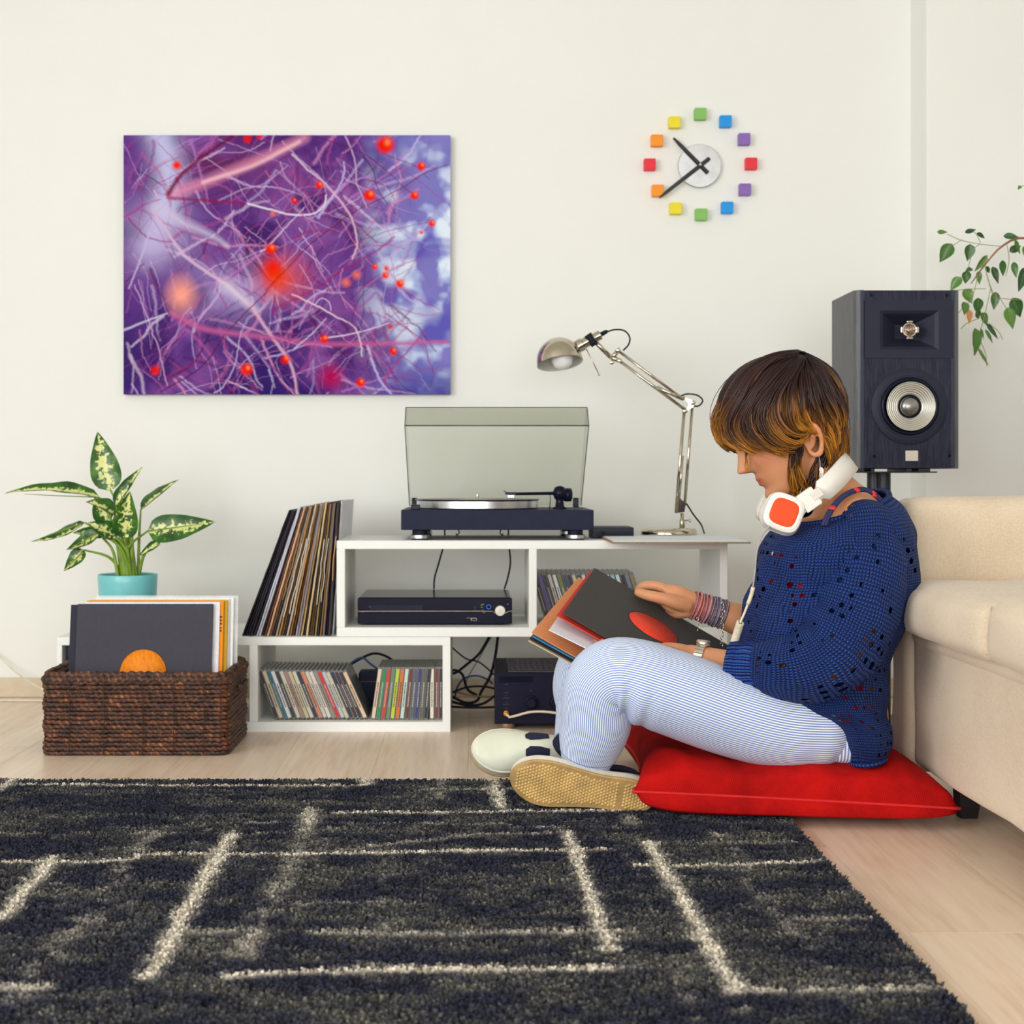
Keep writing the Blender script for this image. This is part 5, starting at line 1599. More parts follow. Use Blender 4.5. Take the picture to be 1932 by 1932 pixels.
def head_shell():
    #      u      front   back    half-width
    T = [(-.1185, .062, .030, .014), (-.112, .076, .008, .030), (-.100, .0815, -.014, .041), (-.085, .0800, -.034, .049), (-.070, .0815, -.052, .0555), (-.050, .0815, -.066, .0610),
         (-.030, .0815, -.080, .0655), (-.008, .0800, -.090, .0690), (.012, .0830, -.096, .0715), (.032, .0890, -.0985, .0735), (.055, .0860, -.097, .0735), (.080, .0700, -.084, .0650), (.100, .0430, -.060, .0480), (.112, .015, -.030, .025), (.1155, -.004, -.010, .006)]
    a = cr([(x[0], x[1], x[2], x[3]) for x in T], 92)
    n = 72
    v, f = [], []
    g = lambda x, c, s: math.exp(-((x - c) / s) ** 2)
    for u, fr, bk, w in a:
        c, h = (fr + bk) / 2, (fr - bk) / 2
        for j in range(n):
            t = 2 * PI * j / n
            cs, sn = math.cos(t), math.sin(t)
            e = 2.25
            k = (abs(cs) ** e + abs(sn) ** e) ** (-1 / e)
            ff, ss = c + h * cs * k, w * sn * k
            if cs > 0:                                  # face
                A = abs(ss)
                taper = 1 - .10 * max(0, min(1, (-.04 - u) / .06)) * cs
                ss *= taper
                # nose
                if -.058 < u < .016:
                    tt = (.012 - u) / .052              # 0 bridge .. 1 tip
                    if tt <= 1:
                        hh = .006 + .0235 * max(0, tt) ** 1.25; sg = .0098 + .0032 * max(0, tt) ** 2
                    else:
                        hh = .0295 * max(0, 1 - (tt - 1) / .20) ** .7; sg = .0125
                    ff += hh * math.exp(-(A / sg) ** 2.4)
                    ff += .007 * g(A, .0125, .006) * g(u, -.038, .008)
                ff += .0055 * g(A, 0, .030) * g(u, .022, .010)           # brow
                ff -= .0085 * g(A, .031, .014) * g(u, .000, .012)        # sockets
                ff += .0060 * g(A, .031, .011) * g(u, -.001, .0075)      # lids
                ff += .0050 * g(A, .040, .018) * g(u, -.030, .018)       # cheeks
                ff += .0052 * g(A, 0, .019) * g(u, -.0655, .0052)        # upper lip
                ff += .0062 * g(A, 0, .016) * g(u, -.0765, .0056)        # lower lip
                ff -= .0030 * g(A, 0, .022) * g(u, -.0712, .0022)
                ff -= .0035 * g(A, 0, .016) * g(u, -.087, .005)
                ff += .0060 * g(A, 0, .018) * g(u, -.102, .010)          # chin
            v.append(H(ff, ss, u))
    m = len(a)
    for i in range(m - 1):
        for j in range(n):
            k = (j + 1) % n
            f.append((i * n + j, i * n + k, (i + 1) * n + k, (i + 1) * n + j))
    f.append(tuple(range(n - 1, -1, -1))); f.append(tuple((m - 1) * n + j for j in range(n)))
    return v, f
def pt(px, py, Y, r, s=None):
    p = P(px, py, Y)
    return (p.x, p.y, p.z, r * (Y / F))
body = G()
def limb(pts, n=26, seg=18, ell=1.0, ref=(0, 1, 0)):
    body.add(*tube([pt(*p) for p in pts], n, seg, ref=ref, ell=ell)[:2])
body.add(*head_shell())
# torso and neck (cross axis along Y is the first axis: ell < 1 flattens front to back)
limb([(1560, 1404, YM, 60), (1560, 1388, YM, 138), (1562, 1340, YM, 148), (1562, 1270, YM, 132), (1562, 1180, YM, 135), (1568, 1090, YM, 146), (1582, 1030, YM, 146), (1592, 990, YM, 122), (1590, 960, YM, 90), (1575, 930, YM, 62), (1550, 895, YM, 56), (1528, 860, YM, 54), (1510, 830, YM, 46)], 60, 32, .72)
# shoulders
for s in (-1, 1):
    limb([(1590, 985, YM, 50), (1600, 968, YM + s * .045, 46), (1612, 985, YM + s * .080, 46), (1622, 1012, YM + s * .10, 44), (1628, 1040, YM + s * .115, 42)], 20, 20)
NEAR, FAR = -1, 1
# near (left) arm: tucked behind the thigh, hand under the records
limb([(1624, 1015, 2.50, 42), (1634, 1060, 2.478, 52), (1622, 1120, 2.466, 54), (1600, 1185, 2.458, 54), (1568, 1236, 2.456, 50), (1520, 1262, 2.470, 44), (1475, 1268, 2.492, 35), (1425, 1264, 2.515, 32), (1370, 1252, 2.555, 26), (1325, 1240, 2.58, 21), (1300, 1238, 2.59, 22)], 50)
limb([(1312, 1239, 2.585, 17), (1285, 1238, 2.592, 24), (1255, 1238, 2.60, 26), (1232, 1238, 2.605, 20)], 16, 16, 1.25, (0, 0, 1))
for k, (dy, x1, y1) in enumerate(((-.030, 1132, 1210), (-.010, 1120, 1212), (.012, 1126, 1214), (.032, 1146, 1220))):
    limb([(1245, 1238, 2.60 + dy * .8, 9.5), (1205, 1232, 2.60 + dy, 9), (1165, 1222, 2.585 + dy, 8.5), (x1, y1, 2.575 + dy, 7.2)], 16, 10)
limb([(1290, 1240, 2.570, 11), (1268, 1230, 2.548, 10.5), (1245, 1222, 2.540, 9.5), (1225, 1218, 2.54, 8)], 14, 10)
# far (right) arm holding the top edge of the sleeve
limb([(1624, 1015, 2.70, 44), (1610, 1080, 2.735, 44), (1545, 1170, 2.79, 42), (1500, 1215, 2.80, 40), (1450, 1195, 2.80, 37), (1400, 1172, 2.795, 32), (1350, 1155, 2.79, 25), (1318, 1145, 2.787, 22)], 46)
limb([(1325, 1147, 2.788, 20), (1300, 1139, 2.789, 25), (1275, 1131, 2.793, 28), (1256, 1124, 2.80, 23)], 18, 18, .72, (0, 0, 1))
limb([(1302, 1148, 2.785, 17), (1280, 1152, 2.797, 16), (1262, 1150, 2.815, 12)], 10, 12)
FING = [[(1264, 1114, 2.797, 10), (1240, 1105.5, 2.803, 9.6), (1216, 1105, 2.815, 8.8), (1202, 1114, 2.826, 7.4)],
        [(1264, 1120, 2.808, 10), (1238, 1113, 2.826, 9.6), (1211, 1116, 2.838, 9), (1196, 1130, 2.842, 7.6)],
        [(1268, 1132, 2.818, 10), (1244, 1132, 2.840, 9.4), (1220, 1140, 2.850, 8.8), (1205, 1154, 2.850, 7.4)],
        [(1275, 1144, 2.822, 9), (1255, 1148, 2.842, 8.4), (1236, 1158, 2.850, 7.8), (1224, 1168, 2.85, 6.8)]]
for q in FING:
    limb(q, 18, 12)
limb([(1300, 1143, 2.780, 15), (1274, 1136, 2.770, 14), (1250, 1129, 2.767, 11.5), (1226, 1124, 2.772, 10.5), (1208, 1119, 2.783, 9.2), (1199, 1116, 2.789, 6.5)], 26, 14)
# legs inside the trousers
NLEG = [(1576, 1368, 2.525, 66), (1530, 1373, 2.508, 76), (1460, 1367, 2.50, 79), (1380, 1346, 2.497, 80), (1300, 1318, 2.495, 81), (1225, 1292, 2.495, 79), (1168, 1277, 2.498, 74), (1138, 1290, 2.503, 70), (1128, 1322, 2.51, 68), (1125, 1360, 2.52, 67), (1115, 1398, 2.53, 61), (1108, 1428, 2.54, 50), (1106, 1444, 2.545, 44)]
FLEG = [(1590, 1366, 2.68, 78), (1500, 1360, 2.70, 78), (1380, 1325, 2.73, 78), (1260, 1285, 2.75, 76), (1170, 1262, 2.755, 70), (1125, 1262, 2.75, 70), (1108, 1292, 2.745, 66), (1108, 1335, 2.73, 60), (1098, 1385, 2.70, 52), (1088, 1418, 2.68, 44), (1084, 1432, 2.675, 38)]
for L in (NLEG, FLEG):
    limb([(a, b, c, d - 9) for a, b, c, d in L[:-1]] + [(L[-1][0], L[-1][1] + 4, L[-1][2], L[-1][3] - 10)], 60, 20)
# ear on the visible side
def ear(sgn):
    c = Vector((0, 0, 0))
    E = lambda f, u, d: H(-.020 + f, sgn * (.0655 + d), -.046 + u)
    pts = [(.010, -.018, .002, .0040), (.011, .004, .004, .0036), (.008, .020, .007, .0042), (-.003, .029, .012, .0046), (-.015, .024, .016, .0048), (-.019, .008, .017, .0046), (-.014, -.012, .012, .0044), (-.004, -.027, .006, .0056), (.006, -.026, .003, .0050), (.010, -.018, .002, .0040)]
    body.add(*tube([tuple(E(a, b, d)) + (r,) for a, b, d, r in pts], 40, 12, ref=tuple(HS))[:2])
    bowl = [(.004, -.012, .000, .006), (-.004, .002, .003, .0085), (-.006, .014, .004, .008)]
    body.add(*tube([tuple(E(a, b, d)) + (r,) for a, b, d, r in bowl], 12, 12, ref=tuple(HS))[:2])
ear(1); ear(-1)
bg_ = remesh(body, .0030, 2)
bo = build('body', bg_, attr_mat('skin', .48, .18, .06, 900, .4, (26, .10)), person)
BO = bo.location
va = np.array(bg_.v)
colr = np.tile(np.array(C(214, 150, 108)[:3]), (len(va), 1))
rel = va - np.array(HO)
ff, uu, ss = rel @ np.array(HF), rel @ np.array(HU), rel @ np.array(HS)
def wmix(w, c):
    w = np.clip(w, 0, 1)[:, None]
    colr[:] = colr * (1 - w) + np.array(C(*c)[:3]) * w
wmix(np.exp(-((uu + .071) / .0095) ** 4) * np.exp(-(ss / .021) ** 4) * (ff > .074), (192, 98, 84))
wmix(.35 * np.exp(-((uu + .036) / .02) ** 2) * np.exp(-((abs(ss) - .045) / .02) ** 2) * (ff > .03), (214, 120, 92))
wmix(.4 * np.exp(-((uu + .03) / .02) ** 2) * (abs(ss) > .062) * (abs(uu) < .09), (206, 118, 92))
wmix(.9 * np.exp(-((uu - .019) / .0040) ** 2) * np.exp(-((abs(ss) - .030) / .017) ** 4) * (ff > .05), (70, 46, 36))
colour_attr(bo, colr)
# lashes of the lowered lids
for s in (1, -1):
    build('eyelashes', tb([tuple(H(.0785, s * .020, -.008)) + (.0009,), tuple(H(.0835, s * .031, -.0105)) + (.0012,), tuple(H(.0740, s * .044, -.007)) + (.0007,)], 12, 6), M('lash', C(40, 26, 24), .6), person)

# ---- trousers: stripes run down each leg
def trouser_mat():
    k = NT('striped_cotton')
    uv = k.n('UVMap'); sep = k.n('SeparateXYZ'); k.l(uv.outputs[0], sep.inputs[0])
    w = k.math('SINE', k.math('MULTIPLY', sep.outputs[0], 2 * PI * 104))
    f = k.math('ADD', k.math('MULTIPLY', w, .5), .5)
    n1 = k.noise(k.coord(), 380, 2)
    f = k.math('ADD', f, k.math('MULTIPLY', k.math('SUBTRACT', n1, .5), .25))
    k.l(k.ramp(f, [(.34, C(124, 146, 204)), (.70, C(238, 245, 250))]), k.b.inputs['Base Color'])
    k.b.inputs['Roughness'].default_value = .85
    k.b.inputs['Sheen Weight'].default_value = .1
    k.bump(k.noise(k.coord(), 60, 3), .15, .002)
    return k.m
tm = trouser_mat()
def leg_cloth(L, seg=72, n=110, seed=0):
    a = cr([pt(*p) for p in L], n)
    def dis(v, u):
        g = u * 2 * PI
        k = 1 + .012 * math.sin(g * 3 + v * 9 + seed) + .010 * math.sin(v * 46 + 2 * math.sin(g)) * math.exp(-((v - .60) / .09) ** 2)
        k += .02 * math.sin(v * 70 + g) * math.exp(-((v - .06) / .08) ** 2)
        # gathers in the hollow of the knee
        k += .075 * math.sin(v * 95 + math.sin(g) * 1.5) * math.exp(-((v - .63) / .055) ** 2) * max(0, math.sin(g - .5))
        return k
    return tube([tuple(x) for x in a], None, seg, ref=(0, 1, 0), cap=False, dis=dis)
tg = G()
tg.add(*leg_cloth(NLEG)); tg.add(*leg_cloth(FLEG, seed=2))
pel = tube([pt(1556, 1425, YM, 80), pt(1558, 1408, YM, 140), pt(1558, 1350, YM, 150), pt(1560, 1320, YM, 140), pt(1562, 1300, YM, 120)], 24, 72, ref=(0, 1, 0), ell=.66)
tg.add(*pel)
tro = build('trousers', tg, tm, person)
# turned hem and side seam
def ring_on(L, v0, rr, name, m, grow):
    a = cr([pt(*p) for p in L], 110)
    i = int(v0 * 109)
    c = Vector(a[i][:3]); T = (Vector(a[i][:3]) - Vector(a[i - 2][:3])).normalized()
    n_ = Vector((0, 1, 0)); n_ = (n_ - T * n_.dot(T)).normalized(); b = T.cross(n_)
    r = a[i][3] + grow
    return tb([tuple(c + (n_ * math.cos(g) + b * math.sin(g)) * r) + (rr,) for g in np.linspace(0, 2 * PI, 50)], None, 6)
seam_m = M('hem_thread', C(176, 186, 212), .8)
for L in (NLEG, FLEG):
    build('hem', ring_on(L, .999, .0016, 'hem', seam_m, -.0004), seam_m, tro)
    build('hem_stitch', ring_on(L, .955, .0008, 'hem_stitch', seam_m, .0006), M('stitch_blue', C(110, 126, 176), .8), tro)
an = cr([pt(*p) for p in NLEG], 110)

# ---- shoes
def shoe(O, toe, up, label=None):
    """O = middle of the sole; toe, up = directions; parts of one slip-on shoe"""
    O, toe = Vector(O), Vector(toe).normalized()
    up = Vector(up); up = (up - toe * up.dot(toe)).normalized()
    sd = toe.cross(up)
    Ls = .252
    S = lambda x, y, z: O + toe * (x - Ls / 2) + sd * y + up * z      # x from heel to toe
    n = 44
    def half(x):                                                     # sole half widths
        t = x / Ls
        a = [(0, .004), (.02, .018), (.08, .028), (.2, .0325), (.38, .031), (.55, .037), (.72, .0445), (.84, .0425), (.93, .031), (.98, .017), (1, .004)]
        return float(np.interp(t, [q[0] for q in a], [q[1] for q in a]))
    xs = [Ls * (.5 - .5 * math.cos(PI * i / n)) for i in range(n + 1)]
    xs_s = np.array(xs); hw = np.array([half(x) for x in xs])
    hw = np.convolve(np.pad(hw, 2, mode='edge'), [.1, .2, .4, .2, .1], 'valid')
    hw[0] = hw[-1] = .003
    bend = lambda x: -.008 * math.sin(PI * x / Ls) * 0
    outl = [(x, h) for x, h in zip(xs, hw)] + [(x, -h) for x, h in zip(reversed(xs), reversed(hw))]
    def slab(z0, z1, grow, m, name, par, inset=0):
        v, f = [], []
        c = len(outl)
        lv = [(z0, grow - .002), (z0 + .002, grow), (z1 - .001, grow), (z1, grow - .001)]
        for z, gr in lv:
            for x, y in outl:
                t = x / Ls
                v.append(S(x + (gr if t > .5 else -gr) * abs(2 * t - 1) ** 3, y + (gr if y > 0 else -gr), z + .010 * max(0, (t - .75) / .25) ** 2))
        for i in range(3):
            for j in range(c):
                k = (j + 1) % c
                f.append((i * c + j, i * c + k, (i + 1) * c + k, (i + 1) * c + j))
        h = n + 1
        for base, rev in ((0, True), (3 * c, False)):
            for i in range(n):
                q = (base + i, base + i + 1, base + c - 2 - i, base + c - 1 - i)
                f.append(q if not rev else q[::-1])
        return build(name, G().add(v, f), m, par, smooth='auto')
    kk = NT('tan_rubber')
    MATS.setdefault('tan_edge', None)
    tan = M('gum_rubber', C(176, 142, 88), .6, var=.1)
    whit = M('white_foxing', C(226, 220, 202), .5)
    up_m = M('white_leather', C(220, 222, 200), .42, var=.03, nscale=14, bump=.1, bscale=120)
    nav = M('navy_elastic', C(26, 28, 56), .8)
    sh = slab(.004, .022, .0, whit, 'shoe', person)
    if label: tag(sh, label)
    slab(-.001, .005, .0012, tan, 'outsole', sh)
    # tread of small raised lozenges
    g = G()
    st = .0082
    for i in range(-2, 60):
        for j in range(-14, 15):
            x = i * st * .62; y = j * st * .62 * 1.25 + (st * .39 if i % 2 else 0)
            if .010 < x < Ls - .010 and abs(y) < np.interp(x, xs, hw) - .008 and not (.052 < x < .064):
                a = .0036
                z = -.0010 + .010 * max(0, (x / Ls - .75) / .25) ** 2
                v = [S(x - a, y, z), S(x, y - a * 1.1, z), S(x + a, y, z), S(x, y + a * 1.1, z), S(x, y, z - .0022)]
                g.add(v, [(0, 1, 4), (1, 2, 4), (2, 3, 4), (3, 0, 4)])
    tr = build('tread', g, M('tread_gum', C(206, 170, 104), .55, var=.12), sh, smooth=False)
    tag(tr, kind='stuff')
    # upper
    v, f = [], []
    m = 20
    rows = []
    for i, x in enumerate(xs):
        t = x / Ls
        w = max(.002, hw[i] - .001)
        ht = float(np.interp(t, [0, .03, .12, .3, .45, .58, .75, .88, .96, 1], [.020, .052, .062, .056, .062, .060, .046, .037, .030, .018]))
        nar = float(np.interp(t, [0, .3, .6, 1], [.72, .62, .70, .9]))
        row = []
        for j in range(m + 1):
            g_ = PI * j / m
            y = math.cos(g_); z = math.sin(g_) ** .75
            k = 1 - (1 - nar) * z ** 1.5
            row.append(S(x, y * w * k, .016 + (ht - .016) * z + .010 * max(0, (t - .75) / .25) ** 2))
        rows.append(row)
    for r in rows: v += r
    mi = []
    G1, G2 = G(), G()
    for i in range(n):
        for j in range(m):
            q = (i * (m + 1) + j, i * (m + 1) + j + 1, (i + 1) * (m + 1) + j + 1, (i + 1) * (m + 1) + j)
            f.append(q)
    build('upper', G().add(v, f), up_m, sh)
    # elastic gussets each side and the dark opening
    for s in (1, -1):
        pv = []
        for x, ja, jb in ((.40, 2.6, 7.0), (.47, 2.6, 8.2), (.54, 3.6, 8.6), (.58, 5.5, 7.5)):
            i = min(n, max(0, int(np.searchsorted(xs, x * Ls))))
            for jf in np.linspace(ja, jb, 4):
                j0 = int(jf); fr = jf - j0
                a = rows[i][j0].lerp(rows[i][j0 + 1], fr) if s > 0 else rows[i][m - j0].lerp(rows[i][m - j0 - 1], fr)
                cen = S(x * Ls, 0, .025)
                pv.append(a + (a - cen).normalized() * .0012)
        pf = [(4 * i + j, 4 * i + j + 1, 4 * i + 5 + j, 4 * i + 4 + j) for i in range(3) for j in range(3)]
        build('gusset', G().add(pv, pf), nav, sh)
    op = []
    for g_ in np.linspace(0, 2 * PI, 36, endpoint=False):
        op.append((Ls * (.24 + .17 * math.cos(g_)), .024 * math.sin(g_)))
    ov = [S(x, y, .0635) for x, y in op] + [S(x, y * 1.05, .045) for x, y in op]
    c = len(op)
    build('collar', G().add(ov, [tuple(range(c))] + [(j, (j + 1) % c, c + (j + 1) % c, c + j) for j in range(c)]), nav, sh, smooth=False)
    build('heel_tab', obox(S(.006, 0, .052), toe, sd, up, .004, .010, .018, .003), up_m, sh, smooth=False)
    return sh
c = P(1098, 1490, 2.49)
shoe((c.x, 2.492, c.z), (-.985, .04, .14), (-.05, .90, .30), 'white slip-on shoe turned to show its tan sole')
c = P(1010, 1432, 2.66)
shoe((c.x + .005, 2.70, c.z + .0), (-.99, -.06, .02), (.12, -.80, .50), 'white slip-on shoe lying on its side beyond the sole')

# ---- sweater
def knit(name, N_, M_, holes=True, rib=False):
    k = NT(name)
    uv = k.n('UVMap'); sep = k.n('SeparateXYZ'); k.l(uv.outputs[0], sep.inputs[0])
    dn = k.noise(k.coord(), 16, 2)
    u = k.math('ADD', sep.outputs[0], k.math('MULTIPLY', k.math('SUBTRACT', dn, .5), .03))
    v = k.math('ADD', sep.outputs[1], k.math('MULTIPLY', k.math('SUBTRACT', k.noise(k.coord(), 11, 2), .5), .02))
    c = k.math('FRACT', k.math('MULTIPLY', u, N_))
    a = k.math('MULTIPLY', k.math('ABSOLUTE', k.math('SUBTRACT', c, .5)), 2.0)
    ph = k.math('ADD', k.math('MULTIPLY', v, M_), k.math('MULTIPLY', a, .5))
    s = k.math('ADD', k.math('MULTIPLY', k.math('SINE', k.math('MULTIPLY', ph, 2 * PI)), .5), .5)
    h = k.math('MULTIPLY', k.math('ADD', k.math('MULTIPLY', s, .75), .25), k.math('SUBTRACT', 1.0, k.math('POWER', a, 3.0)))
    if rib:
        h = k.math('MULTIPLY', k.math('ADD', k.math('MULTIPLY', s, .3), .7), k.math('SUBTRACT', 1.0, k.math('POWER', a, 2.0)))
    fz = k.noise(k.coord(), 420, 2)
    hv = k.math('ADD', h, k.math('MULTIPLY', fz, .25))
    k.l(k.ramp(hv, [(.08, C(4, 9, 36)), (.5, C(14, 36, 98)), (.95, C(44, 84, 166))]), k.b.inputs['Base Color'])
    k.b.inputs['Roughness'].default_value = .7
    k.b.inputs['Specular IOR Level'].default_value = .25
    k.bump(hv, 1.0, .004)
    if holes:
        # lace eyelets: rows of openings that show what is worn beneath
        hu, hvv = k.math('MULTIPLY', u, N_ / 3.4), k.math('MULTIPLY', v, M_ / 3.4)
        row = k.math('FLOOR', hvv)
        hu2 = k.math('ADD', hu, k.math('MULTIPLY', k.math('FRACT', k.math('MULTIPLY', row, .5)), 1.0))
        du = k.math('SUBTRACT', k.math('FRACT', hu2), .5); dv = k.math('SUBTRACT', k.math('FRACT', hvv), .5)
        d = k.math('SQRT', k.math('ADD', k.math('MULTIPLY', du, du), k.math('MULTIPLY', dv, dv)))
        cell = k.n('CombineXYZ'); k.l(k.math('FLOOR', hu2), cell.inputs[0]); k.l(row, cell.inputs[1])
        wn = k.n('TexWhiteNoise', noise_dimensions='2D'); k.l(cell.outputs[0], wn.inputs['Vector'])
        band = k.noise(k.mapping(uv.outputs[0], (1, 1, 1)), 7.0 if N_ > 100 else 6.0, 1)
        rad = k.math('ADD', .05, k.math('MULTIPLY', wn.outputs['Value'], .25))
        inside = k.math('MULTIPLY', k.math('LESS_THAN', d, rad), k.math('MULTIPLY', k.math('GREATER_THAN', wn.outputs['Value'], .45), k.math('GREATER_THAN', band, .50)))
        tr = k.n('BsdfTransparent'); mx = k.n('MixShader')
        k.l(inside, mx.inputs[0]); k.l(k.b.outputs[0], mx.inputs[1]); k.l(tr.outputs[0], mx.inputs[2]); k.l(mx.outputs[0], k.out.inputs[0])
    return k.m
def torso_cloth():
    #        front px       back px       half width (m)
    R = [((1488, 984), (1668, 926), .112), ((1472, 996), (1690, 950), .148), ((1452, 1018), (1708, 990), .174), ((1437, 1050), (1715, 1035), .186), ((1424, 1110), (1710, 1100), .186), ((1408, 1168), (1690, 1165), .178),
         ((1395, 1218), (1668, 1228), .170), ((1402, 1275), (1660, 1285), .168), ((1450, 1315), (1652, 1318), .168), ((1500, 1335), (1650, 1334), .172), ((1530, 1355), (1658, 1354), .176), ((1545, 1385), (1658, 1380), .176), ((1560, 1416), (1642, 1402), .164)]
    a = cr([(q[0][0], q[0][1], q[1][0], q[1][1], q[2]) for q in R], 74)
    n = 112
    v, f, uv = [], [], []
    L = 0; Ls = [0]
    for i in range(1, len(a)):
        L += math.hypot((a[i][0] + a[i][2] - a[i - 1][0] - a[i - 1][2]) / 2, (a[i][1] + a[i][3] - a[i - 1][1] - a[i - 1][3]) / 2) * SP * 1.05
        Ls.append(L)
    m = len(a)
    for i, (fx, fy, bx_, by, hy) in enumerate(a):
        A, B = P(fx, fy, YM), P(bx_, by, YM)
        c, e = (A + B) / 2, (B - A) / 2
        for j in range(n):
            g = 2 * PI * j / n
            cs, sn = math.cos(g), math.sin(g)
            ex = 2.5
            k = (abs(cs) ** ex + abs(sn) ** ex) ** (-1 / ex)
            t = i / (m - 1)
            p = c + e * cs * k + Vector((0, -1, 0)) * hy * sn * k
            d = .010 * mnoise.noise(Vector((p.x * 9, p.y * 9, p.z * 14))) + .005 * mnoise.noise(p * 26)
            d *= min(1, t * 6)
            nrm = (p - c).normalized()
            p = p + nrm * d
            # the off-shoulder neckline dips on the near side
            if t < .12 and sn > 0:
                p.z -= .012 * sn * (1 - t / .12)
            v.append(p)
    for i in range(m - 1):
        for j in range(n):
            k = (j + 1) % n
            f.append((i * n + j, (i + 1) * n + j, (i + 1) * n + k, i * n + k))
            uv.append(((j / n, Ls[i]), (j / n, Ls[i + 1]), ((j + 1) / n, Ls[i + 1]), ((j + 1) / n, Ls[i])))
    return v, f, uv, n, m
kt = knit('knit_body', 150, 190)
v, f, uv, n, m = torso_cloth()
sw = build('sweater', G().add(v, f, uv), kt, person)
def rib_ring(name, idx, r, par, m_):
    pts = [tuple(v[idx * n + j]) + (r,) for j in range(n)] + [tuple(v[idx * n]) + (r,)]
    build(name, tb(pts, None, 8), m_, par)
kr = knit('knit_rib', 3, 170, holes=False)
rib_ring('neckband', 0, .0052, sw, kr)
rib_ring('hem_band', m - 1, .0045, sw, kr)
def sleeve(L, par, name='sleeve', seed=0):
    def dis(t, u):
        g = u * 2 * PI
        return 1 + .05 * mnoise.noise(Vector((t * 9 + seed, math.cos(g) * 1.5, math.sin(g) * 1.5))) + .035 * mnoise.noise(Vector((t * 26, math.cos(g) * 2.5 + seed, math.sin(g) * 2.5)))
    return build(name, tb([pt(*p) for p in L], 80, 80, ref=(0, 1, 0), cap=False, dis=dis), knit('knit_' + name + str(seed), 84, 175), par)
NSL = [(1618, 968, 2.535, 34), (1634, 1000, 2.497, 60), (1636, 1060, 2.468, 74), (1622, 1120, 2.455, 82), (1600, 1180, 2.448, 84), (1568, 1228, 2.445, 82), (1520, 1256, 2.45, 72), (1475, 1262, 2.462, 60), (1445, 1260, 2.475, 52), (1428, 1260, 2.482, 46)]
FSL = [(1625, 985, 2.70, 50), (1625, 1060, 2.735, 72), (1590, 1140, 2.75, 72), (1540, 1190, 2.76, 66), (1480, 1200, 2.765, 54), (1450, 1190, 2.77, 44)]
s1 = sleeve(NSL, sw)
s2 = sleeve(FSL, sw, seed=3)
CUF = [(1440, 1262, 2.478, 46), (1420, 1262, 2.488, 48), (1396, 1261, 2.50, 49), (1374, 1258, 2.508, 47)]
build('cuff', tb([pt(*p) for p in CUF], 24, 90, ref=(0, 1, 0), cap=False, dis=lambda t, u: 1 + .045 * math.sin(u * 2 * PI * 26) + .02 * math.sin(t * 12 + u * 6)), knit('knit_cuff', 52, 170, holes=False, rib=True), sw)
# red top and its navy straps underneath
tk = G()
tk.add(*tube([pt(1555, 1385, YM, 143), pt(1556, 1340, YM, 154), pt(1552, 1270, YM, 141), pt(1548, 1180, YM, 152), pt(1558, 1090, YM, 164), pt(1572, 1040, YM, 156)], 40, 40, ref=(0, 1, 0), ell=.62, cap=False))
build('vest_top', tk, M('red_jersey', C(214, 24, 36), .8), person)
def straps():
    # laid over the near shoulder
    sn = M('strap_navy', C(34, 38, 84), .7, var=.1); rd = M('strap_red', C(220, 44, 52), .7)
    for k, off in enumerate((0, 5)):
        pts = [(1552 + off, 992, 2.463), (1562 + off, 968, 2.470), (1580 + off, 944, 2.487), (1602 + off, 928 + off * .3, 2.50), (1628 + off, 922 + off * .6, 2.512), (1650 + off * .6, 932 + off, 2.515), (1668, 948 + off, 2.515)]
        st = build('strap', tb([tuple(P(a, b, Y)) for a, b, Y in pts], 40, 8, rad=.0034), sn, person)
        for i in (8, 24, 33):
            c = cr([tuple(P(a, b, Y)) for a, b, Y in pts], 41)
            build('strap_dot', tb([tuple(c[i]) + (.0037,), tuple(c[i + 1]) + (.0037,), tuple(c[i + 2]) + (.0037,)], None, 8), rd, st)
straps()

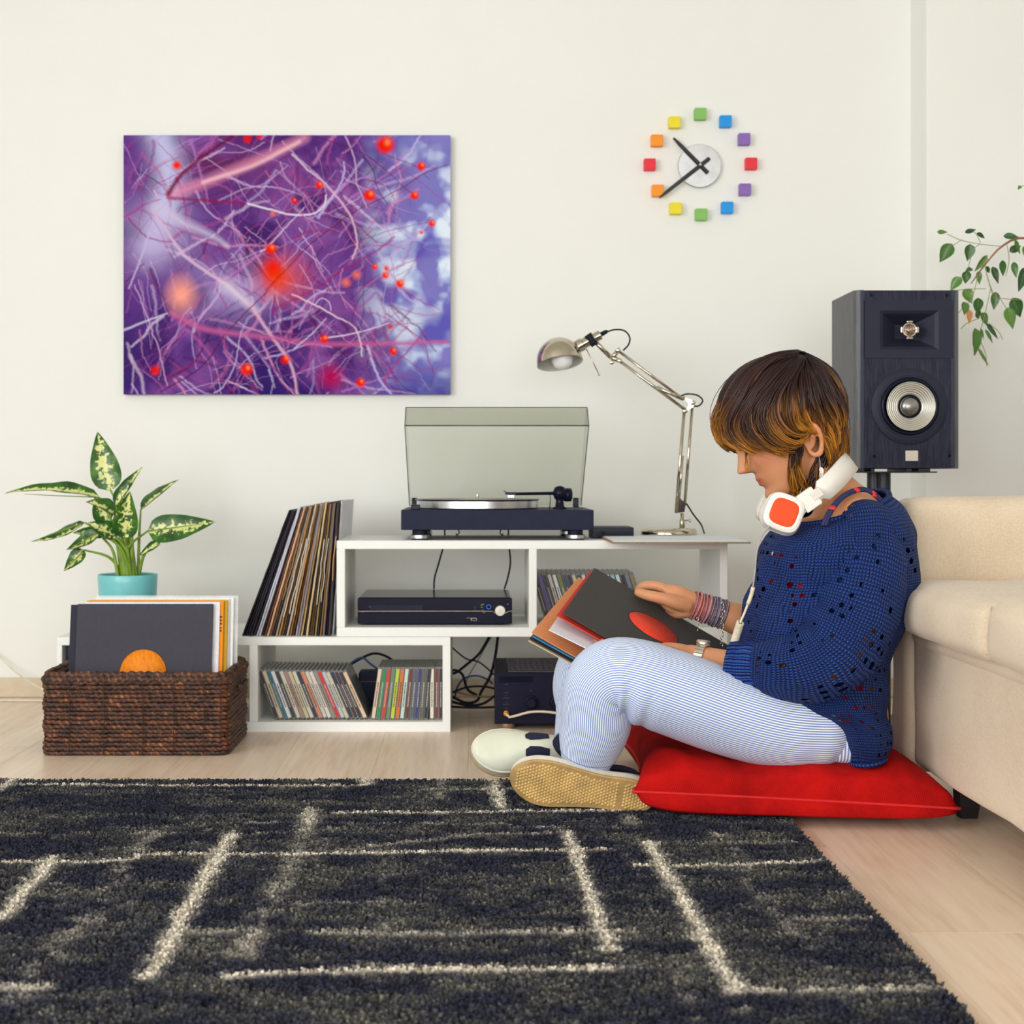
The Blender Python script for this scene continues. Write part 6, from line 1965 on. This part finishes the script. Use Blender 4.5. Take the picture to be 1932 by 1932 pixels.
# ---- hair: scalp cap and some hundreds of tapering locks
def hair():
    cx, cy = 1470.0, 772.0
    W = .086
    def depth(px, py, k=1.0):
        ex = (px - cx) / 128.0
        ey = (py - cy) / (114.0 if py < cy else 190.0)
        return W * k * math.sqrt(max(.0, 1 - min(1, ex * ex + ey * ey)))
    root = np.array(C(34, 19, 22)[:3]); mid = np.array(C(62, 34, 26)[:3]); tipc = np.array(C(226, 150, 48)[:3])
    G0 = [  # guides on the visible side, front to nape (photo pixels)
        [(1502, 664), (1446, 674), (1395, 703), (1362, 748), (1346, 795), (1352, 828), (1382, 848)],
        [(1490, 671), (1440, 688), (1400, 722), (1372, 768), (1362, 805), (1378, 836), (1410, 856)],
        [(1494, 674), (1450, 699), (1415, 738), (1392, 782), (1392, 815), (1416, 844), (1450, 860)],
        [(1498, 677), (1462, 709), (1435, 750), (1420, 790), (1430, 824), (1460, 846), (1492, 842)],
        [(1502, 679), (1475, 719), (1458, 758), (1454, 794), (1474, 820), (1502, 824), (1524, 808)],
        [(1505, 679), (1490, 720), (1484, 760), (1492, 790), (1514, 806), (1534, 812), (1546, 846)],
        [(1508, 678), (1508, 720), (1512, 760), (1528, 790), (1542, 812), (1552, 856), (1542, 898)],
        [(1511, 675), (1526, 713), (1538, 752), (1552, 786), (1562, 824), (1560, 872), (1546, 918)],
        [(1514, 672), (1542, 705), (1560, 744), (1573, 784), (1578, 824), (1574, 870), (1562, 916)],
        [(1503, 664), (1548, 690), (1576, 736), (1588, 780), (1592, 820), (1588, 860), (1578, 896)],
    ]
    side = [  # wisps in front of and behind the ear
        [(1470, 800), (1486, 826), (1492, 848), (1488, 872), (1494, 900), (1508, 928)],
        [(1462, 805), (1478, 832), (1484, 858), (1480, 884), (1484, 912), (1496, 938)],
        [(1540, 800), (1544, 836), (1534, 872), (1524, 900), (1530, 925), (1548, 932)],
        [(1552, 806), (1556, 846), (1548, 880), (1546, 905), (1560, 922), (1578, 914)],
        [(1548, 850), (1536, 885), (1522, 905), (1512, 925), (1514, 945), (1524, 955)],
        [(1566, 830), (1566, 870), (1558, 900), (1552, 920), (1562, 936), (1582, 930)],
        [(1570, 850), (1562, 890), (1546, 915), (1532, 935), (1540, 950), (1556, 946)],
        [(1580, 800), (1590, 830), (1592, 850), (1588, 866), (1594, 878), (1606, 872)],
        [(1404, 846), (1402, 862), (1404, 878), (1406, 892)],
    ]
    gs = [cr([(a, b, 0) for a, b in g], 16)[:, :2] for g in G0]
    ss_ = [cr([(a, b, 0) for a, b in g], 16)[:, :2] for g in side]
    g = G(); cols = []
    r = random.Random(11)
    def lock(path, sgn, lift, rad, gold, wav, ph=None, dark=.42):
        pts = []
        ph = r.random() * 6 if ph is None else ph
        n_ = len(path)
        for i, (px, py) in enumerate(path):
            t = i / (n_ - 1)
            y = depth(px, py) + lift + .004 * math.sin(t * 9 + ph) * wav
            amp = (6.5 if path[-1][0] < 1500 else 9.0) * wav * t
            p = P(px + amp * math.sin(t * 9.5 + ph), py + amp * .6 * math.cos(t * 8.5 + ph), YM)
            p.y = YM + sgn * y
            pts.append(tuple(p) + (rad * (.55 + .75 * math.sin(PI * min(1, t * 1.02 + .12)) ** .7) * (1 if t < .9 else .55),))
        q = cr(pts, 18)
        g.add(*tube([tuple(x) for x in q], None, 5, ref=(0, 1, 0)))
        sh = .45 + 1.0 * r.random()
        for i in range(18):
            t = i / 17
            k = max(0, min(1, (t - dark) / (.98 - dark))) ** 1.1 * gold
            c = root * (1 - min(1, t * 1.1)) + mid * min(1, t * 1.1)
            c = c * (1 - k) + tipc * k
            cols.extend([c * sh] * 5)
    def fam(sgn, clumps, per, rad):
        for q in range(clumps):
            a0 = (q + r.random()) / clumps * (len(gs) - 1.002)
            ph = a0 * 1.9 + r.uniform(-.8, .8)
            lift = r.uniform(-.003, .009)
            ln = r.uniform(.80, 1.05)
            gold0 = r.choice([.1, .2, .45, .95, 1.1]) if a0 < 4 else r.choice([.25, .5, .95, 1.1, 1.1])
            dark = r.choice([.15, .38, .45, .5]) if gold0 > .85 else .45
            if a0 < 3.2:
                gold0 = r.choice([.35, .5, .7, .95]); dark = r.choice([.25, .68, .74, .78, .82, .85])
                if dark < .5: gold0 *= .75
            jx, jy = r.uniform(-6, 6), r.uniform(-5, 5)
            for i in range(per):
                a = min(len(gs) - 1.002, max(0, a0 + r.gauss(0, .16)))
                k = int(a); w = a - k
                k2 = int(a0); w2 = a0 - k2
                own = gs[k] * (1 - w) + gs[k + 1] * w
                cen = gs[k2] * (1 - w2) + gs[k2 + 1] * w2
                tt = np.linspace(0, 1, 16)[:, None]
                p = own * (1 - .65 * tt) + cen * .65 * tt + np.array([jx, jy]) * tt + np.array([r.uniform(-2, 2), r.uniform(-2, 2)])
                idx = np.linspace(0, 15 * min(1, ln * r.uniform(.9, 1.02)), 14)
                p = np.stack([np.interp(idx, np.arange(16), p[:, 0]), np.interp(idx, np.arange(16), p[:, 1])], 1)
                lock(p, sgn, lift + r.uniform(-.0035, .0035), rad * r.uniform(.5, 1.2), gold0 * r.uniform(.6, 1.1), r.uniform(.7, 1.0), ph + r.uniform(-.25, .25), dark)
    fam(-1, 118, 17, .0015)
    for q in range(70):                                   # stray hairs lift the outline
        a = r.random() * (len(gs) - 1.002); k = int(a); w = a - k
        p = gs[k] * (1 - w) + gs[k + 1] * w
        cc_ = np.array([cx, cy + 20]); tt = np.linspace(0, 1, 16)[:, None]
        p = p + (p - cc_) * r.uniform(.0, .07) * np.sin(tt * PI * r.uniform(.6, 1)) + np.array([r.uniform(-8, 8), r.uniform(-6, 6)]) * tt
        lock(p, r.choice((-1, -1, 1)), r.uniform(.0, .012), .00055, r.uniform(.3, 1), 1.0)
    fam(1, 40, 9, .0028)
    # across the crown and down the back, filling between the two sides
    for i in range(560):
        a = r.random()
        base = gs[-1] if r.random() < .72 else gs[0]
        sgn = r.choice((-1, 1)); dep = r.random()
        p = base + np.array([r.uniform(-5, 2) if base is gs[-1] else r.uniform(0, 6), r.uniform(-2, 4)])
        o_ = []
        ph = r.random() * 6
        n_ = 14
        idx = np.linspace(0, 15 * r.uniform(.75, 1), n_)
        for j, ii in enumerate(idx):
            px, py = np.interp(ii, np.arange(16), p[:, 0]), np.interp(ii, np.arange(16), p[:, 1])
            t = j / (n_ - 1)
            spread = .074 * dep * math.sin(PI * (.18 + .62 * t)) * sgn
            rx = 1 - .24 * dep ** 2
            px2 = cx + (px - cx) * rx
            q = P(px2 + 5 * t * math.sin(t * 9 + ph), py + (10 * dep * dep if t < .2 else 5 * dep * dep), YM)
            q.y = YM + spread
            o_.append(tuple(q) + (.0021 * (.6 + .6 * math.sin(PI * min(1, t + .1))),))
        q = cr(o_, 18)
        g.add(*tube([tuple(x) for x in q], None, 5, ref=(0, 1, 0)))
        gold = r.uniform(.2, 1.0)
        sh = .7 + .6 * r.random()
        for k in range(18):
            t = k / 17
            kk = max(0, min(1, (t - .45) / .5)) ** 1.2 * gold
            c = root * (1 - min(1, t * 1.5)) + mid * min(1, t * 1.5)
            cols.extend([(c * (1 - kk) + tipc * kk) * sh] * 5)
    for q_, p0 in enumerate(ss_):
        for i in range(22 if q_ != len(ss_) - 1 else 5):
            if q_ == len(ss_) - 1:
                lock(p0[:, :2] + np.array([r.uniform(-2, 2), 0]), -1, -.030, .0008, .9, .3, dark=.0)
                continue
            p = p0[:, :2] + np.array([r.uniform(-5, 5), r.uniform(-5, 5)])
            lock(p[::1], -1, r.uniform(-.012, .0), .0017 * r.uniform(.6, 1.2), r.uniform(.6, 1.1), .8)
            if i % 2: lock(p, 1, -.01, .0018, .8, .8)
    hm = attr_mat('hair', .42, bump=.0, spec=.28, mul=(140, .25))
    ho = build('hair', g, hm, person)
    colour_attr(ho, np.array(cols))
    # scalp cap beneath the locks
    v, f, idx = [], [], {}
    nu, nv = 40, 56
    for i in range(nu + 1):
        for j in range(nv):
            a = -PI / 2 + PI * i / nu
            b = 2 * PI * j / nv
            # polar axis along Y
            px = cx + 117 * math.cos(a) * math.cos(b)
            py = cy - (102 if math.sin(b) > 0 else 116) * math.cos(a) * math.sin(b)
            p = P(px, py, YM); p.y = YM + .082 * math.sin(a)
            v.append(p); idx[(i, j)] = (px, py)
    hl = [(1330, 822), (1365, 838), (1420, 838), (1478, 822), (1500, 812), (1530, 815), (1545, 890), (1620, 890)]
    lim = lambda x: np.interp(x, [q[0] for q in hl], [q[1] for q in hl])
    for i in range(nu):
        for j in range(nv):
            k = (j + 1) % nv
            cpx = (idx[(i, j)][0] + idx[(i + 1, k)][0]) / 2; cpy = (idx[(i, j)][1] + idx[(i + 1, k)][1]) / 2
            if cpy < lim(cpx):
                f.append((i * nv + j, i * nv + k, (i + 1) * nv + k, (i + 1) * nv + j))
    build('scalp_hair', G().add(v, f), M('hair_under', C(36, 21, 22), .6, var=.2, spec=.2), ho)
hair()

# ---- earring, bracelets, watch
er = M('feather_white', C(232, 228, 220), .5)
e0 = H(-.018, .076, -.078)
eo = build('earring', tb([tuple(e0) + (.0010,), tuple(e0 + Vector((0, -.006, -.02))) + (.0010,), tuple(e0 + Vector((-.002, -.008, -.062))) + (.0008,)], 12, 6), chrome, person)
for k, (dz, dx, sz) in enumerate(((-.018, 0, .016), (-.030, .003, .018), (-.040, -.004, .020), (-.052, .002, .020), (-.064, -.003, .022))):
    b = e0 + Vector((dx, -.009 - .001 * k, dz))
    build('feather', G().add(*leaf_mesh(b, b + Vector((.004 * (-1) ** k, 0, -sz)), .009, (0, -1, 0), .1, 0, 'fig', 6)), er, eo)
A_, B_ = P(1308, 1141, 2.787), P(1368, 1160, 2.791)
axw = (B_ - A_).normalized()
nb = Vector((0, 1, 0)); nb = (nb - axw * nb.dot(axw)).normalized(); bb = axw.cross(nb)
cb = [(150, 84, 92), (196, 100, 100), (186, 92, 98), (150, 78, 96), (190, 120, 126), (96, 92, 124), (70, 74, 112), (104, 108, 140), (60, 62, 100), (84, 88, 116)]
for i, c_ in enumerate(cb):
    t = i / (len(cb) - 1)
    c = A_.lerp(B_, t * .92)
    r = .0255 + .0012 * math.sin(i * 2.1) + .002 * t
    tilt = .12 * math.sin(i * 1.7)
    pts = [tuple(c + (nb * math.cos(g_) + bb * math.sin(g_)) * r + axw * tilt * r * math.sin(g_) * .5) + (.0026,) for g_ in np.linspace(0, 2 * PI, 44)]
    br = build('bracelet', tb(pts, None, 8), M(f'wrap_{i}', C(*c_), .5, var=.2, nscale=300), person)
    # a line of tiny beads on each wrap
    gb = G()
    for g_ in np.linspace(0, 2 * PI, 60, endpoint=False):
        q = c + (nb * math.cos(g_) + bb * math.sin(g_)) * (r + .0020) + axw * tilt * r * math.sin(g_) * .5
        gb.add(*lathe([(.0002, -.0012), (.0013, 0), (.0002, .0012)], q, axw, 5))
    bd = build('beads', gb, M('bead_silver', C(214, 190, 196), .2, .8), br)
    tag(bd, kind='stuff')
for px, y0, y1 in ((1316, 1168, 1196), (1363, 1140, 1222)):
    p = P(px, y0, 2.765)
    k_ = int((y1 - y0) / 6)
    ch = G()
    for i in range(k_):
        c = P(px + 2 * math.sin(i), y0 + (y1 - y0) * i / k_, 2.762)
        d = (1, 0, 0) if i % 2 else (0, 1, 0)
        ax = Vector(d)
        n1 = Vector((0, 0, 1)); n2 = ax.cross(n1)
        ch.add(*tube([tuple(c + n1 * math.cos(g_) * .0036 + n2 * math.sin(g_) * .0024) + (.0007,) for g_ in np.linspace(0, 2 * PI, 12)], None, 5, ref=d))
    build('bracelet_chain', ch, chrome, person)
A_, B_ = P(1336, 1243, 2.574), P(1312, 1239, 2.586)
axw = (B_ - A_).normalized(); nb = Vector((0, 1, 0)); nb = (nb - axw * nb.dot(axw)).normalized(); bb = axw.cross(nb)
wt = None
cw = (A_ + B_) / 2
steel = M('watch_steel', C(206, 198, 184), .25, .8)
R_ = .0232
wt = build('watch', lt([(.0125, 0), (.013, .002), (.013, .007), (.011, .0085), (0, .0088)], cw + bb * R_ * -1 if bb.z < 0 else cw + bb * R_, bb if bb.z > 0 else -bb, 28), steel, person)
for i in range(22):
    g_ = 2 * PI * i / 22
    d = nb * math.cos(g_) + bb * math.sin(g_)
    tt = -nb * math.sin(g_) + bb * math.cos(g_)
    build('watch_link', obox(cw + d * R_, axw, tt, d, .0085, .0030, .0013, .0006), steel, wt, smooth=False)

# ---------------------------------------------------------------- records in the hands
def held():
    A, D = P(1122, 1072, 2.84), P(1063, 1155, 2.555)
    B = P(1368, 1218, 2.79)
    def sheet(name, A, D, B, col, lab, th=.0016, size=.306, m=paper_m, off=0):
        a = (D - A).normalized(); b = B - A; b = (b - a * b.dot(a)).normalized(); nn = b.cross(a)
        if nn.z < 0: nn = -nn
        c = A + a * size / 2 + b * size / 2 - nn * off
        o = build(name, obox(c, a, b, nn, size / 2, size / 2, th / 2, .0004), m, smooth=False, label=lab, cat='record', group='records in the hands')
        o.color = C(*col)
        return o, a, b, nn, c
    o, a, b, nn, c = sheet('record_sleeve', A, D, B, (66, 64, 64), 'black paper sleeve with red centre label held open in both hands')
    # die-cut window: dark rim and the red label lying in it
    cc = A + a * .306 * .44 + b * .306 * .505
    rg = build('centre_label', lt([(0.0, .0009), (.0515, .0009), (.0515, .0013), (0, .00135)], cc, nn, 56), card_m, o); rg.color = C(250, 68, 40)
    k = build('die_cut_edge', lt([(.0515, .0008), (.0535, .0008), (.0535, .0017), (.0515, .0017), (.0515, .0008)], cc, nn, 56, closed=True), card_m, o); k.color = C(40, 36, 40)
    sheet('record_sleeve', P(1115, 1074, 2.838), P(1053, 1156, 2.557), B, (226, 60, 44), 'red sleeve edge showing directly under the held black sleeve', off=.005, size=.302)
    sheet('record_sleeve', P(1098, 1098, 2.815), P(1041, 1178, 2.535), B + Vector((0, 0, -.004)), (236, 236, 244), 'white paper sleeve fanned out left under the held black sleeve', off=.009, size=.303, m=paper_m)
    sheet('record_sleeve', P(1096, 1080, 2.845), P(1014, 1176, 2.58), B + Vector((0, 0, -.01)), (232, 150, 96), 'orange printed sleeve fanned out to the left in the held stack', off=.012, size=.312)
    sheet('record_sleeve', P(1096, 1081, 2.85), P(1016, 1180, 2.58), B + Vector((0, 0, -.01)), (70, 150, 200), 'blue-edged sleeve near the bottom of the held stack', off=.0185, size=.311)
    sheet('record_sleeve', P(1092, 1082, 2.85), P(1012, 1181, 2.58), B + Vector((0, 0, -.01)), (58, 48, 46), 'dark brown sleeve second from the bottom of the held stack', off=.0215, size=.313)
    sheet('record_sleeve', P(1092, 1082, 2.85), P(1012, 1181, 2.58), B + Vector((0, 0, -.01)), (222, 200, 162), 'cream sleeve at the bottom of the held stack', off=.0255, size=.314)
held()

# ---------------------------------------------------------------- headphones around the neck
def headphones():
    wh = M('white_plastic', C(236, 232, 224), .38, var=.02); oc = M('orange_fabric', C(244, 74, 16), .7, var=.05, bump=.2, bscale=500)
    pad = M('pad_white', C(226, 220, 210), .6)
    cup = P(1478, 968, 2.478)
    t = empty('headphones', cup, 'white headphones with orange ear-cup square hanging around the neck', 'headphones')
    # head band: ribbon around the nape
    pth = [(1506, 952, 2.485), (1535, 938, 2.482), (1568, 912, 2.490), (1594, 884, 2.525), (1603, 872, 2.58), (1601, 872, 2.63), (1588, 884, 2.675), (1560, 905, 2.70), (1520, 930, 2.712), (1480, 950, 2.708)]
    c = cr([tuple(P(*p)) for p in pth], 50)
    tt = np.gradient(c, axis=0)
    wd = Vector((-.62, -.10, .78)).normalized()
    v, f = [], []
    for i in range(50):
        T = Vector(tt[i]).normalized()
        w = (wd - T * wd.dot(T)).normalized()
        o = T.cross(w)
        s = i / 49
        hw = .019 * (1 if .12 < s < .88 else .55)
        th = .0045
        for q in ((-hw, -th), (-hw * .4, -th * 1.4), (hw * .4, -th * 1.4), (hw, -th), (hw * 1.04, 0), (hw, th), (-hw, th), (-hw * 1.04, 0)):
            v.append(Vector(c[i]) + w * q[0] + o * q[1])
    for i in range(49):
        for j in range(8):
            k = (j + 1) % 8
            f.append((i * 8 + j, i * 8 + k, i * 8 + 8 + k, i * 8 + 8 + j))
    f += [tuple(range(7, -1, -1)), tuple(49 * 8 + j for j in range(8))]
    hb = build('headband', G().add(v, f), wh, t)
    # adjuster block
    a = P(1535, 936, 2.478)
    d = (P(1568, 908, 2.478) - P(1506, 952, 2.478)).normalized()
    up_ = Vector((-d.z, 0, d.x)); up_ = up_ if up_.z > 0 else -up_
    build('adjuster', obox(P(1526, 943, 2.476), d, (0, 1, 0), up_, .016, .007, .0175, .003), wh, t, smooth=False)
    build('slider', obox(P(1540, 932, 2.4715), d, (0, 1, 0), up_, .010, .004, .0085, .002), pad, t, smooth=False)
    # two wire forks down to the cup
    for s in (-1, 1):
        p0 = P(1514, 950, 2.476) + up_ * s * .012
        p1 = P(1496, 962, 2.470) + up_ * s * .019
        p2 = cup + Vector((s * .010, -.004, .0)) + up_ * s * .026
        build('fork', tb([tuple(p0), tuple(p1), tuple(p2)], 12, 8, rad=.0019), wh, t)
    def cupmesh(c, nrm, sz, ang, ycut):
        nrm = Vector(nrm).normalized()
        ux = Vector((math.cos(ang), 0, math.sin(ang))); ux = (ux - nrm * ux.dot(nrm)).normalized(); uz = nrm.cross(ux)
        def ring(s, d, e=3.4):
            o = []
            for j in range(48):
                g = 2 * PI * j / 48
                cs, sn = math.cos(g), math.sin(g)
                k = (abs(cs) ** e + abs(sn) ** e) ** (-1 / e)
                o.append(c + ux * cs * k * s + uz * sn * k * s + nrm * d)
            return o
        def shell(rs, capf=True):
            v, f = [], []
            for s, d in rs: v += ring(s, d)
            for i in range(len(rs) - 1):
                for j in range(48):
                    k = (j + 1) % 48
                    f.append((i * 48 + j, i * 48 + k, (i + 1) * 48 + k, (i + 1) * 48 + j))
            f += [tuple(range(47, -1, -1)), tuple((len(rs) - 1) * 48 + j for j in range(48))]
            return G().add(v, f)
        return shell, ux, uz
    ang = math.radians(-22)
    sh, ux, uz = cupmesh(cup, (-.10, -1, .12), .04, ang, 0)
    s = .0335
    cu = build('ear_cup', sh([(s * .9, -.012), (s, -.008), (s, .004), (s * .94, .010), (s * .80, .0125), (s * .72, .0118)]), wh, t, smooth='auto')
    build('cup_inlay', sh([(s * .66, .010), (s * .69, .0126), (s * .66, .0135), (s * .5, .0137)]), oc, cu)
    build('ear_pad', sh([(s * .7, -.034), (s * .9, -.033), (s * 1.02, -.026), (s * 1.04, -.018), (s * .95, -.011)]), pad, cu)
    c2 = P(1462, 960, 2.712)
    sh2, _, _ = cupmesh(c2, (-.10, 1, .12), .04, ang, 0)
    c3 = build('ear_cup', sh2([(s * .9, -.012), (s, -.008), (s, .004), (s * .94, .010), (s * .80, .0125), (s * .5, .0125)]), wh, t, smooth='auto')
    build('ear_pad', sh2([(s * .7, -.034), (s * .9, -.033), (s * 1.02, -.026), (s * 1.04, -.018), (s * .95, -.011)]), pad, c3)
    # lead: thin from the cup, then coiled, then across to the amplifier socket
    gy = M('lead_grey', C(170, 162, 160), .5); cream = M('lead_cream', C(228, 216, 188), .5)
    thin = [(1454, 990, 2.470), (1438, 1010, 2.462), (1428, 1040, 2.462), (1424, 1080, 2.468), (1420, 1112, 2.475)]
    build('lead', tb([tuple(P(*p)) for p in thin], 30, 8, rad=.0017), gy, t)
    build('lead_sleeve', tb([tuple(P(*p)) for p in ((1421, 1108, 2.475), (1417, 1124, 2.48), (1411, 1140, 2.485))], 8, 10, rad=.0036), cream, t)
    build('lead', tb([tuple(P(*p)) for p in ((1411, 1140, 2.485), (1404, 1158, 2.49), (1396, 1176, 2.495))], 12, 8, rad=.0022), cream, t)
    P0, P1 = P(1397, 1174, 2.495), P(1382, 1222, 2.52)
    ax = (P1 - P0); L = ax.length; axn = ax.normalized(); n1 = axn.orthogonal().normalized(); n2 = axn.cross(n1)
    pts = [tuple(P0 + axn * (L * i / 150) + (n1 * math.cos(i * .75) + n2 * math.sin(i * .75)) * .0055) for i in range(151)]
    build('coiled_lead', tb(pts, None, 6, rad=.0019), cream, t)
    lo = [P(1382, 1222, 2.56), P(1340, 1300, 2.62), P(1290, 1400, 2.70), P(1200, 1400, 2.95), P(1120, 1352, 3.18), P(1070, 1348, 3.28), P(1030, 1343, 3.335), P(1000, 1343.5, 3.345), P(975, 1350, 3.35), P(960, 1353, 3.355), P(955, 1347, 3.356)]
    build('lead', tb([(p.x, p.y, max(p.z, .02)) for p in lo], 90, 8, rad=.0030), cream, t)
    q = P(955, 1346, 3.36)
    build('plug', lt([(.0030, 0), (.0046, .001), (.0046, .006), (.0030, .009)], (q.x, 3.363, q.z), (0, -1, 0), 16), M('plug_gold', C(232, 160, 40), .3, .5), t)
headphones()
